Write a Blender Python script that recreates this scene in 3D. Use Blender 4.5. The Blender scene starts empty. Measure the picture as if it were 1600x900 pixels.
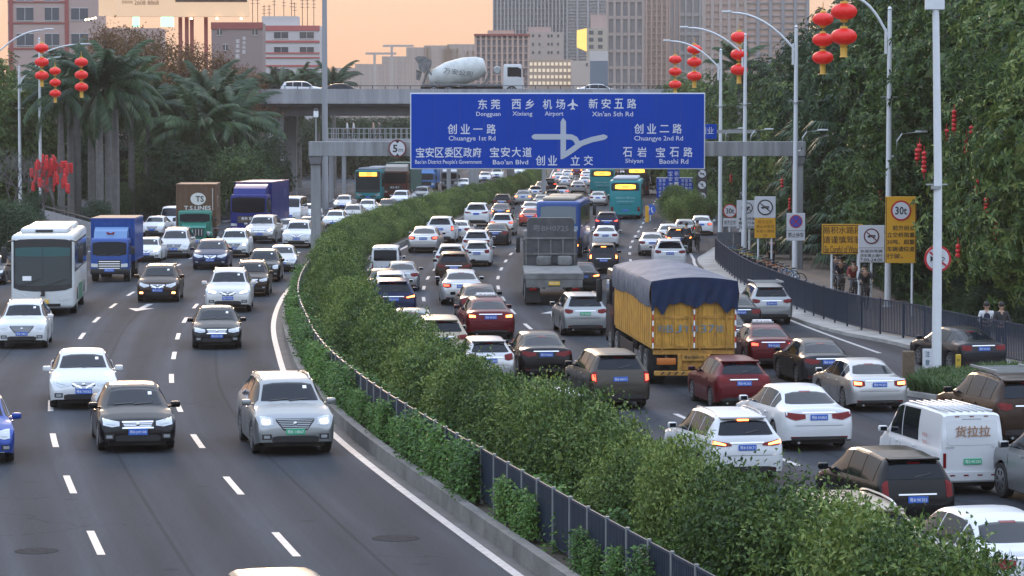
import bpy, bmesh, math, random
from mathutils import Vector, Matrix
from mathutils.bvhtree import BVHTree
from mathutils import noise as mnoise
random.seed(7)
SC = bpy.context.scene
COL = SC.collection
R = math.radians
PI = math.pi

# ------------------------------------------------------------------ camera
F_PX, H_CAM, Y_HOR = 4600.0, 7.8, 190.0
TH = math.atan((450 - Y_HOR) / F_PX)
cam_d = bpy.data.cameras.new('camera'); cam = bpy.data.objects.new('camera', cam_d); COL.objects.link(cam)
cam_d.sensor_width = 36.0; cam_d.lens = F_PX / 1600 * 36.0
cam_d.clip_start = 0.5; cam_d.clip_end = 9000
cam.location = (0, 0, H_CAM); cam.rotation_euler = (PI / 2 - TH, 0, 0)
SC.camera = cam

# ------------------------------------------------------------------ world and sun
SUN_EL, SUN_AZ = 5.0, -8.0            # degrees; azimuth measured from +Y to the right
w = bpy.data.worlds.new('World'); SC.world = w; w.use_nodes = True
nt = w.node_tree; nt.nodes.clear()
sky = nt.nodes.new('ShaderNodeTexSky'); sky.sky_type = 'NISHITA'; sky.sun_disc = False
sky.sun_elevation = R(SUN_EL); sky.sun_rotation = R(SUN_AZ)
sky.altitude = 0; sky.air_density = 1.3; sky.dust_density = 4.0; sky.ozone_density = 2.0
bg = nt.nodes.new('ShaderNodeBackground'); bg.inputs['Strength'].default_value = 0.12
wo = nt.nodes.new('ShaderNodeOutputWorld')
tcw = nt.nodes.new('ShaderNodeTexCoord'); spw = nt.nodes.new('ShaderNodeSeparateXYZ'); nt.links.new(tcw.outputs['Generated'], spw.inputs[0])
def sky_ramp(stops):
    r_ = nt.nodes.new('ShaderNodeValToRGB'); e = r_.color_ramp.elements
    e[0].position, e[0].color = stops[0][0], (*stops[0][1], 1); e[1].position, e[1].color = stops[-1][0], (*stops[-1][1], 1)
    for p_, c_ in stops[1:-1]: q_ = e.new(p_); q_.color = (*c_, 1)
    nt.links.new(spw.outputs['Z'], r_.inputs[0]); return r_
west = sky_ramp([(0.0,(.45,.205,.095)), (.022,(.46,.25,.140)), (.05,(.43,.29,.19)), (.08,(.40,.29,.22)), (.12,(.34,.30,.28)), (.30,(.42,.45,.50)), (.55,(.78,.88,1.05)), (1.0,(.70,.86,1.18))])   # sunset side
east = sky_ramp([(0.0,(.30,.33,.39)), (.15,(.38,.43,.50)), (.5,(.70,.82,1.02)), (1.0,(.70,.86,1.18))])
azi = nt.nodes.new('ShaderNodeMapRange'); azi.inputs['From Min'].default_value = -.1; azi.inputs['From Max'].default_value = .7; nt.links.new(spw.outputs['Y'], azi.inputs['Value'])
mxw = nt.nodes.new('ShaderNodeMix'); mxw.data_type = 'RGBA'; nt.links.new(azi.outputs[0], mxw.inputs['Factor'])
nt.links.new(east.outputs[0], mxw.inputs['A']); nt.links.new(west.outputs[0], mxw.inputs['B'])
gain = nt.nodes.new('ShaderNodeMix'); gain.data_type = 'RGBA'; gain.blend_type = 'MULTIPLY'; gain.inputs['Factor'].default_value = 1; gain.clamp_result = False
SKY_GAIN = 8.5
gain.inputs['B'].default_value = (SKY_GAIN, SKY_GAIN, SKY_GAIN, 1); nt.links.new(mxw.outputs['Result'], gain.inputs['A'])
skm = nt.nodes.new('ShaderNodeMix'); skm.data_type = 'RGBA'; skm.inputs['Factor'].default_value = .97
nt.links.new(sky.outputs[0], skm.inputs['A']); nt.links.new(gain.outputs['Result'], skm.inputs['B'])
nt.links.new(skm.outputs['Result'], bg.inputs[0]); nt.links.new(bg.outputs[0], wo.inputs[0])
sun_d = bpy.data.lights.new('sun', 'SUN'); sun_d.energy = 0.5; sun_d.angle = R(12); sun_d.color = (1.0, 0.70, 0.45)
sun = bpy.data.objects.new('sun', sun_d); COL.objects.link(sun)
_sd = Vector((math.sin(R(SUN_AZ)) * math.cos(R(14)), math.cos(R(SUN_AZ)) * math.cos(R(14)), math.sin(R(14))))
sun.rotation_euler = _sd.to_track_quat('Z', 'Y').to_euler()
SC.view_settings.view_transform = 'Standard'; SC.view_settings.look = 'None'
SC.view_settings.exposure = 1.15; SC.view_settings.gamma = 1.0
SC.cycles.max_bounces = 5; SC.cycles.diffuse_bounces = 2; SC.cycles.glossy_bounces = 3
SC.cycles.transmission_bounces = 2; SC.cycles.transparent_max_bounces = 6; SC.cycles.volume_bounces = 0
SC.cycles.use_denoising = True

# ------------------------------------------------------------------ pixel <-> world
def ray(px, py):
    x = (px - 800) / F_PX; y = (450 - py) / F_PX
    return Vector((x, math.cos(TH) + y * math.sin(TH), -math.sin(TH) + y * math.cos(TH)))
def gp(px, py, z=0.0):
    d = ray(px, py); t = (z - H_CAM) / d.z
    return Vector((d.x * t, d.y * t, z))
def at(px, py, Y):
    d = ray(px, py); t = Y / d.y
    return Vector((d.x * t, Y, H_CAM + d.z * t))

# ------------------------------------------------------------------ materials
MATS = {}
def mat(name, col, rough=0.6, metal=0.0, coat=0.0, emit=None, estr=0.0, var=0.0, vscale=3.0, spec=0.5, bump=0.0, bscale=20.0, sub=0.0, col2=None, streak=False):
    if name in MATS: return MATS[name]
    m = bpy.data.materials.new(name); m.use_nodes = True; n = m.node_tree.nodes; l = m.node_tree.links
    b = n['Principled BSDF']
    b.inputs['Base Color'].default_value = (*col, 1); b.inputs['Roughness'].default_value = rough
    b.inputs['Metallic'].default_value = metal; b.inputs['Specular IOR Level'].default_value = spec
    if coat: b.inputs['Coat Weight'].default_value = coat; b.inputs['Coat Roughness'].default_value = 0.06
    if emit: b.inputs['Emission Color'].default_value = (*emit, 1); b.inputs['Emission Strength'].default_value = estr
    if var or bump or col2:
        tc = n.new('ShaderNodeTexCoord'); no = n.new('ShaderNodeTexNoise'); no.inputs['Scale'].default_value = vscale
        no.inputs['Detail'].default_value = 6; no.inputs['Roughness'].default_value = 0.65
        if streak:
            mpp = n.new('ShaderNodeMapping'); mpp.inputs['Scale'].default_value = (1.6, 1.6, .12); l.new(tc.outputs['Object'], mpp.inputs[0]); l.new(mpp.outputs[0], no.inputs['Vector'])
        else: l.new(tc.outputs['Object'], no.inputs['Vector'])
        cr = n.new('ShaderNodeValToRGB'); cr.color_ramp.elements[0].position = 0.3; cr.color_ramp.elements[1].position = 0.72
        a = col2 if col2 else tuple(max(0, c * (1 - var)) for c in col)
        c2 = col if col2 else tuple(min(1, c * (1 + var * .7)) for c in col)
        cr.color_ramp.elements[0].color = (*a, 1); cr.color_ramp.elements[1].color = (*c2, 1)
        l.new(no.outputs['Fac'], cr.inputs[0]); l.new(cr.outputs[0], b.inputs['Base Color'])
        if bump:
            n2 = n.new('ShaderNodeTexNoise'); n2.inputs['Scale'].default_value = bscale; n2.inputs['Detail'].default_value = 4
            l.new(tc.outputs['Object'], n2.inputs['Vector'])
            bp = n.new('ShaderNodeBump'); bp.inputs['Strength'].default_value = bump; bp.inputs['Distance'].default_value = 0.05
            l.new(n2.outputs['Fac'], bp.inputs['Height']); l.new(bp.outputs[0], b.inputs['Normal'])
    MATS[name] = m
    return m
def paint(key, col, metal=0.0, rough=0.32):
    nm = 'paint_' + key
    if nm in MATS: return MATS[nm]
    m = mat(nm, col, rough=rough, metal=metal, coat=0.10 if sum(col) < .2 else .3, spec=.2 if sum(col) < .2 else .35)
    n = m.node_tree.nodes; l = m.node_tree.links; b = n['Principled BSDF']
    # road dust that gathers low on the bodywork
    tc = n.new('ShaderNodeTexCoord'); sp = n.new('ShaderNodeSeparateXYZ'); l.new(tc.outputs['Object'], sp.inputs[0])
    mr = n.new('ShaderNodeMapRange'); mr.inputs['From Min'].default_value = 0.60; mr.inputs['From Max'].default_value = 0.15
    mr.inputs['To Min'].default_value = 0.0; mr.inputs['To Max'].default_value = 0.32 if sum(col) > .2 else .14; l.new(sp.outputs['Z'], mr.inputs['Value'])
    no = n.new('ShaderNodeTexNoise'); no.inputs['Scale'].default_value = 4; no.inputs['Detail'].default_value = 6; l.new(tc.outputs['Object'], no.inputs['Vector'])
    mu = n.new('ShaderNodeMath'); mu.operation = 'MULTIPLY'; l.new(mr.outputs[0], mu.inputs[0]); l.new(no.outputs['Fac'], mu.inputs[1])
    mx = n.new('ShaderNodeMix'); mx.data_type = 'RGBA'; mx.inputs['A'].default_value = (*col, 1); mx.inputs['B'].default_value = (.13, .12, .105, 1)
    l.new(mu.outputs[0], mx.inputs['Factor']); l.new(mx.outputs['Result'], b.inputs['Base Color'])
    ad = n.new('ShaderNodeMath'); ad.operation = 'ADD'; ad.inputs[1].default_value = rough; l.new(mu.outputs[0], ad.inputs[0]); l.new(ad.outputs[0], b.inputs['Roughness'])
    return m
PAINT = dict(white=((.55,.56,.57),0,.3), pearl=((.54,.53,.51),0,.3), silver=((.42,.42,.42),.75,.33), greysilver=((.27,.28,.285),.75,.34),
    black=((.005,.005,.006),0,.2), charcoal=((.022,.023,.027),.4,.3), brown=((.030,.016,.010),.4,.3), bronze=((.055,.048,.040),.6,.34),
    navy=((.008,.014,.05),.3,.28), blue=((.010,.045,.26),.2,.28), darkred=((.095,.005,.009),.3,.3), red=((.30,.03,.02),0,.3),
    beige=((.33,.28,.21),.4,.35), greygreen=((.20,.22,.20),.4,.35), teal=((.01,.22,.24),0,.4), truckblue=((.008,.06,.27),0,.42),
    deepblue=((.010,.018,.14),0,.42), green=((.006,.15,.105),0,.45), orange=((.52,.22,.012),0,.55), brownred=((.09,.022,.015),0,.45), busblue=((.02,.07,.25),.1,.35), coachwhite=((.58,.60,.60),0,.32), dull=((.15,.15,.15),0,.7), lightblue=((.05,.17,.40),0,.4))
def pt(key):
    c, m, r = PAINT[key]; return paint(key, c, m, r)
GLASS = mat('window_glass', (.006,.009,.014), rough=.05, spec=.22, coat=0)
GLASSB = mat('bus_glass', (.02,.03,.034), rough=.08, spec=.5)
RUBBER = mat('rubber', (.018,.018,.018), rough=.85)
BLACKPL = mat('black_plastic', (.014,.014,.015), rough=.55)
RIM = mat('alloy_rim', (.38,.38,.39), rough=.35, metal=.9)
CHROME = mat('chrome', (.72,.72,.74), rough=.14, metal=1)
LAMPG = mat('headlight_glass', (.42,.44,.45), rough=.12, metal=.35, coat=.8)
LAMPON = mat('headlight_lit', (.9,.9,.85), rough=.3, emit=(1,.95,.82), estr=9)
FOGON = mat('fog_lit', (.9,.6,.3), rough=.3, emit=(1,.38,.10), estr=5)
TAILR = mat('tail_glass', (.15,.003,.005), rough=.2, coat=.1, spec=.2)
TAILW = mat('tail_clear', (.45,.40,.40), rough=.15, coat=.9)
TAILON = mat('tail_lit', (.8,.05,.03), rough=.3, emit=(1,.05,.02), estr=3.2)
TAILHOT = mat('tail_lit_hot', (.9,.2,.1), rough=.3, emit=(1,.20,.04), estr=6.0)
PLATEB = mat('plate_blue', (.04,.13,.50), rough=.45)
PLATEG = mat('plate_green', (.05,.38,.20), rough=.45)
PLATEY = mat('plate_yellow', (.75,.45,.03), rough=.45)
LETW = mat('lettering_white', (.8,.8,.8), rough=.5)
LETK = mat('lettering_black', (.015,.015,.018), rough=.5)
LETR = mat('lettering_red', (.45,.03,.02), rough=.5)
METAL = mat('galvanised_metal', (.36,.38,.39), rough=.42, metal=.6, var=.15)
POLEW = mat('pole_white', (.62,.64,.66), rough=.45, var=.06)
CONC = mat('concrete', (.33,.32,.30), rough=.9, var=.35, vscale=.8, bump=.3)
CONCD = mat('concrete_dark', (.15,.15,.155), rough=.9, var=.3, vscale=.5)
LED = mat('led_sign', (.9,.4,.05), rough=.4, emit=(1,.38,.03), estr=2.6)
LEDR = mat('led_sign_red', (.9,.2,.05), rough=.4, emit=(1,.12,.02), estr=2.4)

# ------------------------------------------------------------------ mesh building
class MB:
    def __init__(s): s.v = []; s.f = []
    def add(s, vs, fs):
        o = len(s.v); s.v += [tuple(v) for v in vs]; s.f += [tuple(i + o for i in f) for f in fs]; return s
    def box(s, x0, x1, y0, y1, z0, z1):
        return s.add([(x0,y0,z0),(x1,y0,z0),(x1,y1,z0),(x0,y1,z0),(x0,y0,z1),(x1,y0,z1),(x1,y1,z1),(x0,y1,z1)],
                     [(0,3,2,1),(4,5,6,7),(0,1,5,4),(1,2,6,5),(2,3,7,6),(3,0,4,7)])
    def rbox(s, x0, x1, y0, y1, z0, z1, b=.03, seg=2):
        bm = bmesh.new(); bmesh.ops.create_cube(bm, size=1)
        for v in bm.verts: v.co = Vector(((x0+x1)/2 + v.co.x*(x1-x0), (y0+y1)/2 + v.co.y*(y1-y0), (z0+z1)/2 + v.co.z*(z1-z0)))
        bmesh.ops.bevel(bm, geom=bm.edges[:], offset=b, segments=seg, profile=.5, affect='EDGES')
        bm.verts.index_update(); s.add([v.co.copy() for v in bm.verts], [[v.index for v in f.verts] for f in bm.faces]); bm.free(); return s
    def tube(s, pts, r, n=8, cap=True):
        pts = [Vector(p) for p in pts]; rs = r if isinstance(r, (list, tuple)) else [r] * len(pts)
        vs = []; fs = []; up0 = None
        for i, p in enumerate(pts):
            d = (pts[min(i+1, len(pts)-1)] - pts[max(i-1, 0)])
            d = d.normalized() if d.length > 1e-9 else Vector((0,0,1))
            a = Vector((0,0,1)) if abs(d.z) < .9 else Vector((1,0,0))
            if up0 is not None and abs(up0.dot(d)) < .95: a = up0
            u = d.cross(a).normalized(); q = d.cross(u).normalized(); up0 = -q if False else a
            for k in range(n):
                t = 2*PI*k/n; vs.append(p + (u*math.cos(t) + q*math.sin(t)) * rs[i])
        for i in range(len(pts)-1):
            for k in range(n):
                a = i*n+k; b = i*n+(k+1) % n; fs.append((a, b, b+n, a+n))
        if cap: fs.append(tuple(range(n-1, -1, -1))); fs.append(tuple((len(pts)-1)*n + k for k in range(n)))
        return s.add(vs, fs)
    def lathe(s, prof, n=16, c=(0,0,0), axis='Z'):
        vs = []; fs = []
        for (r, h) in prof:
            for k in range(n):
                t = 2*PI*k/n
                if axis == 'Z': p = (c[0]+r*math.cos(t), c[1]+r*math.sin(t), c[2]+h)
                elif axis == 'X': p = (c[0]+h, c[1]+r*math.cos(t), c[2]+r*math.sin(t))
                else: p = (c[0]+r*math.cos(t), c[1]+h, c[2]+r*math.sin(t))
                vs.append(p)
        for i in range(len(prof)-1):
            for k in range(n):
                a = i*n+k; b = i*n+(k+1) % n; fs.append((a, b, b+n, a+n))
        fs.append(tuple(range(n-1, -1, -1))); fs.append(tuple((len(prof)-1)*n + k for k in range(n)))
        return s.add(vs, fs)
    def prism(s, poly, y0, y1):                  # polygon in XZ, extruded along Y
        n = len(poly); vs = [(x, y0, z) for x, z in poly] + [(x, y1, z) for x, z in poly]
        fs = [tuple(range(n)), tuple(range(2*n-1, n-1, -1))] + [(i, i+n, (i+1) % n + n, (i+1) % n) for i in range(n)]
        return s.add(vs, fs)
    def prismx(s, poly, x0, x1):                 # polygon in YZ, extruded along X
        n = len(poly); vs = [(x0, y, z) for y, z in poly] + [(x1, y, z) for y, z in poly]
        fs = [tuple(range(n-1, -1, -1)), tuple(range(n, 2*n))] + [((i+1) % n, (i+1) % n + n, i+n, i) for i in range(n)]
        return s.add(vs, fs)
    def xf(s, M):
        s.v = [tuple(M @ Vector(v)) for v in s.v]; return s
    def join(s, o): return s.add(o.v, o.f)
    def mesh(s, name, m=None, smooth=None):
        me = bpy.data.meshes.new(name); me.from_pydata(s.v, [], s.f); me.update()
        bm = bmesh.new(); bm.from_mesh(me); bmesh.ops.recalc_face_normals(bm, faces=bm.faces); bm.to_mesh(me); bm.free()
        if smooth is not None:
            me.shade_smooth(); me.set_sharp_from_angle(angle=R(smooth))
        me.materials.append(m)
        return me
    def build(s, name, m, parent=None, loc=None, smooth=None):
        return link(name, s.mesh(name, m, smooth), parent, loc)
def link(name, data, parent=None, loc=None, rot=None, m=None):
    o = bpy.data.objects.new(name, data); COL.objects.link(o)
    if parent is not None: o.parent = parent
    if loc is not None: o.location = loc
    if rot is not None: o.rotation_euler = rot
    if m is not None:
        o.material_slots[0].link = 'OBJECT'; o.material_slots[0].material = m
    return o
def tag(o, label=None, cat=None, group=None, kind=None):
    if label: o['label'] = label
    if cat: o['category'] = cat
    if group: o['group'] = group
    if kind: o['kind'] = kind
    return o
def thing(name, label, cat, loc=(0,0,0), rz=0.0, group=None, scale=1.0):
    o = link(name, None, None, loc, (0,0,rz)); o.empty_display_size = .2
    if scale != 1.0: o.scale = (scale,)*3
    return tag(o, label, cat, group)
# a part recipe: (name, mesh, material key or material, [sub recipes], location)
def place(recipe, root, mats={}, skip=()):
    for (nm, me, mk, subs, loc) in recipe:
        if nm in skip: continue
        o = link(nm, me, root, loc, None, mats.get(mk, mk) if not isinstance(mk, str) else mats.get(mk, MATS.get(mk)))
        place(subs, o, mats, skip)

# ------------------------------------------------------------------ lettering
TXT = {}; TMP = bpy.data.scenes.new('scratch')
def scratch(o):
    TMP.collection.objects.link(o); vl = TMP.view_layers[0]; vl.update(); return vl.depsgraph
def text_mb(s, size, w=None, bold=0.0, ext=0.004, spacing=1.0):
    """letters as MB in the XZ plane, centred on the origin, facing -Y"""
    key = (s, bold, spacing)
    if key not in TXT:
        c = bpy.data.curves.new('txt', 'FONT'); c.body = s; c.size = 1; c.align_x = 'CENTER'; c.align_y = 'CENTER'
        c.offset = bold; c.resolution_u = 2; c.space_character = spacing
        o = bpy.data.objects.new('txt', c); dg = scratch(o)
        me = bpy.data.meshes.new_from_object(o.evaluated_get(dg))
        vs = [v.co.copy() for v in me.vertices]; fs = [tuple(p.vertices) for p in me.polygons]
        bpy.data.objects.remove(o); bpy.data.curves.remove(c); bpy.data.meshes.remove(me)
        if vs:
            x0 = min(v.x for v in vs); x1 = max(v.x for v in vs); y0 = min(v.y for v in vs); y1 = max(v.y for v in vs)
        else: x0 = x1 = y0 = y1 = 0
        TXT[key] = (vs, fs, x0, x1, y0, y1)
    vs, fs, x0, x1, y0, y1 = TXT[key]
    h = max(y1 - y0, 1e-6); sc = size / h if '\n' not in s else size / h
    sx = sc if w is None else w / max(x1 - x0, 1e-6)
    cx = (x0+x1)/2; cy = (y0+y1)/2
    m = MB(); m.add([((v.x-cx)*sx, -ext, (v.y-cy)*sc) for v in vs], fs)
    return m
def move(m, x=0, y=0, z=0, rz=0):
    return m.xf(Matrix.Translation((x, y, z)) @ Matrix.Rotation(rz, 4, 'Z'))

# ------------------------------------------------------------------ road alignment
def interp(tab, y):
    if y <= tab[0][0]:
        a, b = tab[0], tab[1]; return a[1] + (b[1]-a[1])/(b[0]-a[0])*(y-a[0])
    for i in range(len(tab)-1):
        if y <= tab[i+1][0]:
            y0, x0 = tab[i]; y1, x1 = tab[i+1]
            m0 = (x1-x0)/(y1-y0) if i == 0 else (x1-tab[i-1][1])/(y1-tab[i-1][0])
            m1 = (x1-x0)/(y1-y0) if i+2 >= len(tab) else (tab[i+2][1]-x0)/(tab[i+2][0]-y0)
            t = (y-y0)/(y1-y0); h = y1-y0
            return (2*t**3-3*t**2+1)*x0 + (t**3-2*t**2+t)*h*m0 + (-2*t**3+3*t**2)*x1 + (t**3-t**2)*h*m1
    a, b = tab[-2], tab[-1]; return b[1] + (b[1]-a[1])/(b[0]-a[0])*(y-b[0])
BT = [(20,16.6),(40,12.1),(50,9.9),(67,6.4),(76,4.75),(87,3.1),(100,1.7),(112,.6),(124,-.15),(136,-.6),(147,-.7),(161,-.45),(175,0),(191,.8),(217,2.5),(246,4.3),(274,6.1),(301,7.8),(323,9.0),(352,10.3),(400,12.0),(454,13.2),(600,16.5),(1500,40)]
MT = [(0,2.8),(140,2.8),(160,3.7),(185,4.7),(256,4.5),(307,3.2),(400,3.0),(1500,3)]
def B(y): return interp(BT, y)
def L(y): return B(y) - 7 - interp(MT, y)
def slopeB(y): return (B(y+1)-B(y-1))/2
def slopeL(y): return (L(y+1)-L(y-1))/2
# ------------------------------------------------------------------ cars: one lofted shell, everything else laid on it
def lerp(a, b, t): return a + (b-a)*t
def keyf(keys, y, i):
    if y <= keys[0][0]: return keys[0][i]
    for a, b in zip(keys, keys[1:]):
        if y <= b[0]: return lerp(a[i], b[i], (y-a[0])/max(1e-9, b[0]-a[0]))
    return keys[-1][i]
class Shell:
    def __init__(s, spec):
        s.p = spec; L_, W = spec['L'], spec['W']; s.hL = L_/2; s.hW = W/2
        hL = s.hL; s.keys = spec['keys']
        n = 96; ys = [-hL + L_*k/n for k in range(n+1)]
        for e in (.012, .03): ys += [-hL+e, hL-e]
        ys = sorted(ys); s.ys = ys
        secs = [s.section(y) for y in ys]; m = MB(); N = len(secs[0])
        full = []
        for y, sec in zip(ys, secs):
            row = [(-x, y, z) for x, z in sec] + [(x, y, z) for x, z in reversed(sec[:-1])]
            full += row
        K = 2*N-1; fs = []
        for i in range(len(ys)-1):
            for k in range(K-1):
                a = i*K+k; fs.append((a, a+1, a+1+K, a+K))
        fs.append(tuple(range(K))); fs.append(tuple((len(ys)-1)*K+k for k in range(K-1, -1, -1)))
        s.mb = MB().add(full, fs)
        s.bvh = BVHTree.FromPolygons([Vector(v) for v in full], fs)
    def sm(s, y, i, d=.05):
        return sum(keyf(s.keys, y+o, i)*wt for o, wt in ((-d,.25),(0,.5),(d,.25)))
    def plan(s, y):
        e = s.hL - abs(y)
        fr = s.p.get('corner_f', .42) if y > 0 else s.p.get('corner_r', .3)
        t = min(1, e/fr); tip = s.p.get('tip', .80)
        return tip + (1-tip)*math.sqrt(max(0, 1-(1-t)**2))
    def belt(s, y): return s.p['belt'] + s.p.get('rise', .02)*(-y/s.hL)
    def section(s, y):
        zt = s.sm(y, 1); wr = s.sm(y, 2); w = s.hW*s.plan(y); gc = s.p['gc']; e = s.hL-abs(y)
        gcl = gc + (.10*(1-min(1, e/.5)))
        zl = gcl
        for yw in s.p['wy']:
            d = abs(y-yw); Ra = s.p['wr']+.055
            if d < Ra: zl = max(zl, s.p['wr'] + math.sqrt(Ra*Ra-d*d)*1.0)
        zsh = min(s.p['sh'], zt-.06); zb = min(s.belt(y), zt-.03)
        wr = min(wr, w*.93); ze = zt - s.p.get('crown', .045)
        zb = min(zb, ze-.005) if ze-.005 > zsh else zb; ze = max(ze, zb+.004)
        z1 = max(zl+.02, min(.42, zsh-.06)); z2 = max(z1+.01, lerp(z1, zsh, .5)); z3 = max(z2+.005, zsh)
        zb = max(zb, z3+.004); ze = max(ze, zb+.004); zt = max(zt, ze+.006)
        ti = .955 if s.p.get('box') is None else 1.0
        pts = [(w*(ti+.015), zl), (w*.992, z1), (w*1.0, z2), (w*.985, z3), (w*.955, lerp(z3, zb, .7)), (w*.925, zb)]
        for t in (.33, .66): pts.append((lerp(w*.925, wr, t)+.018, lerp(zb, ze, t)))
        pts += [(wr, ze), (wr*.86, lerp(ze, zt, .62)), (wr*.5, lerp(ze, zt, .93)), (0, zt)]
        return pts
    def ze(s, y): return s.section(y)[8][1]
    def top(s, y): return s.sm(y, 1)
    def cast(s, axis, u, v):
        if axis == 'f': o, d = Vector((u, 9, v)), Vector((0,-1,0))
        elif axis == 'r': o, d = Vector((u, -9, v)), Vector((0,1,0))
        elif axis == 'L': o, d = Vector((-5, u, v)), Vector((1,0,0))
        elif axis == 'R': o, d = Vector((5, u, v)), Vector((-1,0,0))
        else: o, d = Vector((u, v, 6)), Vector((0,0,-1))
        h = s.bvh.ray_cast(o, d)
        if h[0] is None:
            q = s.bvh.find_nearest(o + d*(9-s.hL if axis in 'fr' else 5-s.hW)); return q[0], -d
        return h[0], -d
    def patch(s, axis, cols, off=.006, nv=4, sub=3, skirt=.03, mb=None):
        """cols: list of (u, vtop, vbot); refined and laid on the shell"""
        cc = []
        for a, b in zip(cols, cols[1:]):
            for k in range(sub): t = k/sub; cc.append(tuple(lerp(a[i], b[i], t) for i in range(3)))
        cc.append(cols[-1]); n = len(cc); rows = nv+1
        V = []; 
        for (u, vt, vb) in cc:
            for j in range(rows):
                p, nrm = s.cast(axis, u, lerp(vt, vb, j/nv)); V.append((p, nrm))
        out = [p + nr*off for p, nr in V]; fs = []
        for i in range(n-1):
            for j in range(nv):
                a = i*rows+j; fs.append((a, a+1, a+1+rows, a+rows))
        ring = [i*rows for i in range(n)] + [(n-1)*rows+j for j in range(1, rows)] + [i*rows+nv for i in range(n-2, -1, -1)] + [j for j in range(nv-1, 0, -1)]
        base = len(out)
        for r_ in ring: out.append(V[r_][0] - V[r_][1]*skirt)
        m_ = len(ring)
        for k in range(m_): fs.append((ring[k], ring[(k+1) % m_], base+(k+1) % m_, base+k))
        t = MB().add(out, fs)
        if mb is not None: mb.join(t); return mb
        return t
def mirror_cols(cols): return [(-u, a, b) for (u, a, b) in reversed(cols)]
def rect(x0, x1, zt, zb): return [(x0, zt, zb), (x1, zt, zb)]

def wheel_parts(r, wdt, side):
    t = MB().lathe([(r*.60, -wdt/2), (r*.93, -wdt/2), (r, -wdt/2+.03), (r, wdt/2-.03), (r*.93, wdt/2), (r*.60, wdt/2)], 24, axis='X')
    rm = MB().lathe([(r*.62, .0), (r*.66, .01), (r*.66, .02)], 24, (side*(wdt/2-.015), 0, 0), 'X') if False else MB()
    x0, x1 = side*(wdt/2-.05), side*(wdt/2+.004)
    rm.lathe([(r*.12, x1-side*.006), (r*.12, x1)], 10, axis='X')
    for k in range(7):
        a = 2*PI*k/7
        M = Matrix.Rotation(a, 4, 'X')
        b = MB().box(min(x0, x1), max(x0, x1), -.03, .03, 0.03, r*.64).xf(M); rm.join(b)
    # outer lip
    ring = MB(); n = 24; vs = []; fs = []
    for k in range(n):
        a = 2*PI*k/n
        for (rr, xx) in ((r*.62, x1), (r*.70, x1), (r*.70, x0), (r*.62, x0)): vs.append((xx, rr*math.cos(a), rr*math.sin(a)))
    for k in range(n):
        for j in range(4): fs.append((k*4+j, k*4+(j+1) % 4, ((k+1) % n)*4+(j+1) % 4, ((k+1) % n)*4+j))
    rm.add(vs, fs)
    return t.mesh('tyre', None, 35), rm.mesh('rim', None, 35)

SED = dict(L=4.7, W=1.80, H=1.46, gc=.19, sh=.78, belt=.945, rise=.035, wy=(-1.36, 1.36), wr=.325,
  keys=[(-2.35,.60,.62),(-2.335,.72,.68),(-2.28,.97,.71),(-2.20,1.045,.70),(-1.72,1.085,.66),(-.98,1.385,.55),(-.70,1.44,.57),(-.15,1.465,.585),(.28,1.445,.585),(.52,1.395,.575),(1.30,1.00,.66),(1.80,.90,.68),(2.14,.79,.68),(2.28,.69,.66),(2.34,.58,.62),(2.35,.5,.6)])
SUV = dict(L=4.62, W=1.86, H=1.68, gc=.24, sh=.92, belt=1.09, rise=.05, wy=(-1.33, 1.35), wr=.36, tip=.84,
  keys=[(-2.31,.66,.70),(-2.295,.84,.72),(-2.24,1.10,.73),(-2.16,1.19,.71),(-1.84,1.575,.61),(-1.62,1.64,.60),(-.9,1.685,.61),(-.1,1.69,.62),(.34,1.655,.615),(.55,1.605,.605),(1.24,1.15,.70),(1.70,1.07,.73),(2.08,.97,.74),(2.22,.87,.72),(2.29,.72,.68),(2.31,.6,.66)])
HAT = dict(L=4.12, W=1.72, H=1.49, gc=.19, sh=.80, belt=.96, rise=.05, wy=(-1.24, 1.24), wr=.31, tip=.80,
  keys=[(-2.06,.60,.62),(-2.045,.75,.66),(-1.98,.99,.67),(-1.90,1.06,.65),(-1.52,1.38,.54),(-1.35,1.435,.54),(-.7,1.485,.56),(-.1,1.495,.565),(.25,1.465,.565),(.45,1.42,.555),(1.12,1.02,.63),(1.52,.93,.65),(1.82,.82,.66),(1.98,.70,.63),(2.05,.58,.6),(2.06,.5,.58)])
MPV = dict(L=4.55, W=1.77, H=1.64, gc=.19, sh=.86, belt=1.02, rise=.05, wy=(-1.33, 1.36), wr=.32, tip=.83,
  keys=[(-2.275,.62,.68),(-2.26,.80,.70),(-2.22,1.04,.71),(-2.16,1.14,.69),(-1.95,1.52,.60),(-1.80,1.585,.59),(-.9,1.64,.60),(0,1.645,.60),(.45,1.59,.595),(.70,1.52,.585),(1.50,1.04,.67),(1.80,.94,.68),(2.08,.82,.68),(2.20,.70,.66),(2.265,.58,.62),(2.275,.5,.6)])
MVN = dict(L=4.45, W=1.65, H=1.96, gc=.22, sh=.95, belt=1.12, rise=.0, wy=(-1.30, 1.45), wr=.30, tip=.90, corner_r=.12, crown=.05,
  keys=[(-2.225,.62,.74),(-2.22,1.1,.74),(-2.205,1.78,.70),(-2.16,1.88,.68),(-2.0,1.93,.68),(-.6,1.96,.68),(.7,1.94,.675),(.98,1.88,.66),(1.25,1.70,.65),(1.80,1.16,.69),(2.00,1.02,.70),(2.15,.90,.70),(2.21,.72,.68),(2.225,.6,.66)])
SPECS = dict(sedan=SED, suv=SUV, hatch=HAT, mpv=MPV, microvan=MVN)
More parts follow.
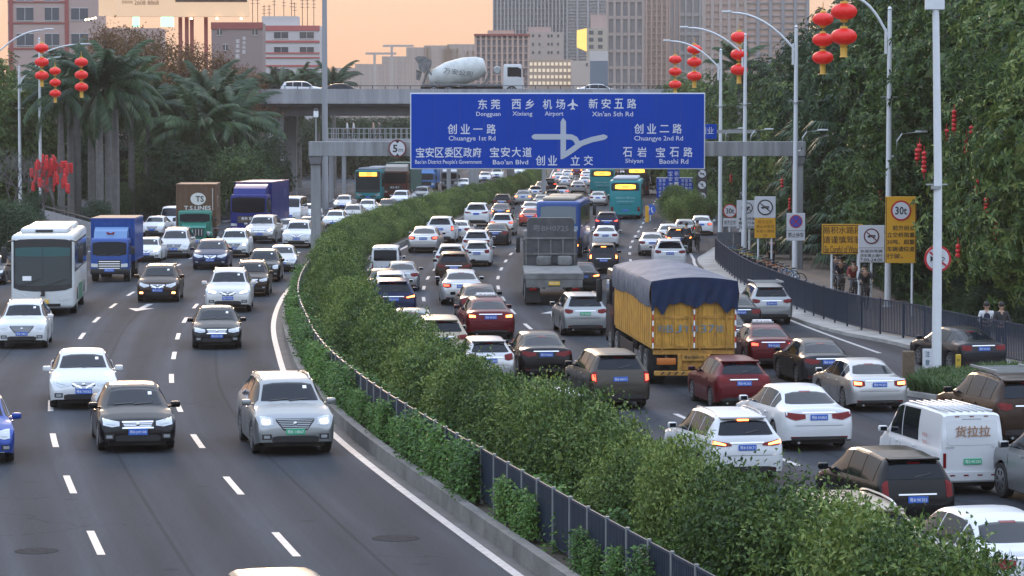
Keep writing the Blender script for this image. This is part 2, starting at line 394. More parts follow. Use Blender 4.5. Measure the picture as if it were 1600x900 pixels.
# the heights of the glass ends, per body: windscreen (y top, y bottom), rear window (y top, y bottom), side windows (list of y spans)
GL = dict(sedan=((.50,1.27),(-.98,-1.70),[(.02,1.10),(-.88,-.04),(-1.30,-.94)]),
          suv=((.53,1.21),(-1.83,-2.15),[(.02,1.05),(-.92,-.05),(-1.66,-.98)]),
          hatch=((.43,1.10),(-1.50,-1.89),[(.02,.95),(-.86,-.05),(-1.34,-.92)]),
          mpv=((.70,1.46),(-1.93,-2.15),[(.05,1.28),(-.88,-.02),(-1.72,-.94)]),
          microvan=((1.00,1.78),(-2.195,-2.215),[(.55,1.35),(-.62,.48),(-1.98,-.70)]))
RECIPES = {}
def car_recipe(kind, front=0, rear=0, rails=False, deco=''):
    key = (kind, front, rear, rails, deco)
    if key in RECIPES: return RECIPES[key]
    sp = SPECS[kind]; S = Shell(sp); hL, hW = S.hL, S.hW; rec = []
    def P(nm, mb, mk, subs=None, smooth=40, loc=(0,0,0)):
        r_ = (nm, mb.mesh(nm, None, smooth), mk, subs or [], loc); rec.append(r_); return r_
    body = MB(); body.join(S.mb)
    P('body', body, 'PAINT', smooth=48)
    # underbody with wheel wells
    ub = MB(); g = sp['gc']; a, b = sp['wy']; r_ = sp['wr']
    ub.box(-hW+.24, hW-.24, -hL+.22, hL-.22, g-.02, sp['sh']-.12)
    ub.box(-hW+.07, hW-.07, a+r_+.08, b-r_-.08, g-.03, g+.12)
    P('underbody', ub, BLACKPL, smooth=30)
    (wt, wb), (rt, rb), sides = GL[kind]
    # windscreen
    zt, zb = S.top(wt)-.035, S.top(wb)+.02; wt_, wb_ = S.sm(wt, 2)*.93, S.sm(wb, 2)*.97
    P('windscreen', S.patch('f', [(-wb_*.99, zb+.02, zb), (-wt_, zt-.045, zb+.0), (-wt_*.6, zt-.008, zb+.005), (0, zt, zb+.01), (wt_*.6, zt-.008, zb+.005), (wt_, zt-.045, zb), (wb_*.99, zb+.02, zb)], off=.012, nv=8), GLASS)
    P('inspection_sticker', S.patch('f', rect(-wt_*.78, -wt_*.62, zt-.07, zt-.13), off=.016, nv=1, sub=2, skirt=.004), LETW)
    wp = MB()
    for x0 in (-.42, .05): wp.join(S.patch('f', [(x0, zb+.05, zb+.035), (x0+.44, zb+.02, zb+.004)], off=.03, nv=1, sub=4, skirt=.012))
    P('wiper', wp, BLACKPL)
    if kind == 'microvan':
        P('rear_window', S.patch('r', [(-.62, 1.72, 1.22), (-.56, 1.76, 1.18), (.56, 1.76, 1.18), (.62, 1.72, 1.22)], off=.008), 'PAINT' if deco == 'van' else GLASS)
    else:
        zt, zb = S.top(rt)-.03, S.top(rb)+.0; wt_, wb_ = S.sm(rt, 2)*.93, S.sm(rb, 2)*.95
        dz = .02 if kind == 'sedan' else 0
        P('rear_window', S.patch('r', [(-wb_, zb+.03, zb+.01), (-wt_, zt-.05, zb+.0), (-wt_*.6, zt-.012, zb-.0), (0, zt, zb), (wt_*.6, zt-.012, zb), (wt_, zt-.05, zb), (wb_, zb+.03, zb+.01)], off=.012, nv=8), GLASS)
    for sd, ax in ((-1, 'L'), (1, 'R')):
        for i, (y0, y1) in enumerate(sides):
            if deco == 'van' and i == 2: continue
            cols = []
            for k in range(9):
                y = lerp(y0, y1, k/8); t_ = S.ze(y)-.035; b_ = S.belt(y)+.025
                if t_ < b_+.012: t_ = b_+.012
                cols.append((y, t_, b_))
            P('side_window', S.patch(ax, cols, off=.008, nv=4, sub=1, skirt=.02), GLASS)
        # door seams and handles
        dm = MB()
        for y in (sides[0][0]-.03, sides[1][0]-.0, sides[0][1]-.10):
            z1 = S.belt(y)+.0; dm.join(S.patch(ax, [(y-.009, z1, sp['gc']+.12), (y+.009, z1, sp['gc']+.12)], off=.003, nv=5, sub=1, skirt=.01))
        P('door_seam', dm, BLACKPL)
        for y in (sides[0][0]+.12, sides[1][0]+.12):
            P('door_handle', S.patch(ax, rect(y, y+.2, S.belt(y)-.10, S.belt(y)-.135), off=.03, nv=1), 'PAINT')
        cy = GL[kind][0][1]-.22; zz = S.belt(cy)+.07; x_ = hW*.93
        mm = MB().rbox(min(sd*(x_+.02), sd*(x_+.24)), max(sd*(x_+.02), sd*(x_+.24)), cy-.07, cy+.07, zz-.06, zz+.085, .04)
        mg = MB().box(min(sd*(x_+.05), sd*(x_+.21)), max(sd*(x_+.05), sd*(x_+.21)), cy-.076, cy-.068, zz-.035, zz+.06)
        mm.box(min(sd*(x_-.08), sd*(x_+.05)), max(sd*(x_-.08), sd*(x_+.05)), cy-.03, cy+.03, zz-.05, zz-.01)
        P('wing_mirror', mm, 'MIRROR', [('mirror_glass', mg.mesh('mirror_glass', None), GLASS, [], (0,0,0))])
        for yw in sp['wy']:
            ty, rm = WH.setdefault((sp['wr'], sd), wheel_parts(sp['wr'], .21, sd))
            rec.append(('wheel', ty, RUBBER, [('rim', rm, RIM, [], (0,0,0))], (sd*(hW-.115), yw, sp['wr'])))
    if rails:
        rl = None
        for sd in (-1, 1):
            pts = []
            for k in range(9):
                y = lerp(-1.55, .35, k/8); w_ = S.sm(y, 2)
                pts.append((sd*(w_*.93), y, S.ze(y)+.02+(.045 if 0 < k < 8 else 0)))
            P('roof_rail', MB().tube(pts, .018, 6), CHROME if rails == 'chrome' else BLACKPL)
        if rails == 'rack':
            rk = MB()
            for y in (-1.3, -.8, -.3, .2): rk.box(-.62, .62, y-.02, y+.02, 1.75, 1.79)
            for x in (-.62, .62): rk.box(x-.025, x+.025, -1.5, .35, 1.77, 1.82)
            P('roof_rack', rk, METAL)
    # ---- front face
    hz = S.top(hL-.22); hw = hW
    big = kind in ('suv',); up = dict(sedan=0, suv=.13, hatch=.01, mpv=.04, microvan=.12)[kind]
    gt, gb = .735+up, .585+up
    H_ = [[(.40*hw/.9+.02, .735, .64), (.60, .765, .615), (.80, .80, .66)], [(.36, .72, .645), (.58, .755, .60), (.84*hw/.93, .805, .70)],
          [(.50, .76, .61), (.64, .79, .575), (.78, .80, .60)]][front % 3]
    hc = [(u*hw/.9, t+up, b_+up) for u, t, b_ in H_]
    for sg in (1, -1):
        cols = hc if sg == 1 else mirror_cols(hc)
        inner = [(lerp(hc[0][0], hc[-1][0], .25), lerp(hc[0][1], hc[0][2], .35)+.01, lerp(hc[0][1], hc[0][2], .75)), (lerp(hc[0][0], hc[-1][0], .8), lerp(hc[-1][1], hc[-1][2], .3), lerp(hc[-1][1], hc[-1][2], .8))]
        if sg == -1: inner = mirror_cols(inner)
        lamp = S.patch('f', inner, off=.022, nv=3)
        P('headlight', S.patch('f', cols, off=.010, nv=5), LAMPG, [('lamp', lamp.mesh('lamp', None, 40), 'HLAMP', [], (0,0,0))])
        fz = .40+up*.5
        fog = S.patch('f', rect(sg*.66-.07, sg*.66+.07, fz+.035, fz-.035), off=.02)
        P('fog_light', S.patch('f', rect(sg*.66-.11, sg*.66+.11, fz+.06, fz-.06), off=.008), BLACKPL, [('lamp', fog.mesh('lamp', None, 40), 'FLAMP', [], (0,0,0))])
    gw = (.36, .31, .43)[front % 3]*hw/.9
    if front == 2: gb -= .085; gt += .01
    cols = [(-gw, gt, gb+.02), (0, gt+.01, gb-.01), (gw, gt, gb+.02)] if front != 1 else [(-gw, gt, gb+.06), (-gw*.6, gt, gb-.03), (gw*.6, gt, gb-.03), (gw, gt, gb+.06)]
    if front == 2: cols = [(-gw, gt, gt-.05), (-gw*.62, gt, gb-.02), (gw*.62, gt, gb-.02), (gw, gt, gt-.05)]
    bars = MB(); nb = (4, 3, 6)[front % 3]
    for k in range(nb):
        z = lerp(gt-.02, gb+.03, k/(nb-1)); f_ = 1-(.12 if front != 2 else .34)*k/(nb-1)
        bars.join(S.patch('f', rect(-gw*f_*.96, gw*f_*.96, z+.007, z-.007), off=.02, nv=1, sub=8, skirt=.01))
    if front == 1:        # bright V
        for sg in (1, -1):
            c = [(sg*gw*.18, gb+.035, gb-.015), (sg*gw*.98, gt-.0, gt-.05)]
            bars.join(S.patch('f', c if sg == 1 else list(reversed(c)), off=.028, nv=1, sub=6, skirt=.02))
    if front == 0:
        for z in (gt-.005, gb+.012): bars.join(S.patch('f', rect(-gw, gw, z+.014, z-.014), off=.026, nv=1, sub=8, skirt=.02))
    em = MB().lathe([(.05, 0), (.055, .012), (.03, .02)], 16, (0, S.cast('f', 0, (gt+gb)/2)[0].y+.012, (gt+gb)/2), 'Y')
    P('grille', S.patch('f', cols, off=.006, nv=3, sub=5), BLACKPL, [('grille_bars', bars.mesh('grille_bars', None, 40), 'GRILLE', [], (0,0,0)), ('emblem', em.mesh('emblem', None, 30), CHROME, [], (0,0,0))])
    il = .43+up*.4; iw = .52*hw/.9
    lo = S.patch('f', [(-iw, il-.03, il-.13), (-iw*.8, il, il-.15), (iw*.8, il, il-.15), (iw, il-.03, il-.13)], off=.006, nv=3, sub=4)
    P('lower_intake', lo, BLACKPL)
    if kind in ('suv',) or front == 2:
        P('bumper_trim', S.patch('f', rect(-.62, .62, .30+up*.3, .26+up*.3), off=.02, nv=1, sub=8), METAL)
    # ---- plates
    def plate(axis, z, nm='number_plate'):
        y = S.cast(axis, 0, z)[0].y; sg = 1 if axis == 'f' else -1
        for dz in (-.06, .06): 
            q = S.cast(axis, 0, z+dz)[0].y; y = max(y, q) if sg == 1 else min(y, q)
        y += sg*.012
        pl = MB().rbox(-.22, .22, min(y, y+sg*.012), max(y, y+sg*.012), z-.07, z+.07, .004, 1)
        tx = text_mb('粤B·' + PLT[key[1] if axis == 'f' else (key[2]+3) % 7], .085, w=.38)
        tx = move(tx, 0, 0, 0, PI) if axis == 'f' else tx
        tx = move(tx, 0, y+sg*.014, z)
        P(nm, pl, 'PLATE', [('plate_lettering', tx.mesh('plate_lettering', None), LETW, [], (0,0,0))], smooth=30)
    plate('f', (.50 if front != 2 else .49)+up*.7)
    rz = dict(sedan=.83, suv=.92, hatch=.80, mpv=.74, microvan=.80)[kind]
    plate('r', rz)
    # ---- rear face
    ru = dict(sedan=0, suv=.10, hatch=.02, mpv=.0, microvan=0)[kind]
    if kind == 'sedan':
        T = [[(.46, .93, .80), (.62, .95, .76), (.83, .96, .80)], [(.40, .90, .82), (.60, .93, .80), (.84, .97, .83)], [(.50, .95, .78), (.66, .97, .74), (.82, .98, .76)], [(.34, .90, .80), (.60, .93, .76), (.84, .96, .84)]][rear % 4]
    elif kind == 'suv':
        T = [[(.50, 1.07, .96), (.66, 1.10, .92), (.86, 1.12, .98)], [(.70, 1.14, .80), (.78, 1.14, .80), (.86, 1.12, .84)], [(.38, 1.02, .96), (.62, 1.06, .95), (.88, 1.12, .99)], [(.56, 1.10, .94), (.70, 1.12, .90), (.85, 1.12, .94)]][rear % 4]
    elif kind == 'microvan':
        T = [[(.72, 1.0, .66), (.76, 1.0, .66), (.80, 1.0, .66)]]*4; T = T[0]
    elif kind == 'mpv':
        T = [(.66, 1.14, .78), (.73, 1.12, .78), (.80, 1.06, .80)]
    else:
        T = [(.50, .99, .84), (.62, 1.02, .80), (.79, 1.04, .84)]
    T = [(u*hw/.92, a_, b_) for u, a_, b_ in T]
    for sg in (1, -1):
        cols = T if sg == 1 else mirror_cols(T)
        inn = [(lerp(T[0][0], T[-1][0], .28), lerp(T[0][1], T[0][2], .22), lerp(T[0][1], T[0][2], .80)), (lerp(T[0][0], T[-1][0], .9), lerp(T[-1][1], T[-1][2], .22), lerp(T[-1][1], T[-1][2], .80))]
        if sg == -1: inn = mirror_cols(inn)
        P('tail_light', S.patch('r', cols, off=.014, nv=5), TAILR, [('lamp', S.patch('r', inn, off=.024, nv=3, sub=5).mesh('lamp', None, 40), 'TLAMP', [], (0,0,0))])
        P('reflector', S.patch('r', rect(sg*.62-.09, sg*.62+.09, .37+ru*.5, .335+ru*.5), off=.012, nv=1), TAILR)
    if rear in (0, 2, 3) and kind != 'microvan':
        P('trim_strip', S.patch('r', rect(-.42, .42, rz+.125, rz+.095), off=.018, nv=1, sub=8), CHROME)
    if kind != 'microvan':
        P('lower_bumper', S.patch('r', [(-.70, .34+ru, .27+ru*.4), (-.5, .37+ru, .25+ru*.3), (.5, .37+ru, .25+ru*.3), (.70, .34+ru, .27+ru*.4)], off=.012, nv=3, sub=5), BLACKPL)
        sm = MB()
        sm.join(S.patch('r', rect(-.60, .60, .635+ru, .627+ru), off=.004, nv=1, sub=8, skirt=.01))
        P('boot_seam', sm, BLACKPL)
    else:
        P('bumper', S.patch('r', rect(-.74, .74, .56, .36), off=.05, nv=3, sub=6), 'PAINT')
        bm_ = MB()
        for x in (-.5, -.17, .17, .5): bm_.join(S.patch('r', rect(x-.06, x+.06, .50, .47), off=.058, nv=1, skirt=.01))
        for x in (-.35, 0, .35): bm_.join(S.patch('r', rect(x-.05, x+.05, 1.85, 1.83), off=.01, nv=1, skirt=.01))
        P('reflector_strip', bm_, TAILR)
        P('door_seam', S.patch('r', [(-.70, 1.78, 1.77), (.70, 1.78, 1.77)], off=.004, nv=1, skirt=.01), BLACKPL)
    # centre brake lamp under the roof edge
    zc = S.top(GL[kind][1][0])-.02
    if kind != 'microvan': P('brake_lamp', S.patch('r', rect(-.14, .14, zc+.0, zc-.028), off=.02, nv=1), 'CLAMP')
    if kind in ('suv', 'hatch', 'mpv'):
        yb = GL[kind][1][0]; zz = S.top(yb+.1)
        P('spoiler', MB().rbox(-.56, .56, yb-.12, yb+.16, zz-.035, zz+.015, .015), 'PAINT')
        P('rear_wiper', S.patch('r', [(-.02, S.top(GL[kind][1][1])+.06, S.top(GL[kind][1][1])+.03), (.34, S.top(GL[kind][1][1])+.12, S.top(GL[kind][1][1])+.10)], off=.03, nv=1, sub=4, skirt=.01), BLACKPL)
    P('exhaust', MB().lathe([(.032, -hL+.02), (.034, -hL+.2)], 10, (-.5, 0, sp['gc']+.03), 'Y'), METAL)
    if deco == 'taxi':
        z = S.top(-.1); t = text_mb('TAXI', .08, w=.5)
        P('taxi_sign', MB().rbox(-.34, .34, -.2, -.05, z-.01, z+.13, .02), LETW, [('sign_lettering', move(t, 0, -.205, z+.06).mesh('sign_lettering', None), LETR, [], (0,0,0))])
        P('roof_ad_board', MB().rbox(-.40, .40, -.30, -.22, z-.01, z+.07, .01), METAL)
    if deco == 'van':
        t = text_mb('货拉拉', .26, w=.86, bold=.02); t = move(t, 0, -hL-.012, 1.50)
        bx = MB()
        P('shop_lettering', t, mat('van_lettering', (.30,.17,.10), rough=.6))
        t = text_mb('瑞驰', .05, w=.2); t.join(move(text_mb('EC35', .045, w=.18), 1.1, 0, 0)); P('badge_lettering', move(t, -.55, -hL-.012, 1.13), METAL)
        for z in (1.35, 1.18): P('side_lettering', MB().join(move(text_mb('新能源' if z > 1.3 else '物流车', .10, w=.34), 0, -.0, 0, -PI/2)).xf(Matrix.Translation((-hW-.012, -1.3, z))), LETR)
        for k in range(7):
            x = -.54+.18*k; P('roof_rib', MB().rbox(x-.025, x+.025, -2.0, .6, 1.94, 1.975, .008, 1), 'PAINT')
    RECIPES[key] = rec
    return rec
PLT = ['JW108', '7A562', '14B67', '9K203', '40V11', 'E3K71', '5N863']
WH = {}
# ------------------------------------------------------------------ buses and lorries
class RShell(Shell):
    """a rounded box body that patches can be laid on"""
    def __init__(s, W, L_, z0, z1, b, rake=0.0, seg=3):
        s.hL, s.hW = L_/2, W/2; s.mb = MB().rbox(-W/2, W/2, -L_/2, L_/2, z0, z1, b, seg)
        if rake:
            s.mb.v = [(x, y - rake*max(0, (z-1.2))/(z1-1.2) if y > 0 else y + rake*.35*max(0, (z-1.2))/(z1-1.2), z) for x, y, z in s.mb.v]
        s.bvh = BVHTree.FromPolygons([Vector(v) for v in s.mb.v], [tuple(f) for f in s.mb.f])
def PP(rec, nm, mb, mk, subs=None, smooth=40, loc=(0,0,0)):
    r_ = (nm, mb.mesh(nm, None, smooth), mk, subs or [], loc); rec.append(r_); return r_
def big_wheels(rec, W, ys, r=.5, dual=()):
    for y in ys:
        for sd in (-1, 1):
            wd = .30 if y not in dual else .55
            ty, rm = WH.setdefault((r, wd, sd), wheel_parts(r, wd, sd))
            rec.append(('wheel', ty, RUBBER, [('rim', rm, METAL, [], (0,0,0))], (sd*(W/2-wd/2-.02), y, r)))
def plate_at(rec, y, z, sg, mk='PLATE', s='JT527', x=0):
    pl = MB().rbox(x-.24, x+.24, min(y, y+sg*.015), max(y, y+sg*.015), z-.08, z+.08, .004, 1)
    tx = text_mb('粤B·'+s, .09, w=.4); tx = move(tx, 0, 0, 0, PI) if sg > 0 else tx; tx = move(tx, x, y+sg*.018, z)
    PP(rec, 'number_plate', pl, mk, [('plate_lettering', tx.mesh('plate_lettering', None), LETW, [], (0,0,0))], 30)
def arch_black(rec, S, ys, r, g):
    m = MB()
    for y in ys:
        for ax in 'LR':
            cols = []
            for k in range(9):
                a = PI*k/8; cols.append((y - math.cos(a)*(r+.1), max(g+.03, r+math.sin(a)*(r+.1)), g+.01))
            m.join(S.patch(ax, cols, off=.004, nv=3, sub=1, skirt=.01))
    PP(rec, 'wheel_arch', m, BLACKPL)

def coach_recipe(kind):
    rec = []; Lb = 10.5 if kind != 'far' else 11
    S = RShell(2.5, Lb, .32, 3.28, .16, rake=.35); hL = Lb/2
    PP(rec, 'body', MB().join(S.mb), 'PAINT', smooth=50)
    ys = (2.9, -2.6); g = .32
    arch_black(rec, S, ys, .5, g); big_wheels(rec, 2.52, ys, .5, dual=(-2.6,))
    PP(rec, 'underbody', MB().box(-1.0, 1.0, -hL+.3, hL-.3, .25, .5), BLACKPL)
    # roof air conditioner
    PP(rec, 'roof_unit', MB().rbox(-.95, .95, .2, 3.9, 3.26, 3.50, .10, 3), 'ROOFU', [('vent', MB().rbox(-.35, .35, 3.86, 3.93, 3.33, 3.43, .01).mesh('vent', None), BLACKPL, [], (0,0,0))])
    PP(rec, 'roof_unit', MB().rbox(-.95, .95, -4.4, -1.2, 3.24, 3.50, .12, 3), 'ROOFU')
    # dark front mask with windscreen
    PP(rec, 'front_mask', S.patch('f', [(-1.16, 3.02, 1.15), (-.9, 3.08, 1.05), (-.35, 3.10, 1.0), (.35, 3.10, 1.0), (.9, 3.08, 1.05), (1.16, 3.02, 1.15)], off=.006, nv=8), BLACKPL)
    PP(rec, 'windscreen', S.patch('f', [(-1.10, 2.75, 1.30), (-.5, 2.78, 1.22), (.5, 2.78, 1.22), (1.10, 2.75, 1.30)], off=.02, nv=8), GLASSB)
    PP(rec, 'sun_band', S.patch('f', [(-1.09, 2.74, 2.42), (-.5, 2.77, 2.40), (.5, 2.77, 2.40), (1.09, 2.74, 2.42)], off=.027, nv=2), mat('tint_teal', (.01,.07,.075), rough=.3))
    PP(rec, 'glass_divider', S.patch('f', rect(-.012, .012, 2.76, 1.24), off=.028, nv=6, sub=1), BLACKPL)
    wp = MB()
    for x in (-.9, .1): wp.join(S.patch('f', [(x, 1.52, 1.48), (x+.75, 1.26, 1.22)], off=.05, nv=1, sub=3, skirt=.02))
    PP(rec, 'wiper', wp, BLACKPL)
    PP(rec, 'windscreen_card', S.patch('f', rect(.45, .80, 1.62, 1.44), off=.03, nv=1, skirt=.005), LETW)
    for sg in (1, -1):
        c = [(.62, .78, .68), (.8, .90, .62), (1.14, .98, .72)]
        PP(rec, 'headlight', S.patch('f', c if sg > 0 else mirror_cols(c), off=.012), LAMPG, [('lamp', S.patch('f', rect(sg*.88-.1, sg*.88+.1, .84, .70), off=.025).mesh('lamp', None), 'HLAMP', [], (0,0,0))])
    em = MB().prism([(-.09, -.1), (.10, -.1), (.04, .02), (.10, .10), (-.09, .10)], -.01, .02)
    PP(rec, 'emblem', em, BLACKPL, loc=(0, hL+.02, .92))
    PP(rec, 'lower_intake', S.patch('f', rect(-.7, .7, .52, .40), off=.01), BLACKPL)
    plate_at(rec, S.cast('f', 0, .60)[0].y+.02, .60, 1, PLATEY if kind == 'white' else 'PLATE')
    for sg in (1, -1):
        mm = MB().tube([(sg*1.05, hL-.45, 3.05), (sg*1.35, hL+.12, 3.0), (sg*1.52, hL+.1, 2.75)], .03, 6).rbox(min(sg*1.40, sg*1.62), max(sg*1.40, sg*1.62), hL+.02, hL+.16, 2.15, 2.8, .05)
        PP(rec, 'wing_mirror', mm, BLACKPL)
        ax = 'R' if sg > 0 else 'L'
        PP(rec, 'window_band', S.patch(ax, rect(-hL+.55, hL-.55, 2.95, 1.75), off=.004, nv=3, sub=10), BLACKPL)
        for k in range(6):
            y0 = -hL+.65+k*1.55
            PP(rec, 'side_window', S.patch(ax, rect(y0, y0+1.47, 2.88, 1.82), off=.014, nv=3, sub=3, skirt=.02), GLASSB)
        PP(rec, 'luggage_door', S.patch(ax, rect(-1.4, 1.9, 1.15, .45), off=.008, nv=2, sub=3, skirt=.01), 'STRIPE')
    # rear
    PP(rec, 'rear_window', S.patch('r', [(-1.0, 2.95, 2.0), (-.6, 3.0, 1.92), (.6, 3.0, 1.92), (1.0, 2.95, 2.0)], off=.012, nv=4), mat('coach_rear_glass', (.16,.20,.22), rough=.25) if kind == 'blue' else GLASSB)  # blue coach: pale curtain reflection put into the glass base colour
    if kind == 'blue':
        PP(rec, 'rear_panel', S.patch('r', [(-1.12, 1.86, 1.7), (-.8, 1.88, 1.05), (0, 1.9, .95), (.8, 1.88, 1.05), (1.12, 1.86, 1.7)], off=.008, nv=6), mat('panel_pale_blue', (.26,.33,.42), rough=.4))
    for sg in (1, -1):
        PP(rec, 'tail_light', S.patch('r', rect(sg*1.08-.09, sg*1.08+.09, 1.05, .70), off=.012), TAILR, [('lamp', S.patch('r', rect(sg*1.08-.06, sg*1.08+.06, .84, .73), off=.02).mesh('lamp', None), TAILHOT if sg > 0 else TAILR, [], (0,0,0))])
    PP(rec, 'rear_grille', S.patch('r', rect(-.55, .55, 1.25, .78), off=.012), BLACKPL)
    plate_at(rec, -hL+.0-.02, .58, -1)
    return rec
def citybus_recipe(kind):
    rec = []; Lb = 11.0; S = RShell(2.5, Lb, .30, 3.12, .13, rake=.12); hL = Lb/2
    PP(rec, 'body', MB().join(S.mb), 'PAINT', smooth=50)
    ys = (2.9, -2.4); arch_black(rec, S, ys, .5, .30); big_wheels(rec, 2.52, ys, .5, dual=(-2.4,))
    PP(rec, 'underbody', MB().box(-1.0, 1.0, -hL+.1, hL-.3, .22, .5), BLACKPL)
    RU = mat('roof_grey', (.30,.33,.38), rough=.5)
    PP(rec, 'roof_unit', MB().rbox(-1.0, 1.0, -5.35, -2.2, 3.10, 3.36, .12, 3), RU); PP(rec, 'roof_unit', MB().rbox(-1.0, 1.0, .6, 5.2, 3.10, 3.34, .12, 3), RU)
    for ax, sg in (('L', -1), ('R', 1)):
        PP(rec, 'window_band', S.patch(ax, rect(-hL+.5, hL-.5, 2.75, 1.45), off=.004, nv=3, sub=10), BLACKPL)
        for k in range(6):
            y0 = -hL+.6+k*1.62; PP(rec, 'side_window', S.patch(ax, rect(y0, y0+1.52, 2.68, 1.52), off=.014, nv=3, sub=3), GLASSB)
        PP(rec, 'wing_mirror', MB().tube([(sg*1.1, hL-.3, 2.85), (sg*1.4, hL+.1, 2.75)], .025, 6).rbox(min(sg*1.32, sg*1.5), max(sg*1.32, sg*1.5), hL+.04, hL+.14, 2.2, 2.75, .04), BLACKPL)
        PP(rec, 'tail_light', S.patch('r', rect(sg*1.06-.09, sg*1.06+.09, 1.0, .66), off=.012), TAILR)
        c = [(.62, .72, .60), (.9, .82, .56), (1.14, .86, .68)]
        PP(rec, 'headlight', S.patch('f', c if sg > 0 else mirror_cols(c), off=.012), LAMPG)
    # rear: black glass band carrying the destination sign
    PP(rec, 'rear_window', S.patch('r', [(-1.12, 2.80, 2.33), (-.95, 2.92, 2.28), (.95, 2.92, 2.28), (1.12, 2.80, 2.33)], off=.010, nv=4), GLASSB)
    ld = text_mb('高峰专线', .17, w=.62); ld = move(ld, -.0, -hL-.045, 2.60)
    PP(rec, 'destination_sign', S.patch('r', [(-.80, 2.74, 2.46), (-.5, 2.78, 2.43), (.5, 2.78, 2.43), (.80, 2.74, 2.46)], off=.022, nv=2), LED, [('sign_lettering', S.patch('r', rect(-.30, .26, 2.72, 2.48), off=.030, nv=1, skirt=.005).mesh('sign_lettering', None), LEDR, [], (0,0,0))])
    t = text_mb('低碳出行 绿色公交', .15, w=1.55); t.join(move(text_mb('新能源纯电动公交车', .12, w=1.4), 0, 0, -.28)); PP(rec, 'advert_lettering', move(t, 0, -hL-.016, 1.72), mat('lettering_pale', (.35,.55,.58), rough=.5))
    PP(rec, 'engine_grille', S.patch('r', rect(-.5, .5, 1.22, 1.19), off=.012, nv=1), BLACKPL)
    PP(rec, 'emblem', MB().lathe([(.12, 0), (.12, -.03)], 14, (0, -hL-.01, .92), 'Y'), CHROME)
    PP(rec, 'bumper', S.patch('r', rect(-1.15, 1.15, .60, .36), off=.03), 'PAINT')
    plate_at(rec, -hL-.03, .72, -1)
    # front
    PP(rec, 'front_mask', S.patch('f', [(-1.18, 2.98, 1.02), (-.9, 3.03, .9), (.9, 3.03, .9), (1.18, 2.98, 1.02)], off=.006, nv=8), BLACKPL)
    PP(rec, 'windscreen', S.patch('f', [(-1.10, 2.42, 1.25), (0, 2.45, 1.20), (1.10, 2.42, 1.25)], off=.02, nv=6), GLASSB)
    PP(rec, 'destination_sign', S.patch('f', rect(-.85, .85, 2.86, 2.52), off=.03, nv=2), LED, [('sign_lettering', S.patch('f', rect(-.4, .2, 2.84, 2.54), off=.038, nv=1, skirt=.005).mesh('sign_lettering', None), LEDR, [], (0,0,0))])
    PP(rec, 'lower_intake', S.patch('f', [(-.8, .66, .50), (0, .60, .42), (.8, .66, .50)], off=.012), BLACKPL)
    plate_at(rec, hL+.0, .50, 1)
    return rec
def cab(rec, W, y0, y1, z0, z1, b=.10, belt=1.55, deflector=None, mk='PAINT', rake=.22, grille=True, head_z=.85):
    """a forward-control cab between y0 (back) and y1 (front)"""
    Lc = y1-y0; S = RShell(W, Lc, z0, z1, b, rake=rake); c = (y0+y1)/2
    S.mb.v = [(x, y, z) for x, y, z in S.mb.v]
    def sh(mb): return move(mb, 0, c, 0)
    PP(rec, 'cab', sh(MB().join(S.mb)), mk, smooth=50)
    h = W/2-.1
    PP(rec, 'windscreen', sh(S.patch('f', [(-h, z1-.22, belt+.06), (-h*.6, z1-.17, belt), (h*.6, z1-.17, belt), (h, z1-.22, belt+.06)], off=.012, nv=6)), GLASS)
    if grille:
        gb = MB()
        for k in range(4):
            z = belt-.28-k*.11; gb.join(S.patch('f', rect(-h*.62, h*.62, z+.018, z-.018), off=.022, nv=1, sub=6, skirt=.01))
        PP(rec, 'grille', sh(S.patch('f', rect(-h*.68, h*.68, belt-.2, belt-.68), off=.008)), BLACKPL, [('grille_bars', sh(gb).mesh('grille_bars', None), 'GRILLE', [], (0,0,0))])
    for sg in (1, -1):
        cc = [(h*.68, head_z+.09, head_z-.08), (h+.06, head_z+.11, head_z-.06)]
        PP(rec, 'headlight', sh(S.patch('f', cc if sg > 0 else mirror_cols(cc), off=.014)), LAMPG)
        ax = 'R' if sg > 0 else 'L'
        PP(rec, 'side_window', sh(S.patch(ax, [(-Lc*.28, z1-.25, belt+.05), (Lc*.22, z1-.25, belt+.05), (Lc*.38, z1-.45, belt-.02)], off=.01)), GLASS)
        PP(rec, 'door_seam', sh(MB().join(S.patch(ax, rect(-Lc*.34, -Lc*.33, z1-.15, z0+.1), off=.004)).join(S.patch(ax, rect(Lc*.40, Lc*.41, belt, z0+.1), off=.004))), BLACKPL)
        x_ = sg*(W/2)
        PP(rec, 'wing_mirror', MB().tube([(x_, y1-.3, z1-.35), (x_+sg*.22, y1+.02, z1-.4)], .02, 6).rbox(min(x_+sg*.13, x_+sg*.32), max(x_+sg*.13, x_+sg*.32), y1-.04, y1+.05, belt+.05, z1-.4, .03), BLACKPL)
    PP(rec, 'bumper', MB().rbox(-W/2, W/2, y1-.14, y1+.06, z0-.12, head_z-.14, .05), BLACKPL if mk != 'PAINT' else 'BUMPER')
    wp = MB()
    for x in (-.5, .15): wp.join(S.patch('f', [(x, belt+.12, belt+.08), (x+.5, belt+.02, belt-.02)], off=.03, nv=1, sub=3, skirt=.01))
    PP(rec, 'wiper', sh(wp), BLACKPL)
    if deflector:
        d0, d1 = deflector; m = MB().prismx([(y0+.1, z1-.02), (y1-.55, z1-.02), (y1-.85, d0), (y0+.3, d1), (y0+.1, d1)], -W/2+.12, W/2-.12)
        PP(rec, 'wind_deflector', m, 'DEFL', smooth=30)
    return S
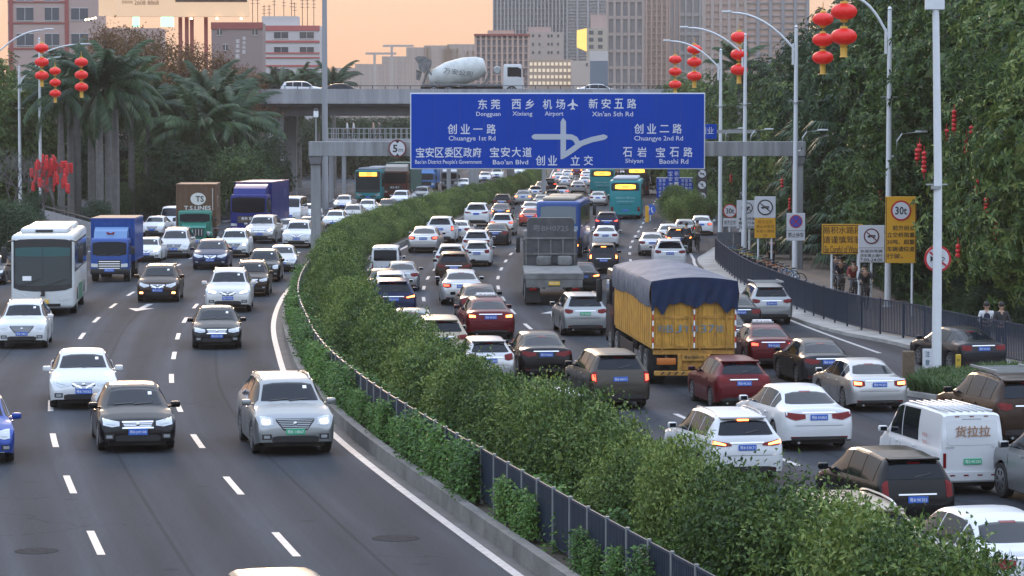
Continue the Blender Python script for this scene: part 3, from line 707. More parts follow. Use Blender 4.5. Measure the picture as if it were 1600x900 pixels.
def corr_box(x0, x1, y0, y1, z0, z1, pitch=.28, depth=.035, front=True):
    """container walls with pressed vertical ribs"""
    m = MB().box(x0+depth, x1-depth, y0+depth, y1-depth, z0, z1-.02)
    def ribs(a, b, fn):
        n = max(1, int((b-a)/pitch)); p = (b-a)/n
        for k in range(n):
            c = a+p*(k+.5); fn(c-p*.28, c+p*.28)
    for xx, s in ((x0, 1), (x1, -1)): ribs(y0+.1, y1-.1, lambda a, b: m.box(min(xx, xx+s*depth), max(xx, xx+s*depth), a, b, z0+.12, z1-.12))
    for yy, s in ((y0, 1), (y1, -1)): ribs(x0+.1, x1-.1, lambda a, b: m.box(a, b, min(yy, yy+s*depth), max(yy, yy+s*depth), z0+.12, z1-.12))
    e = .06
    for x in (x0, x1-e*1.4):
        for y in (y0, y1-e*1.4): m.box(x-.002, x+e*1.4+.002, y-.002, y+e*1.4+.002, z0, z1)
    for z in (z0-.001, z1-.1): 
        m.box(x0+.09, x1-.09, y0-.001, y0+.08, z, z+.1).box(x0+.09, x1-.09, y1-.08, y1+.001, z, z+.1)
        m.box(x0-.001, x0+.08, y0+.09, y1-.09, z, z+.1).box(x1-.08, x1+.001, y0+.09, y1-.09, z, z+.1)
    return m
def chassis(rec, L_, z=.62):
    m = MB().box(-.5, -.38, -L_/2+.1, L_/2-.6, z, z+.24).box(.38, .5, -L_/2+.1, L_/2-.6, z, z+.24)
    for k in range(6): y = -L_/2+.3+k*(L_-1.2)/5; m.box(-.38, .38, y, y+.1, z+.05, z+.18)
    m.box(-1.0, -.55, -.6, .5, z-.05, z+.35).box(.55, 1.0, -.4, .4, z-.05, z+.35)
    PP(rec, 'chassis', m, BLACKPL, smooth=30)
def rear_lights(rec, y, z, x=.95):
    for sg in (1, -1): PP(rec, 'tail_light', MB().rbox(sg*x-.16, sg*x+.16, y-.05, y, z-.06, z+.06, .01), TAILR)
def boxtruck_recipe(Lt=6.2, Wb=2.15, top=3.05, cabW=1.85, deco=''):
    rec = []; h = Lt/2; S = cab(rec, cabW, h-1.65, h, .50, 2.12, belt=1.28, deflector=(2.45, 2.62), head_z=.80)
    PP(rec, 'cargo_box', corr_box(-Wb/2, Wb/2, -h, h-1.75, .95, top), 'BOX', [('box_roof', MB().box(-Wb/2+.01, Wb/2-.01, -h+.01, h-1.76, top-.02, top+.015).mesh('box_roof', None), mat('roof_tan', (.42,.28,.18), rough=.8, var=.3), [], (0,0,0))], 30)  # box roof has a separate tan material with noise variation
    chassis(rec, Lt, .55); big_wheels(rec, cabW+.05, (h-.95, -h+1.3), .39, dual=(-h+1.3,)); plate_at(rec, h+.07, .58, 1); rear_lights(rec, -h+.1, .8, .8)
    if deco:
        t = MB().prism([(-.22, .05), (-.15, .10), (-.02, .02), (0, .06), (.02, .02), (.15, .10), (.22, .05), (.12, -.08), (0, -.03), (-.12, -.08)], -.006, 0)
        t = t.xf(Matrix.Rotation(-.52, 4, 'X')); PP(rec, 'emblem', t, LETR, loc=(0, h-.68, 2.33))
    return rec
def semi_recipe(Lt=11, Wb=2.5, top=3.75):
    rec = []; h = Lt/2; cab(rec, 2.4, h-2.2, h, .62, 2.95, belt=1.75, deflector=(3.35, 3.62), head_z=.95, rake=.18)
    PP(rec, 'cargo_box', corr_box(-Wb/2, Wb/2, -h, h-2.35, 1.05, top, pitch=.6, depth=.015), 'BOX', smooth=30)
    chassis(rec, Lt, .7); big_wheels(rec, 2.46, (h-1.2, h-3.6, -h+2.8, -h+1.5), .5, dual=(-h+2.8, -h+1.5)); plate_at(rec, h+.07, .66, 1); rear_lights(rec, -h+.1, .9)
    t = MB()
    for x in (-.25, .25): t.join(move(text_mb('豪瀚' if x < 0 else '重汽', .2, w=.4), x, 0, 0))
    PP(rec, 'cab_lettering', move(t, 0, 0, 0, PI), LETW, loc=(0, h+.012, 1.38))
    for sg in (1, -1): PP(rec, 'side_lettering', move(text_mb('物流', .6, w=1.2), 0, 0, 0, PI/2*sg), mat('lettering_pale_blue', (.12,.16,.36), rough=.5), loc=(sg*(Wb/2+.004), -h+2, 2.9))
    return rec
def container_truck_recipe():
    rec = []; Lt = 9.2; h = Lt/2
    # bonneted cab
    S = cab(rec, 2.0, h-2.9, h-1.25, .75, 2.42, belt=1.75, head_z=1.1, grille=False, rake=.12)
    PP(rec, 'bonnet', MB().prismx([(h-1.4, .8), (h, .8), (h, 1.45), (h-.15, 1.56), (h-1.27, 1.72), (h-1.4, 1.72)], -.72, .72), 'PAINT', smooth=25)
    gb = MB()
    for k in range(6): gb.box(-.5+.18*k, -.44+.18*k, h+.03, h+.05, .98, 1.38)
    PP(rec, 'grille', MB().box(-.58, .58, h, h+.03, .92, 1.42), BLACKPL, [('grille_bars', gb.mesh('grille_bars', None), METAL, [], (0,0,0))])
    for sg in (1, -1):
        PP(rec, 'headlight', MB().lathe([(.11, 0), (.12, .05), (.04, .07)], 14, (sg*.86, h-.25, 1.1), 'Y'), LAMPG)
        PP(rec, 'mudguard', MB().rbox(min(sg*.72, sg*1.08), max(sg*.72, sg*1.08), h-1.2, h-.2, .85, 1.2, .12, 3), 'PAINT')
    PP(rec, 'front_bumper', MB().rbox(-1.05, 1.05, h+.02, h+.2, .5, .78, .03), METAL)
    plate_at(rec, h+.21, .64, 1)
    c0, c1 = -h, h-3.1; zb, zt_ = 1.35, 4.0
    PP(rec, 'container', corr_box(-1.22, 1.22, c0, c1, zb, zt_), 'BOX', smooth=30)
    LW = mat('lettering_container', (.62,.60,.56), rough=.6); em = MB(); y = c1+.012
    n = 28; vs = []; fs = []                      # ring of the emblem
    for k in range(n):
        a = 2*PI*k/n; 
        for rr in (.42, .40 if abs(a-PI) > 1.3 else .12): vs.append((rr*math.cos(a)*1.1, .0, rr*math.sin(a)*.82))
    for k in range(n): fs.append((k*2, k*2+1, ((k+1) % n)*2+1, ((k+1) % n)*2))
    em.add(vs, fs)
    disc = MB().prism([(.44*math.cos(2*PI*k/30)*1.05, .44*math.sin(2*PI*k/30)*.85) for k in range(30)], -.004, 0)
    e2 = move(text_mb('TS', .36, w=.50, bold=.02), .10, -.012, 0)
    PP(rec, 'container_emblem', move(disc, 0, 0, 0, PI), LW, [('emblem_lettering', move(e2, 0, 0, 0, PI).mesh('emblem_lettering', None), LETK, [], (0,0,0))], loc=(-.12, y+.012, 3.10))
    t = move(text_mb('T.S.LINES', .26, w=1.62, bold=.02), 0, 0, 0, PI); PP(rec, 'container_lettering', t, LW, loc=(-.08, y+.012, 2.55))
    PP(rec, 'container_stripe', MB().box(-.78, -.75, 0, .008, 2.4, 3.75), LW, loc=(-.24, y+.012, 0))
    for sg in (1, -1): PP(rec, 'side_lettering', move(text_mb('TS', .7, w=1.0), 0, 0, 0, PI/2*sg), LW, loc=(sg*1.245, 0, 2.9))
    chassis(rec, Lt, .75); big_wheels(rec, 2.3, (h-.7, -h+2.3, -h+1.1), .5, dual=(-h+2.3, -h+1.1)); rear_lights(rec, -h, 1.0)
    return rec
def flatbed_recipe():
    rec = []; Lt = 10.2; h = Lt/2; W = 2.5
    cab(rec, 2.4, h-2.2, h, .62, 2.9, belt=1.75, head_z=.95)
    D = mat('truck_dust', (.17,.17,.165), rough=.85, var=.4, vscale=2, bump=.2); DK = mat('truck_dark', (.075,.077,.082), rough=.8, var=.3)
    PP(rec, 'flatbed', MB().rbox(-W/2, W/2, -h, h-3.4, 1.12, 1.38, .02, 1), D, [('side_rail', MB().box(-W/2-.03, -W/2-.001, -h+.1, h-3.5, 1.10, 1.30).box(W/2+.001, W/2+.03, -h+.1, h-3.5, 1.10, 1.30).mesh('side_rail', None), DK, [], (0,0,0))], 30)
    # tall dark headboard with folded tarpaulin and mixer-like hood behind the cab
    hb = MB().prism([(-1.2, 1.4), (1.2, 1.4), (1.2, 2.5), (1.05, 2.62), (1.05, 3.35), (.95, 3.5), (-.95, 3.5), (-1.05, 3.35), (-1.05, 2.62), (-1.2, 2.5)], h-3.3, h-2.35)
    fr = MB()
    for x in (-1.1, -.55, 0, .55, 1.07): fr.box(x-.03, x+.03, h-3.36, h-3.302, 1.4, 2.6)
    for z in (1.9, 2.6): fr.box(-1.16, 1.16, h-3.39, h-3.37, z-.04, z+.04)
    PP(rec, 'headboard', hb, DK, [('frame', fr.mesh('frame', None), D, [], (0,0,0)),
        ('number_lettering', move(text_mb('粤BH0725', .30, w=1.6), 0, h-3.312, 3.05).mesh('number_lettering', None), mat('lettering_grey', (.20,.20,.20), rough=.8), [], (0,0,0))], 30)
    rl = MB()
    for z in (1.5, 1.66): rl.tube([(-.62+.05, h-3.62, z), (.0, h-3.62, z)], .13, 10)
    for x in (-.62, .32): rl.rbox(x-.02, x+.62, h-3.85, h-3.42, 1.39, 1.82, .10, 2)
    PP(rec, 'canvas_roll', rl, D)
    rear = MB().box(-W/2+.05, W/2-.05, -h+.02, -h+.1, .78, 1.12)
    for x in (-.85, -.28, .28, .85): rear.box(x-.05, x+.05, -h-.03, -h+.02, .72, 1.12)
    PP(rec, 'rear_panel', rear, D)
    for x in (-1.2, .6): PP(rec, 'mudflap', MB().box(x, x+.6, -h+.35, -h+.37, .12, .75), BLACKPL)
    chassis(rec, Lt, .72); big_wheels(rec, W, (h-1.2, h-2.9, -h+2.6, -h+1.25), .5, dual=(-h+2.6, -h+1.25)); rear_lights(rec, -h-.0, .70, .9); plate_at(rec, -h-.03, .95, -1, PLATEY)
    return rec
def tarp_truck_recipe():
    rec = []; Lt = 12.0; h = Lt/2; W = 2.5; z0, z1 = 1.12, 3.15
    OR = mat('truck_orange', (.52,.27,.035), rough=.6, var=.35, vscale=2.2, bump=.1); ORD = mat('truck_orange_worn', (.42,.21,.035), rough=.7, var=.5, vscale=5)
    cab(rec, 2.45, h-2.3, h, .62, 2.95, belt=1.75, head_z=.95)
    y0, y1 = -h, h-2.5; box = MB().box(-W/2+.05, W/2-.05, y0+.05, y1-.05, z0, z1-.3)
    n = 18; p = (y1-y0-.1)/n
    for k in range(n):
        c = y0+.05+p*(k+.5)
        for s in (-1, 1):
            xa, xb = s*(W/2-.05), s*(W/2)
            box.box(min(xa, xb), max(xa, xb), c-p*.33, c+p*.33, z0+.1, z1-.3)
    PP(rec, 'cargo_box', box, OR, smooth=30)
    # two rear doors with pressed ribs
    for s in (-1, 1):
        d = MB(); xa, xb = (s*.02, s*(W/2-.02)); xa, xb = min(xa, xb), max(xa, xb); d.box(xa, xb, y0-.02, y0+.03, z0+.02, z1-.25)
        fr = MB()
        for x in (xa+.03, (xa+xb)/2, xb-.03): fr.box(x-.03, x+.03, y0-.055, y0-.022, z0+.05, z1-.3)
        for z in (z0+.08, z0+.95, z1-.62): fr.box(xa+.002, xb-.002, y0-.062, y0-.057, z-.035, z+.035)
        rb = MB()
        for k in range(8):
            x = lerp(xa+.12, xb-.12, k/7); rb.box(x-.022, x+.022, y0-.045, y0-.021, z0+.15, z1-.35)
        PP(rec, 'rear_door', d, OR, [('door_frame', fr.mesh('door_frame', None), ORD, [], (0,0,0)), ('door_rib', rb.mesh('door_rib', None), OR, [], (0,0,0)),
            ('lock_bar', MB().tube([(s*.16, y0-.09, z0-.02), (s*.16, y0-.09, z1-.4)], .02, 6).tube([(s*.95, y0-.09, z0-.02), (s*.95, y0-.09, z1-.4)], .02, 6).mesh('lock_bar', None), ORD, [], (0,0,0))], 30)
    BL = mat('lettering_truck_blue', (.13,.20,.24), rough=.7)
    t = MB()
    for i, ch in enumerate('粤BJY837挂'): t.join(move(text_mb(ch, .22, w=.20 if ch not in '粤挂' else .24), -.98+i*.245, 0, 0))
    PP(rec, 'number_lettering', t, BL, loc=(.02, y0-.07, z0+.62))
    rt = MB(); wt = MB()
    for x in (-W/2+.03, 0, W/2-.03):
        for k in range(11):
            zz = z0+.05+k*.165; (rt if k % 2 else wt).box(x-.02, x+.02, y0-.075, y0-.064, zz, zz+.15)
    PP(rec, 'reflective_tape', wt, LETW); PP(rec, 'reflective_tape', rt, LETR)
    # tarpaulin: sagging sheet with folds over a ridge and hanging skirts
    nx, ny = 36, 60; vs = []; fs = []
    per = []                                     # profile across: skirt - top - skirt
    for j in range(ny+1):
        v = j/ny; y = lerp(y0-.04, y1+.04, v)
        for i in range(nx+1):
            u = i/nx*2-1
            N = mnoise.noise(Vector((u*3, v*7, 3.3)))*.5+mnoise.noise(Vector((u*9, v*22, 1.1)))*.25
            if abs(u) < .62:
                x = u/.62*(W/2+.02); ridge = .27*math.exp(-((v-.62)/.42)**2)+.10
                z = z1-.02+ridge*(1-(abs(x)/(W/2))**2)*.8+N*.07*(1-abs(x)/W)+.02*abs(math.sin(v*23))*(1-abs(x)/W*1.6)
            else:
                t_ = (abs(u)-.62)/.38; hang = .66+.05*math.sin(v*9)+.04*N+.10*(1-v); sd = 1 if u > 0 else -1
                x = sd*(W/2+.02+.05*math.sin(t_*PI)+.018*math.sin(v*75+t_*3)*t_); z = z1-.02-hang*t_
            vs.append((x, y, z))
    K = nx+1
    for j in range(ny):
        for i in range(nx): a = j*K+i; fs.append((a, a+1, a+1+K, a+K))
    TP = mat('tarpaulin', (.15,.165,.20), rough=.7, var=.35, vscale=1.2, bump=.6, bscale=4, col2=(.07,.085,.12), spec=.25); TP2 = mat('tarpaulin_hem', (.006,.018,.055), rough=.55, spec=.25, var=.3, vscale=2, bump=.4, bscale=6)
    ends = MB()
    flaps = []
    for yy, sg in ((y0, -1), (y1, 1)):            # end flaps hanging in swags
        ends = MB(); flaps.append(ends)
        n = 40; m = 10; vv = []; ff = []
        for i in range(n+1):
            u = i/n*2-1; x = u*(W/2+.03)
            drop = .62+.22*abs(math.sin(u*PI*1.0+.15))**1.5 + (.32 if abs(abs(u)-.62) < .18 else 0)*1 - (.12 if abs(u) < .12 else 0)
            drop = .74 + .16*max(0, 1-abs(u)/.25) + .30*max(0, 1-abs(abs(u)-.74)/.16) + .12*(abs(u) > .9) + .03*math.sin(u*23)
            zt2 = z1-.02+.12*(1-u*u)
            for j in range(m+1):
                t_ = j/m; vv.append((x, yy+sg*(.125+.035*math.sin(u*22+t_*4)*t_+.03*t_), zt2-drop*t_))
        for i in range(n):
            for j in range(m): a = i*(m+1)+j; ff.append((a, a+1, a+m+2, a+m+1))
        ends.add(vv, ff)
    rp = MB()
    PP(rec, 'tarpaulin', MB().add(vs, fs), TP, [('tarpaulin_flap', e_.mesh('tarpaulin_flap', None, 60), TP2, [], (0,0,0)) for e_ in flaps], 50)
    # under-run frame
    m = MB().box(-W/2+.05, W/2-.05, y0+.0, y0+.12, z0-.14, z0-.01)
    for x in (-.42, .42): m.rbox(x-.06, x+.06, y0-.06, y0+.1, .42, z0-.14, .01, 1)
    m.box(-.36, .36, y0+.02, y0+.05, .52, .95)
    PP(rec, 'rear_frame', m, ORD)
    st = MB(); 
    PP(rec, 'underrun_bar', MB().rbox(-W/2+.08, W/2-.08, y0-.08, y0+.06,   .36, .50, .015, 1), ORD, [('bar_stripe', MB().join(sum_stripes(y0)).mesh('bar_stripe', None), LETK, [], (0,0,0))])
    PP(rec, 'plate_board', MB().box(-.36, .36, y0-.09, y0-.065, .80, 1.0), ORD, [('plate_lettering', move(text_mb('粤B·5K90挂', .11, w=.6), 0, y0-.095, .90).mesh('plate_lettering', None), LETK, [], (0,0,0))])
    for sg in (-1, 1): PP(rec, 'tail_light', MB().rbox(sg*.82-.28, sg*.82+.28, y0-.07, y0, .68, .88, .02), mat('lamp_orange', (.45,.13,.02), rough=.4))
    chassis(rec, Lt, .75)
    for x in (-W/2+.04, W/2-.08): PP(rec, 'side_guard', MB().box(x, x+.04, -1.2, 2.2, .6, .95), BLACKPL)
    big_wheels(rec, W, (h-1.2, h-3.0, -h+3.0, -h+1.65), .52, dual=(-h+3.0, -h+1.65))
    return rec
def sum_stripes(y0):
    m = MB()
    for k in range(5):
        x = -1.0+k*.2; m.add([(x, y0-.084, .39), (x+.06, y0-.084, .39), (x+.14, y0-.084, .48), (x+.08, y0-.084, .48)], [(0,1,2,3)])
    return m
def mixer_recipe():
    rec = []; Lt = 9.4; h = Lt/2; WH_ = 'PAINT'
    cab(rec, 2.4, h-1.9, h, .7, 2.95, belt=1.8, head_z=1.0)
    # drum axis tilts down toward the cab
    prof = [(.35, -3.1), (.62, -3.0), (.78, -2.4), (1.12, -1.3), (1.18, -.3), (1.18, .4), (1.0, 1.5), (.72, 2.1), (.45, 2.2)]
    dr = MB().lathe(prof, 32, axis='Z').xf(Matrix.Translation((0, -.9, 2.35)) @ Matrix.Rotation(R(-90-(-13)), 4, 'X'))
    bands = MB()
    for (r_, z) in ((1.155, -1.1), (1.195, .1)):
        bands.join(MB().lathe([(r_+.0, z-.02), (r_+.03, z), (r_+.0, z+.02)], 32, axis='Z').xf(Matrix.Translation((0, -.9, 2.35)) @ Matrix.Rotation(R(-77), 4, 'X')))
    DK = mat('mixer_steel', (.16,.16,.16), rough=.7, var=.5)
    PP(rec, 'drum', dr, mat('drum_white', (.50,.52,.50), rough=.5, var=.25, vscale=1.2), [('drum_lettering', MB().join(move(text_mb('万安公司', .5, w=2.6), 0, 0, 0, PI/2)).xf(Matrix.Translation((1.22, -1.2, 2.25)) @ Matrix.Rotation(R(-8), 4, 'X')).mesh('drum_lettering', None), mat('lettering_dk', (.08,.09,.10), rough=.6), [], (0,0,0))], 40)
    PP(rec, 'hopper', MB().prismx([(-h-.45,3.5),(-h-.1,3.72),(-h+.5,3.66),(-h+1.1,3.3),(-h+1.0,2.7),(-h+.4,2.2),(-h-.05,2.5),(-h-.12,3.05)], -.55, .55), DK)
    PP(rec, 'chute', MB().prismx([(-h-.3, 2.5), (-h+.2, 2.3), (-h, 1.5), (-h-.3, 1.6)], -.25, .25), DK)
    m = MB()
    for sx in (-.6, .6): m.tube([(sx, -h+.3, 1.2), (sx, -h+.9, 3.0)], .07, 6).tube([(sx, -h+1.6, 1.2), (sx, -h+.7, 2.7)], .07, 6).tube([(sx, 1.2, 1.2), (sx, 1.6, 2.2)], .09, 6)
    PP(rec, 'drum_support', m, DK)
    PP(rec, 'water_tank', MB().lathe([(.3, -.7), (.36, -.6), (.36, .6), (.3, .7)], 16, (0, h-2.4, 2.45), 'X'), METAL)
    PP(rec, 'rear_deck', MB().rbox(-1.2, 1.2, -h+.2, h-2.0, 1.05, 1.22, .02, 1), DK)
    chassis(rec, Lt, .75); big_wheels(rec, 2.5, (h-1.1, -h+2.6, -h+1.3), .52, dual=(-h+2.6, -h+1.3)); plate_at(rec, h+.07, .66, 1)
    return rec
# ------------------------------------------------------------------ ground, carriageways, kerbs, markings
def ribbon(name, fL, fR, y0, y1, z, m, step=2.0, kind='structure', thick=0, join=None):
    n = max(2, int((y1-y0)/step)); vs = []; fs = []
    for k in range(n+1):
        y = y0+(y1-y0)*k/n; vs += [(fL(y), y, z), (fR(y), y, z)]
    for k in range(n): fs.append((2*k, 2*k+1, 2*k+3, 2*k+2))
    mb = MB().add(vs, fs)
    if join is not None: join.join(mb); return
    o = mb.build(name, m)
    tag(o, kind=kind)
    if name.endswith('carriageway'):
        uv = o.data.uv_layers.new(name='lane'); f0 = L if name.startswith('left') else B
        for lp in o.data.loops: v = o.data.vertices[lp.vertex_index].co; uv.data[lp.index].uv = (v.x-f0(v.y), v.y)
    return o
ASPH = mat('asphalt', (.055,.056,.060), rough=.95, spec=.12)
n_ = ASPH.node_tree.nodes; l_ = ASPH.node_tree.links; b_ = n_['Principled BSDF']
tc = n_.new('ShaderNodeTexCoord'); n1 = n_.new('ShaderNodeTexNoise'); n1.inputs['Scale'].default_value = .05; n1.inputs['Detail'].default_value = 8; n1.inputs['Roughness'].default_value = .7
n2 = n_.new('ShaderNodeTexNoise'); n2.inputs['Scale'].default_value = 14; n2.inputs['Detail'].default_value = 3
mp = n_.new('ShaderNodeMapping'); mp.inputs['Scale'].default_value = (3.0, .35, 1); l_.new(tc.outputs['Object'], mp.inputs[0]); l_.new(mp.outputs[0], n1.inputs['Vector']); l_.new(tc.outputs['Object'], n2.inputs['Vector'])
cr = n_.new('ShaderNodeValToRGB'); cr.color_ramp.elements[0].position = .3; cr.color_ramp.elements[1].position = .7; cr.color_ramp.elements[0].color = (.030,.034,.041,1); cr.color_ramp.elements[1].color = (.050,.055,.064,1)
l_.new(n1.outputs['Fac'], cr.inputs[0]); mxa = n_.new('ShaderNodeMix'); mxa.data_type = 'RGBA'; mxa.blend_type = 'OVERLAY'; mxa.inputs['Factor'].default_value = .35
l_.new(cr.outputs[0], mxa.inputs['A']); l_.new(n2.outputs['Fac'], mxa.inputs['B']); 
uvn = n_.new('ShaderNodeUVMap'); uvn.uv_map = 'lane'; spu = n_.new('ShaderNodeSeparateXYZ'); l_.new(uvn.outputs[0], spu.inputs[0])
def mth(op, a, b=None, c=None):
    q = n_.new('ShaderNodeMath'); q.operation = op
    for i, v in enumerate((a, b, c)):
        if v is None: continue
        if isinstance(v, (int, float)): q.inputs[i].default_value = v
        else: l_.new(v, q.inputs[i])
    return q.outputs[0]
ph = mth('MULTIPLY', spu.outputs['X'], 2*PI/3.5)
track = mth('COSINE', mth('MULTIPLY', ph, 2)); oil = mth('COSINE', ph)                 # two wheel paths, one oily middle per lane
lg = n_.new('ShaderNodeTexNoise'); lg.inputs['Scale'].default_value = 1; lg.inputs['Detail'].default_value = 5; mpl = n_.new('ShaderNodeMapping'); mpl.inputs['Scale'].default_value = (1.6, .05, 1); l_.new(uvn.outputs[0], mpl.inputs[0]); l_.new(mpl.outputs[0], lg.inputs['Vector'])
fac = mth('MULTIPLY_ADD', track, mth('MULTIPLY', lg.outputs['Fac'], .34), 1.0); fac = mth('MULTIPLY_ADD', oil, mth('MULTIPLY', lg.outputs['Fac'], .24), fac)
fac = mth('MULTIPLY', fac, mth('MULTIPLY_ADD', lg.outputs['Fac'], 1.1, .45))
seam = mth('LESS_THAN', mth('ABSOLUTE', mth('SUBTRACT', mth('FRACT', mth('DIVIDE', mth('ADD', spu.outputs['X'], .35), 3.5)), .5)), .012); fac = mth('SUBTRACT', fac, mth('MULTIPLY', seam, .28))
vo = n_.new('ShaderNodeTexVoronoi'); vo.feature = 'DISTANCE_TO_EDGE'; vo.inputs['Scale'].default_value = .16; dn = n_.new('ShaderNodeTexNoise'); dn.inputs['Scale'].default_value = .8; dn.inputs['Detail'].default_value = 5
va = n_.new('ShaderNodeVectorMath'); va.operation = 'MULTIPLY_ADD'; l_.new(dn.outputs['Color'], va.inputs[0]); va.inputs[1].default_value = (2.2, 2.2, 0); l_.new(tc.outputs['Object'], dn.inputs['Vector']); l_.new(tc.outputs['Object'], va.inputs[2]); l_.new(va.outputs[0], vo.inputs['Vector'])
msk = n_.new('ShaderNodeTexNoise'); msk.inputs['Scale'].default_value = .045; l_.new(tc.outputs['Object'], msk.inputs['Vector'])
crk = mth('MULTIPLY', mth('LESS_THAN', vo.outputs['Distance'], .006), mth('GREATER_THAN', msk.outputs['Fac'], .50)); fac = mth('SUBTRACT', fac, mth('MULTIPLY', crk, .25))
sp_ = n_.new('ShaderNodeTexVoronoi'); sp_.inputs['Scale'].default_value = .55; l_.new(tc.outputs['Object'], sp_.inputs['Vector']); fac = mth('SUBTRACT', fac, mth('MULTIPLY', mth('LESS_THAN', sp_.outputs['Distance'], .09), .20))
vm = n_.new('ShaderNodeVectorMath'); vm.operation = 'SCALE'; l_.new(mxa.outputs['Result'], vm.inputs[0]); l_.new(fac, vm.inputs['Scale']); l_.new(vm.outputs[0], b_.inputs['Base Color'])
MARK = mat('road_paint', (.46,.46,.46), rough=.6, var=.3, vscale=5, col2=(.24,.24,.24))
SOIL = mat('soil', (.07,.055,.04), rough=1, var=.4, vscale=.6)
GRND = mat('ground_earth', (.05,.055,.035), rough=1, var=.4, vscale=.08)
KERB = mat('kerb_concrete', (.15,.145,.135), rough=.9, var=.4, vscale=1.2, bump=.3)
o = MB().add([(-3000,-60,-.02), (3000,-60,-.02), (3000,7000,-.02), (-3000,7000,-.02)], [(0,1,2,3)]).build('ground', GRND); tag(o, kind='structure')
GUT = mat('gutter_concrete', (.095,.092,.090), rough=.9, var=.35, vscale=1.0)
# fence / right edge of the right carriageway
FT = [(30,31),(60,24.5),(75,20.5),(86,17.6),(93,16.2),(98,15.1),(103,14.3),(108,13.0),(115,12.1),(122,11.6),(135,11.0),(150,11.0),(165,11.4),(172,12.3),(185,14.0),(205,16.5),(230,19.5),(300,26)]
def FN(y): return interp(FT, y)
def ledge(y): return L(y) - 18.2 - max(0, (y-150))*.13
ribbon('left_carriageway', lambda y: L(y)-18.6-max(0, (y-150))*.16, lambda y: L(y)+.42, 12, 640, 0.0, ASPH)
ribbon('right_carriageway', lambda y: B(y)-7.45, lambda y: FN(y)-.05 if y < 300 else B(y)+14, 12, 640, 0.0, ASPH)
mk = MB()
def solid(f, y0, y1, w=.16): ribbon('', lambda y: f(y)-w/2, lambda y: f(y)+w/2, y0, y1, .006, None, 1.5, join=mk)
def dashed(f, y0, y1, first, ln, per, w=.15):
    y = first
    while y < y1:
        if y+ln > y0: ribbon('', lambda t: f(t)-w/2, lambda t: f(t)+w/2, max(y0, y), y+ln, .006, None, .8, join=mk)
        y += per
PER = 8.79
solid(L, 14, 640, .19); solid(lambda y: B(y)-7, 14, 640)
def RE(y): return B(y)+10.6
solid(RE, 99, 118, .16); solid(lambda y: min(RE(y), FN(y)-1.2), 118, 200)
Yd = gp(421, 845).y
for k in (1, 2, 3, 4): dashed(lambda y, k=k: L(y)-3.5*k, 20, 420, (Yd % PER)-.0+.2*k - 2.2, 3.1, PER)
for k in (-1, 0, 1, 2): dashed(lambda y, k=k: B(y)+3.5*k, 20, 460, (gp(1237, 728).y % PER) + .3*k, 3.1, PER)
def arrow(x, y, rz, left=False, s=1.0):
    pts = [(-.1,-2.6), (.1,-2.6), (.1,.4), (.42,.4), (0,2.2), (-.42,.4), (-.1,.4)]
    m = MB().add([(px*s*1.3, py*s, .007) for px, py in pts], [tuple(range(7))]); mk.join(move(m, x, y, 0, rz))
p = gp(223, 481); arrow(p.x, p.y, PI); 
p = gp(866, 491); arrow(p.x, p.y, 0)
tag(mk.build('road_markings', MARK), kind='structure')
# manhole patches and darker repair strips
for (px, py, r_) in ((618, 841, .45), (57, 861, .40)):
    p = gp(px, py); o = MB().lathe([(r_, .0), (r_, .005)], 26, (p.x, p.y, 0.0)).build('manhole_cover', mat('cast_iron', (.040,.040,.042), rough=1, var=.4, vscale=8, spec=.05), smooth=30)
    tag(o, 'round iron manhole cover set in the asphalt ' + ('near the median kerb' if px > 300 else 'at the lower left'), 'manhole cover', 'manhole covers in the road')
# median: gutter, kerbs, soil bed
tag(ribbon('road_gutter', lambda y: L(y)+.11, lambda y: L(y)+.34, 12, 420, .004, GUT), 'narrow concrete gutter between the white edge line and the median kerb', 'gutter')
def kerb(name, fx, y0, y1, w, h, m, seg=None, step=1.3):
    mb = MB(); y = y0
    while y < y1:
        ya, yb = y, min(y1, y+step-.012); xa, xb = fx(ya), fx(yb)
        mb.add([(xa, ya, -.01), (xa+w, ya, -.01), (xb+w, yb, -.01), (xb, yb, -.01), (xa, ya, h), (xa+w, ya, h), (xb+w, yb, h), (xb, yb, h)], [(0,3,2,1),(4,5,6,7),(0,1,5,4),(1,2,6,5),(2,3,7,6),(3,0,4,7)]); y += step
    return tag(mb.build(name, m), kind='structure')
kerb('median_kerb', lambda y: L(y)+.34, 12, 420, .22, .34, KERB)
kerb('median_kerb', lambda y: B(y)-7.62, 12, 420, .18, .22, KERB)
ribbon('median_ground', lambda y: L(y)+.56, lambda y: B(y)-7.62, 12, 420, .20, SOIL)
# bolster posts in the kerb
# right hand verge and foot path
ribbon('wedge_ground', lambda y: B(y)+8.7, lambda y: max(B(y)+8.8, FN(y)-5.5) if y < 300 else B(y)+14.2, 208, 420, .05, SOIL)
PATH = mat('footpath_paving', (.16,.125,.10), rough=.9, var=.3, vscale=1.2)
def PR(y): return FN(y)+3.6+max(0, min(1, (y-95)/40))*2.2
ribbon('footpath_kerb', lambda y: FN(y)-.95, lambda y: FN(y)+.25, 40, 180, .11, CONC)
kerb('verge_kerb', lambda y: FN(y)-1.0, 40, 180, .10, .125, CONC)
ribbon('footpath', lambda y: FN(y)+.25, PR, 40, 200, .105, PATH)
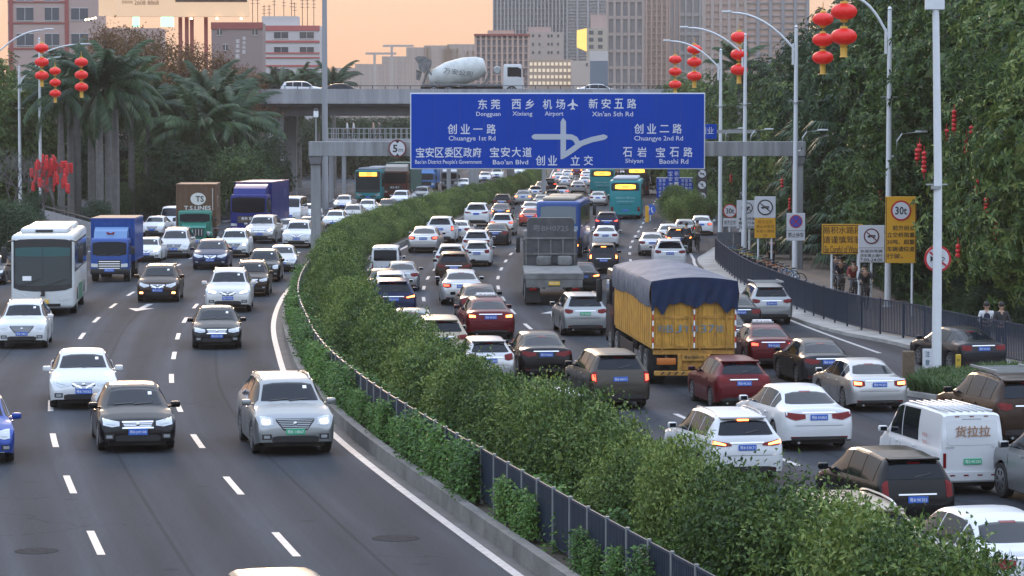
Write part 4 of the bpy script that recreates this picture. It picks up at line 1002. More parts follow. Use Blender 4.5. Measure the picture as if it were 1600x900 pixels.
# rising bank behind the path
def bank(name, f0, y0, y1, m, h=3.4, w=16, seed=0):
    ny = int((y1-y0)/1.5); nx = 14; vs = []; fs = []
    for j in range(ny+1):
        y = y0+(y1-y0)*j/ny
        for i in range(nx+1):
            t = i/nx; x = f0(y)+w*t; z = .1+h*(t**.8)+.35*mnoise.noise(Vector((x*.3, y*.3, seed)))*min(1, t*5); vs.append((x, y, z))
    K = nx+1
    for j in range(ny):
        for i in range(nx): a = j*K+i; fs.append((a, a+1, a+1+K, a+K))
    return tag(MB().add(vs, fs).build(name, m, smooth=60), kind='structure')
bank('bank_right', PR, 36, 300, SOIL, 3.2, 26)
# left side: concrete ramp with parapet climbing away to the left, and the branch road joining from behind
SLAB = mat('ramp_concrete', (.27,.27,.28), rough=.9, var=.2, vscale=.5)
# ------------------------------------------------------------------ traffic
def heading(Y, left):
    s = slopeL(Y) if left else slopeB(Y)
    return s
SHORT = {}
def put(kind, label, cat, color, px, py, left, wpx=None, front=0, rear=0, rails=False, deco='', lit='', plate='blue', dh=0.0, group=None, recipe=None, Lt=None, Wt=None, name=None, extra=None):
    """px,py: middle of the near end where it meets the road, in photo pixels"""
    P0 = gp(px, py); near = Vector((P0.x, P0.y)); s = heading(P0.y, left) + dh
    if recipe is None: sp = SPECS[kind]; Lt, Wt = sp['L'], sp['W']; rec = car_recipe(kind, front, rear, rails, deco)
    else: rec = recipe
    sc = 1.0
    if wpx: sc = max(.90, min(1.05, wpx/(F_PX/P0.y)/Wt))
    d = Vector((s, 1)).normalized(); c = near + d*(Lt/2*sc)
    rz = -math.atan(s) + (PI if left else 0)
    t = thing(name or {'sedan':'sedan_car','suv':'suv_car','hatch':'hatchback_car','mpv':'people_carrier','microvan':'minivan'}.get(kind, kind), label, cat, (c.x, c.y, .006), rz, group or ('oncoming vehicles on the left carriageway' if left else 'queueing vehicles on the right carriageway'), sc)
    pm = pt(color) if isinstance(color, str) else color
    m = {'PAINT': pm, 'MIRROR': pm, 'GRILLE': CHROME if front != 2 else METAL, 'HLAMP': LAMPON if 'h' in lit else LAMPG, 'FLAMP': FOGON if 'f' in lit else LAMPG,
         'TLAMP': TAILHOT if 't' in lit else (TAILON if 'r' in lit else TAILR), 'CLAMP': TAILHOT if 'c' in lit else TAILR,
         'ROOFU': pm, 'PLATE': dict(blue=PLATEB, green=PLATEG, yellow=PLATEY)[plate], 'BOX': pm, 'DEFL': pm, 'BUMPER': pm, 'STRIPE': pm}
    if extra: m.update(extra)
    small = P0.y > 190
    skip = ('door_seam', 'wiper', 'boot_seam', 'reflector', 'rear_wiper', 'exhaust', 'inspection_sticker', 'emblem', 'plate_lettering', 'mirror_glass', 'fog_light', 'reflector_strip') if small else ()
    if P0.y > 270: skip += ('door_handle', 'rim', 'bumper_trim', 'trim_strip', 'grille_bars')
    place(rec, t, m, skip)
    return t
GL_, GR_ = True, False
# --- left carriageway, coming towards the camera
put('sedan', 'glossy black sedan with chrome barred grille, nearest black car coming down the left carriageway', 'car', 'black', 216, 709, GL_, 122, front=0)
put('sedan', 'white sedan directly behind the nearest black sedan, twin dark grille openings', 'car', 'white', 131, 641, GL_, 106, front=1)
put('hatch', 'bright blue hatchback cut by the left edge of the photo', 'car', 'blue', -35, 728, GL_, 117, front=2)
put('suv', 'silver grey crossover with lit headlights and green number plate beside the median kerb', 'car', 'greysilver', 462, 714, GL_, 127, front=2, rails='chrome', lit='h', plate='green')
put('sedan', 'beige roofed car cut by the bottom edge, only its roof in view', 'car', 'beige', 473, 1108, GL_, None, front=0, rails=False)
put('sedan', 'black sedan with wide silver grille driving alone in front of the white crossover', 'car', 'black', 339, 547, GL_, 78, front=0)
put('suv', 'white compact crossover with fog lamps at the left edge in front of the white coach', 'car', 'white', 34, 546, GL_, 78, front=2, rails='chrome')
put('hatch', 'dark brown hatchback with glowing orange fog lamps over the white lane arrow', 'car', 'brown', 246, 473, GL_, 71, front=1, lit='f')
put('suv', 'white crossover with bright headlights and V shaped chrome grille', 'car', 'pearl', 356, 489, GL_, 72, front=1, rails='chrome', lit='h')
put('suv', 'dark brown crossover behind the white crossover with V shaped grille', 'car', 'brown', 391, 464, GL_, 54, front=0, rails='chrome')
put('suv', 'black four wheel drive car at the hedge side, behind the dark brown crossover', 'car', 'black', 411, 441, GL_, 50, front=2)
put('sedan', 'pale blue grey sedan next to the hedge, partly behind the black four wheel drive', 'car', 'silver', 440, 425, GL_, 48, front=0)
put('sedan', 'dark blue sedan with V shaped grille right of the silver people carrier', 'car', 'navy', 328, 422, GL_, 60, front=1)
put('mpv', 'silver people carrier with wide chrome grille driving in front of the green lorry cab', 'van', 'silver', 271, 404, GL_, 50, front=2)
put('sedan', 'white sedan with one bright headlight right beside the blue box lorry', 'car', 'white', 228, 410, GL_, 40, front=1, lit='h')
put('sedan', 'white sedan with large dark lower grille, rear of the two beside the blue box lorry', 'car', 'white', 237, 369, GL_, 35, front=2)
put('suv', 'white crossover with dark oval grille and lit headlight behind the dark blue sedan', 'car', 'white', 364, 403, GL_, 48, front=2, lit='h')
put('suv', 'boxy four wheel drive car with one bright headlight before the deep blue lorry', 'car', 'silver', 405, 381, GL_, 48, front=0, lit='h')
put('sedan', 'pale grey sedan between the boxy white four wheel drive and the gantry column', 'car', 'silver', 444, 374, GL_, 36, front=1)
put('sedan', 'beige grey sedan half hidden by the left gantry column', 'car', 'beige', 478, 370, GL_, 36, front=0)
put('suv', 'white crossover against the hedge just left of the gantry column foot', 'car', 'white', 463, 388, GL_, 46, front=1)
put('microvan', 'white minivan with tall windscreen just right of the deep blue lorry', 'van', 'white', 452, 350, GL_, 38, front=0)
put('hatch', 'small white car mostly hidden by the left gantry column', 'car', 'white', 480, 346, GL_, 30, front=0)
put('sedan', 'white sedan right of the gantry column, nose above the hedge', 'car', 'white', 520, 358, GL_, 34, front=0)
put('sedan', 'grey sedan above the hedge, right of the white sedan by the gantry column', 'car', 'greysilver', 548, 348, GL_, 34, front=2)
put('sedan', 'silver sedan with both headlights lit, left of the turquoise bus', 'car', 'silver', 534, 329, GL_, 28, front=0, lit='h')
put('sedan', 'white sedan in front of the turquoise oncoming bus', 'car', 'white', 571, 337, GL_, 27, front=1)
put('sedan', 'dark grey sedan at the hedge in front of the brown lorry', 'car', 'charcoal', 602, 336, GL_, 26, front=0)
put('suv', 'white crossover peeking over the hedge in front of the brown lorry', 'car', 'white', 623, 324, GL_, 25, front=0)
put('suv', 'grey crossover over the hedge in front of the small blue lorry', 'car', 'greysilver', 656, 316, GL_, 24, front=2)
put('sedan', 'small white sedan at the hedge beside the grey box lorry', 'car', 'white', 723, 297, GL_, 20, front=0)
put('sedan', 'distant silver sedan under the big blue sign, left of the white crossover', 'car', 'silver', 757, 285, GL_, 20, front=0)
put('suv', 'distant white crossover under the lower edge of the big blue sign, over the hedge', 'car', 'white', 776, 281, GL_, 19, front=0)
put('sedan', 'farthest white car over the hedge beneath the big blue sign', 'car', 'white', 811, 275, GL_, 17, front=0)
put('sedan', 'dark car cut by the left edge beside the white coach', 'car', 'charcoal', -20, 446, GL_, 52, front=0)
put('microvan', 'white minivan glimpsed between the rear white sedan and the green lorry cab', 'van', 'white', 263, 362, GL_, 32, front=0)
SB = dict(group='oncoming vehicles on the left carriageway')
put('coach', 'white coach with dark front mask and roof air conditioner on the left carriageway', 'coach', 'coachwhite', 67, 495, GL_, None, recipe=coach_recipe('white'), Lt=10.5, Wt=2.5, name='coach', dh=-.03, extra={'STRIPE': mat('stripe_green', (.02,.16,.10), rough=.4)})
put('boxtruck', 'bright blue box lorry with ribbed cargo box right behind the white coach', 'lorry', 'truckblue', 171, 441, GL_, None, recipe=boxtruck_recipe(deco='x'), Lt=6.2, Wt=2.15, name='box_lorry', extra={'DEFL': mat('deflector_pale', (.10,.20,.38), rough=.4), 'BUMPER': BLACKPL})
put('container', 'green bonneted lorry carrying a brown container lettered T.S.LINES', 'lorry', 'green', 303, 394, GL_, None, recipe=container_truck_recipe(), Lt=9.2, Wt=2.4, name='container_lorry', extra={'BOX': mat('container_brown', (.115,.062,.034), rough=.7, var=.2)}, dh=-.06)
put('semi', 'deep blue articulated lorry with tall blue box beside the brown container', 'lorry', 'deepblue', 388, 374, GL_, None, recipe=semi_recipe(), Lt=11, Wt=2.5, name='articulated_lorry')
put('citybus', 'turquoise city bus with lit orange destination sign coming along the left carriageway', 'bus', 'teal', 575, 316, GL_, None, recipe=citybus_recipe('x'), Lt=11, Wt=2.5, name='city_bus')
put('semi', 'brown fronted articulated lorry beside the oncoming turquoise bus', 'lorry', 'brownred', 617, 315, GL_, None, recipe=RECIPES.setdefault('semi', semi_recipe()), Lt=11, Wt=2.5, name='articulated_lorry', extra={'BOX': mat('box_green', (.03,.12,.11), rough=.5), 'DEFL': mat('defl_white', (.4,.36,.33), rough=.5)})
put('boxtruck', 'small blue lorry under the left part of the big blue sign', 'lorry', 'lightblue', 666, 299, GL_, None, recipe=RECIPES.setdefault('bt', boxtruck_recipe(top=3.3)), Lt=6.2, Wt=2.15, name='box_lorry')
put('boxtruck', 'pale grey box lorry under the big blue sign, right of the small blue lorry', 'lorry', 'dull', 702, 297, GL_, None, recipe=RECIPES['bt'], Lt=6.2, Wt=2.15, name='box_lorry', extra={'BOX': pt('silver'), 'DEFL': pt('silver')})
# --- right carriageway, tail ends towards the camera
put('suv', 'car half buried behind the nearest median shrubs, only its warm roof in view', 'car', 'beige', 1372, 960, GR_, None, rails='chrome')
put('mpv', 'black people carrier behind the nearest shrubs, reflections on its wide rear window', 'car', 'black', 1434, 836, GR_, 124, rear=0)
put('sedan', 'white sedan cut by the bottom right corner', 'car', 'white', 1620, 965, GR_, None, rear=3)
put('suv', 'silver car cut by the right edge beside the white delivery minivan', 'car', 'greysilver', 1738, 812, GR_, None, rear=0)
put('microvan', 'white delivery minivan with brown lettering on its rear and green number plate', 'van', 'white', 1519, 775, GR_, 108, rear=0, deco='van', plate='green')
put('suv', 'dark brown four wheel drive with silver roof rack at the right edge', 'car', 'brown', 1614, 702, GR_, None, rear=0, rails='rack', extra={'GRILLE': METAL})
put('sedan', 'white sedan with red corner lamps in the middle of the right carriageway', 'car', 'white', 1280, 706, GR_, 117, rear=3)
put('sedan', 'silver sedan with lit brake lamps left of the green planter island', 'car', 'silver', 1375, 645, GR_, 95, rear=0, lit='t')
put('hatch', 'dark red hatchback behind the orange tarpaulin lorry', 'car', 'darkred', 1163, 642, GR_, 92, rear=0)
put('suv', 'white crossover with lit brake lamps emerging above the near shrubs', 'car', 'white', 1168, 760, GR_, 121, rear=2, rails='chrome', lit='tc')
put('sedan', 'charcoal sedan between the red taxi and the silver sedan', 'car', 'charcoal', 1296, 606, GR_, 80, rear=3)
put('sedan', 'dark red taxi sedan with roof sign beside the railing', 'taxi', 'darkred', 1209, 577, GR_, 80, rear=0, deco='taxi', lit='r')
put('sedan', 'dark bronze sedan on the slip road behind the white pole and grass island', 'car', 'charcoal', 1538, 583, GR_, 80, rear=0, dh=-.16)
put('suv', 'silver crossover with roof rack beside the dark railing', 'car', 'greysilver', 1206, 508, GR_, 68, rear=0, rails='rack')
put('sedan', 'dark sedan squeezed between orange lorry and the silver crossover with rack', 'car', 'charcoal', 1158, 520, GR_, 62, rear=0)
put('sedan', 'blue grey sedan tucked behind the right rear corner of the orange lorry', 'car', 'charcoal', 1142, 555, GR_, 66, rear=0)
put('tarptruck', 'orange cargo lorry covered with a dark blue tarpaulin', 'lorry', 'charcoal', 1084, 606, GR_, None, recipe=tarp_truck_recipe(), Lt=12, Wt=2.5, name='cargo_lorry', dh=.05)
put('suv', 'bronze grey crossover with tall upright red lamps, left behind the orange lorry', 'car', 'bronze', 970, 641, GR_, 98, rear=1, lit='r')
put('hatch', 'white car mostly hidden by shrubs left of the bronze crossover', 'car', 'white', 884, 706, GR_, 105, rear=0)
put('sedan', 'black sedan with chrome boot strip left of the silver crossover with green plate', 'car', 'black', 854, 594, GR_, 86, rear=3)
put('hatch', 'pale car showing its square rear window above the shrubs, left of the black sedan', 'car', 'silver', 767, 602, GR_, 76, rear=0)
put('sedan', 'dark red taxi sedan with lit lamps and a white roof board, right of the shrubs', 'taxi', 'darkred', 767, 532, GR_, 78, rear=0, deco='taxi', lit='rt')
put('suv', 'beige roofed car sunk behind the shrubs, left of the red taxi with lit lamps', 'car', 'beige', 693, 572, GR_, 74, rear=0)
put('sedan', 'grey green sedan just above the shrubs with a pale roof', 'car', 'greygreen', 648, 547, GR_, 66, rear=0)
put('suv', 'dark blue crossover with wide lit red lamps near the median shrubs', 'car', 'navy', 615, 504, GR_, 73, rear=2, lit='t')
put('suv', 'white topped crossover directly ahead of the dark blue crossover with lit lamps', 'car', 'white', 611, 484, GR_, 58, rear=0)
put('sedan', 'brown grey sedan in the lane next to the hedge, ahead of the white topped crossover', 'car', 'brown', 599, 470, GR_, 56, rear=0)
put('sedan', 'grey sedan with maroon lamps right of the brown grey sedan', 'car', 'greysilver', 628, 456, GR_, 50, rear=0)
put('microvan', 'small white van in the lane next to the hedge', 'van', 'white', 602, 442, GR_, 46, rear=0)
put('sedan', 'black sedan with dark smoked lamps ahead of the red taxi in the second lane', 'car', 'charcoal', 752, 505, GR_, 70, rear=2)
put('sedan', 'light silver sedan with lit lamps left of the dark sedan in the second lane', 'car', 'silver', 722, 478, GR_, 66, rear=0, lit='r')
put('suv', 'brown crossover with dark rear window in the second lane', 'car', 'brown', 709, 447, GR_, 57, rear=2)
put('suv', 'white crossover directly ahead of the brown crossover', 'car', 'white', 704, 430, GR_, 50, rear=0, rails='chrome')
put('hatch', 'white hatchback between the dashed lane lines left of the grey flatbed lorry', 'car', 'white', 745, 417, GR_, 44, rear=2)
put('suv', 'white crossover with roof rails just ahead of the white hatchback', 'car', 'white', 744, 402, GR_, 44, rear=0, rails='chrome')
put('sedan', 'silver sedan with lit red lamps alone in the lane beside the hedge', 'car', 'silver', 661, 396, GR_, 51, rear=0, lit='r')
put('sedan', 'dark grey sedan right of the white crossover with roof rails', 'car', 'charcoal', 774, 384, GR_, 42, rear=0)
put('suv', 'large white four wheel drive with lit right lamp at the hedge', 'car', 'white', 687, 381, GR_, 46, rear=1, lit='r')
put('sedan', 'cream sedan just right of the large white four wheel drive', 'car', 'pearl', 716, 377, GR_, 34, rear=0)
put('suv', 'silver car with dark rear glass ahead of the dark grey sedan', 'car', 'silver', 784, 369, GR_, 38, rear=0, lit='r')
put('suv', 'white rounded crossover alone in the lane by the hedge, ahead of the cream sedan', 'car', 'white', 744, 354, GR_, 40, rear=2)
put('sedan', 'dark sedan with both lamps lit red ahead of the silver car with dark glass', 'car', 'charcoal', 781, 346, GR_, 34, rear=0, lit='t')
put('suv', 'small black crossover ahead of the dark sedan with lit lamps', 'car', 'black', 784, 331, GR_, 29, rear=0, rails='chrome')
put('sedan', 'dark grey sedan with red lit lamps left of the blue coach top', 'car', 'greysilver', 817, 321, GR_, 29, rear=0, lit='t')
put('sedan', 'silver white hatch nose to tail ahead of the dark grey sedan with red lamps', 'car', 'silver', 836, 311, GR_, 25, rear=0)
put('sedan', 'white car with red rear panel left of the blue coach', 'car', 'red', 827, 354, GR_, 30, rear=0, lit='r')
put('sedan', 'pale car ahead of the one with the red rear panel', 'car', 'silver', 828, 341, GR_, 29, rear=0)
put('sedan', 'greenish grey car between blue coach roof and the pale car', 'car', 'greygreen', 845, 328, GR_, 24, rear=0)
put('sedan', 'dark small sedan second behind the black off roader', 'car', 'charcoal', 846, 303, GR_, 22, rear=0)
put('suv', 'black off roader below the middle of the big blue sign with one red lamp', 'car', 'black', 857, 302, GR_, 26, rear=0, lit='r')
put('sedan', 'dark roofed car just ahead of the blue coach roof', 'car', 'charcoal', 862, 318, GR_, 25, rear=0)
put('sedan', 'silver sedan with a red lamp ahead of the blue coach', 'car', 'silver', 877, 311, GR_, 25, rear=0, lit='r')
put('sedan', 'silver sedan in the far queue right of the black off roader', 'car', 'silver', 882, 293, GR_, 21, rear=0)
put('sedan', 'distant pinkish white car behind the silver sedan of the far queue', 'car', 'pearl', 872, 286, GR_, 19, rear=0, lit='r')
put('sedan', 'distant car with glowing lamps at the left of the far queue', 'car', 'pearl', 886, 281, GR_, 18, rear=0, lit='t')
put('sedan', 'farthest left car of the queue under the big blue sign', 'car', 'silver', 879, 274, GR_, 17, rear=0, lit='r')
put('suv', 'distant red glowing car in the middle of the far queue', 'car', 'darkred', 901, 276, GR_, 16, rear=0, lit='t')
put('sedan', 'white sedan standing clear in the middle of the far queue', 'car', 'white', 903, 303, GR_, 25, rear=0)
put('sedan', 'silver car with red lamps left of the farther turquoise bus', 'car', 'silver', 914, 293, GR_, 20, rear=0, lit='t')
put('sedan', 'distant pale car directly ahead of the silver car with red lamps by the farther bus', 'car', 'pearl', 916, 283, GR_, 18, rear=0, lit='r')
put('sedan', 'distant white car at the top of the far queue, left of the farther bus roof', 'car', 'white', 924, 276, GR_, 17, rear=0, lit='r')
put('sedan', 'light grey sedan between the blue coach and the nearer turquoise bus', 'car', 'silver', 934, 322, GR_, 28, rear=0)
put('microvan', 'distant white minibus between the two destination signs', 'minibus', 'white', 969, 290, GR_, 19, rear=0)
put('citybus', 'nearer turquoise city bus with lit orange sign, rear view', 'bus', 'teal', 977, 343, GR_, None, recipe=RECIPES.setdefault('cb', citybus_recipe('x')), Lt=11, Wt=2.5, name='city_bus')
put('citybus', 'farther turquoise city bus just below the big blue sign', 'bus', 'teal', 941, 312, GR_, None, recipe=RECIPES['cb'], Lt=11, Wt=2.5, name='city_bus')
put('citybus', 'dark grey city bus with lit orange sign right of the turquoise buses', 'bus', 'charcoal', 995, 306, GR_, None, recipe=RECIPES['cb'], Lt=11, Wt=2.5, name='city_bus')
put('suv', 'dark blue crossover with lit right lamp beside the blue coach', 'car', 'navy', 948, 366, GR_, 36, rear=0, lit='r')
put('sedan', 'white sedan between the blue coach and the empty lane', 'car', 'white', 946, 387, GR_, 34, rear=0)
put('mpv', 'dark car with lit left lamp and brake lamp ahead of the green plated crossover', 'car', 'charcoal', 943, 428, GR_, 50, rear=0, lit='tc')
put('sedan', 'black sedan with lit right lamp beside the flatbed lorry deck', 'car', 'black', 912, 458, GR_, 50, rear=1, lit='t')
put('coach', 'blue coach with pale rear panel ahead of the grey flatbed lorry', 'coach', 'busblue', 872, 405, GR_, None, recipe=coach_recipe('blue'), Lt=10.5, Wt=2.5, name='coach', extra={'STRIPE': pt('charcoal'), 'ROOFU': pt('beige')}, dh=.05)
put('flatbed', 'dusty grey flatbed lorry with tall dark headboard', 'lorry', 'dull', 866, 478, GR_, None, recipe=flatbed_recipe(), Lt=10.2, Wt=2.5, name='flatbed_lorry', dh=.04)
put('suv', 'silver green crossover with green number plate right behind the flatbed lorry', 'car', 'greysilver', 915, 526, GR_, 66, rear=0, rails='chrome', plate='green')
put('suv', 'white crossover with roof rails just beyond the tarpaulin top', 'car', 'white', 1047, 422, GR_, 52, rear=0, rails='chrome')
put('sedan', 'light sedan left of the white crossover beyond the tarpaulin', 'car', 'silver', 1019, 400, GR_, 34, rear=0)
put('suv', 'dark car with orange lamp and centre brake lamp beside the cyclists', 'car', 'charcoal', 1060, 396, GR_, 38, rear=2, lit='tc')
put('sedan', 'pale car with red lamps half behind the dark car with orange lamp', 'car', 'pearl', 1045, 384, GR_, 30, rear=0, lit='r')
put('sedan', 'greenish silver sedan left of the white sedan at the slip road', 'car', 'greygreen', 1070, 375, GR_, 33, rear=0, lit='r')
put('sedan', 'clean white sedan with red lamps at the head of the slip road', 'car', 'white', 1096, 368, GR_, 36, rear=0, lit='r')
# ------------------------------------------------------------------ vegetation
def leafmat(name, cols, rough=.5, trans=.25, nscale=.5, namt=.5, spec=.35):
    m = bpy.data.materials.new(name); m.use_nodes = True; n = m.node_tree.nodes; l = m.node_tree.links; b = n['Principled BSDF']
    ge = n.new('ShaderNodeNewGeometry'); tc = n.new('ShaderNodeTexCoord'); no = n.new('ShaderNodeTexNoise'); no.inputs['Scale'].default_value = nscale; no.inputs['Detail'].default_value = 3
    l.new(tc.outputs['Object'], no.inputs['Vector']); oi = n.new('ShaderNodeObjectInfo')
    m1 = n.new('ShaderNodeMath'); m1.operation = 'MULTIPLY'; m1.inputs[1].default_value = 1-namt; l.new(ge.outputs['Random Per Island'], m1.inputs[0])
    m2 = n.new('ShaderNodeMath'); m2.operation = 'MULTIPLY_ADD'; m2.inputs[1].default_value = namt; l.new(no.outputs['Fac'], m2.inputs[0]); l.new(m1.outputs[0], m2.inputs[2])
    m3 = n.new('ShaderNodeMath'); m3.operation = 'MULTIPLY_ADD'; m3.inputs[1].default_value = .36; m3.inputs[2].default_value = -.18; l.new(oi.outputs['Random'], m3.inputs[0])
    m4 = n.new('ShaderNodeMath'); m4.operation = 'ADD'; l.new(m2.outputs[0], m4.inputs[0]); l.new(m3.outputs[0], m4.inputs[1])
    cr = n.new('ShaderNodeValToRGB'); e = cr.color_ramp.elements; e[0].position = .2; e[1].position = .85
    e[0].color = (*cols[0], 1); e[1].color = (*cols[-1], 1)
    for i, c in enumerate(cols[1:-1]): q = e.new(.2+.65*(i+1)/(len(cols)-1)); q.color = (*c, 1)
    l.new(m4.outputs[0], cr.inputs[0]); l.new(cr.outputs[0], b.inputs['Base Color']); b.inputs['Roughness'].default_value = rough; b.inputs['Specular IOR Level'].default_value = spec
    tr = n.new('ShaderNodeBsdfTranslucent'); mx = n.new('ShaderNodeMixShader'); mx.inputs[0].default_value = trans; out = n['Material Output']
    l.new(cr.outputs[0], tr.inputs[0]); l.new(b.outputs[0], mx.inputs[1]); l.new(tr.outputs[0], mx.inputs[2]); l.new(mx.outputs[0], out.inputs[0])
    MATS[name] = m; return m
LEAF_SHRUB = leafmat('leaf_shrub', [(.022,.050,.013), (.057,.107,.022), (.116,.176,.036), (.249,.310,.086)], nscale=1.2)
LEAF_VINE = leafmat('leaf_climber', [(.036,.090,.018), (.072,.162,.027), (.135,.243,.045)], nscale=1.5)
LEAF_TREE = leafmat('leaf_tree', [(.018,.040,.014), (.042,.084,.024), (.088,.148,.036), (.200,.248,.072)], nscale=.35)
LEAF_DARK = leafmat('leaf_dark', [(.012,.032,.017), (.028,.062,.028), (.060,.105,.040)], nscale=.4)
LEAF_PALM = leafmat('leaf_palm', [(.016,.042,.022), (.034,.074,.036), (.085,.15,.055)], nscale=.3, rough=.45)
LEAF_BROWN = leafmat('leaf_russet', [(.06,.035,.018), (.13,.060,.022), (.17,.09,.03), (.07,.065,.03)], nscale=.3)
LEAF_GRASS = leafmat('leaf_grass', [(.02,.05,.018), (.05,.10,.03), (.09,.14,.05)], nscale=2)
BARK = mat('bark', (.10,.085,.07), rough=.95, var=.4, vscale=4, bump=.4)
PALMBARK = mat('palm_bark', (.13,.125,.12), rough=.9, var=.25, vscale=3, bump=.2)
def leaf(vs, fs, p, d, n, ln, w, fold=.25, bend=0.0):
    """one leaf: two folded halves along direction d"""
    s = d.cross(n)
    if s.length < 1e-6: return
    s = s.normalized()*w*.5; n = n.normalized(); o = len(vs); mid = p + d*ln*.45
    vs += [tuple(p), tuple(mid+s+n*w*fold), tuple(p+d*ln-n*ln*bend), tuple(mid-s+n*w*fold)]
    fs += [(o, o+1, o+2), (o, o+2, o+3)]
def rdir(rnd):
    while True:
        v = Vector((rnd.uniform(-1,1), rnd.uniform(-1,1), rnd.uniform(-1,1)))
        if .05 < v.length < 1: return v.normalized()
def cloud(name, blobs, n, ln, w, seed, rosette=1, droop=.3, lump=.28, lscale=1.6, inner=.62, core=True, zmin=None, m=None, sprigs=0):
    """leafy mass: blobs = [(x,y,z,r or (rx,ry,rz))]; leaves fill the shell of each lumpy blob"""
    rnd = random.Random(seed); vs = []; fs = []
    bl = [(Vector(b[:3]), Vector(b[3]) if isinstance(b[3], tuple) else Vector((b[3],)*3)) for b in blobs]
    wts = [r.x*r.z for _, r in bl]; off = Vector((seed*3.7, seed*1.3, 0))
    def lumpf(d, c): return 1 + lump*2*mnoise.noise(d*lscale + c*.7 + off) + lump*.8*mnoise.noise(d*lscale*3.1 + c + off)
    for _ in range(n):
        c, r = rnd.choices(bl, wts)[0]; d = rdir(rnd)
        k = lumpf(d, c)*(inner + (1.03-inner)*rnd.random()**.55)
        p = c + Vector((d.x*r.x, d.y*r.y, d.z*r.z))*k
        if zmin is not None and p.z < zmin: continue
        if rosette > 1:
            ax = (d*.8 + Vector((0,0,.35)) + rdir(rnd)*.35).normalized(); u = ax.orthogonal().normalized(); q = ax.cross(u); a0 = rnd.uniform(0, 6.28)
            for k2 in range(rosette):
                a = a0 + 2*PI*k2/rosette + rnd.uniform(-.2, .2); out = u*math.cos(a)+q*math.sin(a)
                dd = (out + ax*rnd.uniform(-.1, .5) + Vector((0,0,-droop*rnd.uniform(.4, 1.5)))).normalized()
                nn = (ax + out*.2).normalized(); leaf(vs, fs, p, dd, nn, ln*rnd.uniform(.7, 1.15), w*rnd.uniform(.8, 1.2), bend=.12)
        else:
            dd = (d*.5 + rdir(rnd)*.9 + Vector((0,0,-droop))).normalized(); nn = (d + rdir(rnd)*.7 + Vector((0,0,.4))).normalized()
            leaf(vs, fs, p, dd, nn, ln*rnd.uniform(.6, 1.25), w*rnd.uniform(.7, 1.2))
    for _ in range(sprigs):
        c, r = rnd.choices(bl, wts)[0]; d = rdir(rnd); d.z = abs(d.z)*.9+.1; d.normalize(); p = c + Vector((d.x*r.x, d.y*r.y, d.z*r.z))*.85; g = (d+Vector((0,0,.5))+rdir(rnd)*.4).normalized(); n_l = rnd.randint(9, 16)
        for k in range(n_l):
            q = p+g*(.045*k)+Vector((0,0,-.002*k*k)); leaf(vs, fs, q, (rdir(rnd)+g*.6+Vector((0,0,-.3))).normalized(), (rdir(rnd)+Vector((0,0,1))).normalized(), ln*rnd.uniform(.7, 1.1), w*rnd.uniform(.7, 1.1))
    if core:
        for c, r in bl:
            bm = bmesh.new(); bmesh.ops.create_icosphere(bm, subdivisions=2, radius=1); o = len(vs)
            for v in bm.verts:
                d = v.co.normalized(); k = lumpf(d, c)*(inner-.26); p = c + Vector((d.x*r.x, d.y*r.y, d.z*r.z))*k
                if zmin is not None: p.z = max(p.z, zmin)
                vs.append(tuple(p))
            fs += [tuple(v.index+o for v in f.verts) for f in bm.faces]; bm.free()
    me = bpy.data.meshes.new(name); me.from_pydata(vs, [], fs); me.update(); me.materials.append(m); return me
def limbs(name, h, r, tips, seed, m=BARK, base=0.0, lean=0.0):
    rnd = random.Random(seed); mb = MB(); pts = [Vector((lean*t*t + .08*rnd.uniform(-1,1)*t, .08*rnd.uniform(-1,1)*t, base+h*t)) for t in (0, .25, .5, .75, 1)]
    mb.tube(pts, [r*1.35, r, r*.9, r*.75, r*.5], 9)
    for (x, y, z) in tips:
        a = pts[2+rnd.randrange(2)]; b = Vector((x, y, z)); mid = a.lerp(b, .5)+Vector((0,0,-.1*(b-a).length)); mb.tube([a, mid, b], [r*.45, r*.3, r*.1], 6)
    return mb.mesh(name, m, 50)

# --- shrubs of the median hedge
SHRUB = [cloud('crown', [(0,0,1.15,(1.0,.95,1.1)), (.35*math.cos(i*2.1),.35*math.sin(i*2.1),1.55,(.7,.7,.65)), (-.4*math.cos(i),.4,.9,(.75,.7,.8))], 6400, .105, .055, 10+i, droop=.35, lump=.30, lscale=1.9, inner=.60, zmin=.05, m=LEAF_SHRUB, sprigs=70) for i in range(4)]
STEM = limbs('stem', .9, .05, [(.3,.2,1.4), (-.3,.1,1.5), (.1,-.3,1.3)], 5)
rs = random.Random(3)
def shrub(x, y, z, sc, i, label, group, m=None, cat='shrub', sz=1.0):
    t = thing(cat, label, cat, (x, y, z), rs.uniform(0, 6.28), group); t.scale = (sc, sc, sc*sz)
    link('crown', SHRUB[i % 4], t, m=m or LEAF_SHRUB); link('stem', STEM, t, m=BARK); return t
y = 31.5; i = 0
while y < 139:
    near = y < 100
    sc = rs.uniform(.66, 1.0)*(1 if y < 118 else .98); wob = rs.uniform(-.16, .22)
    shrub(L(y)+2.42+wob, y, .15, sc, i+rs.randrange(2), 'leafy ficus shrub in the dense hedge on the near median beside the dark fence', 'median hedge shrubs behind the dark fence', sz=rs.uniform(.92, 1.22)*.9/sc)
    y += rs.uniform(1.25, 1.6); i += 1
y = 137
while y < 400:
    shrub(L(y)+1.75, y, .12, rs.uniform(.80, .92), i, 'leafy shrub in the far hedge on the left carriageway side of the median', 'far median hedge shrubs, left row', sz=.95)
    if y < 330: shrub(B(y)-8.35, y+.5, .12, rs.uniform(.56, .68), i+1, 'low leafy shrub in the far hedge on the right carriageway side of the median', 'far median hedge shrubs, right row', sz=.9)
    y += 1.6 if y < 215 else 2.9; i += 1
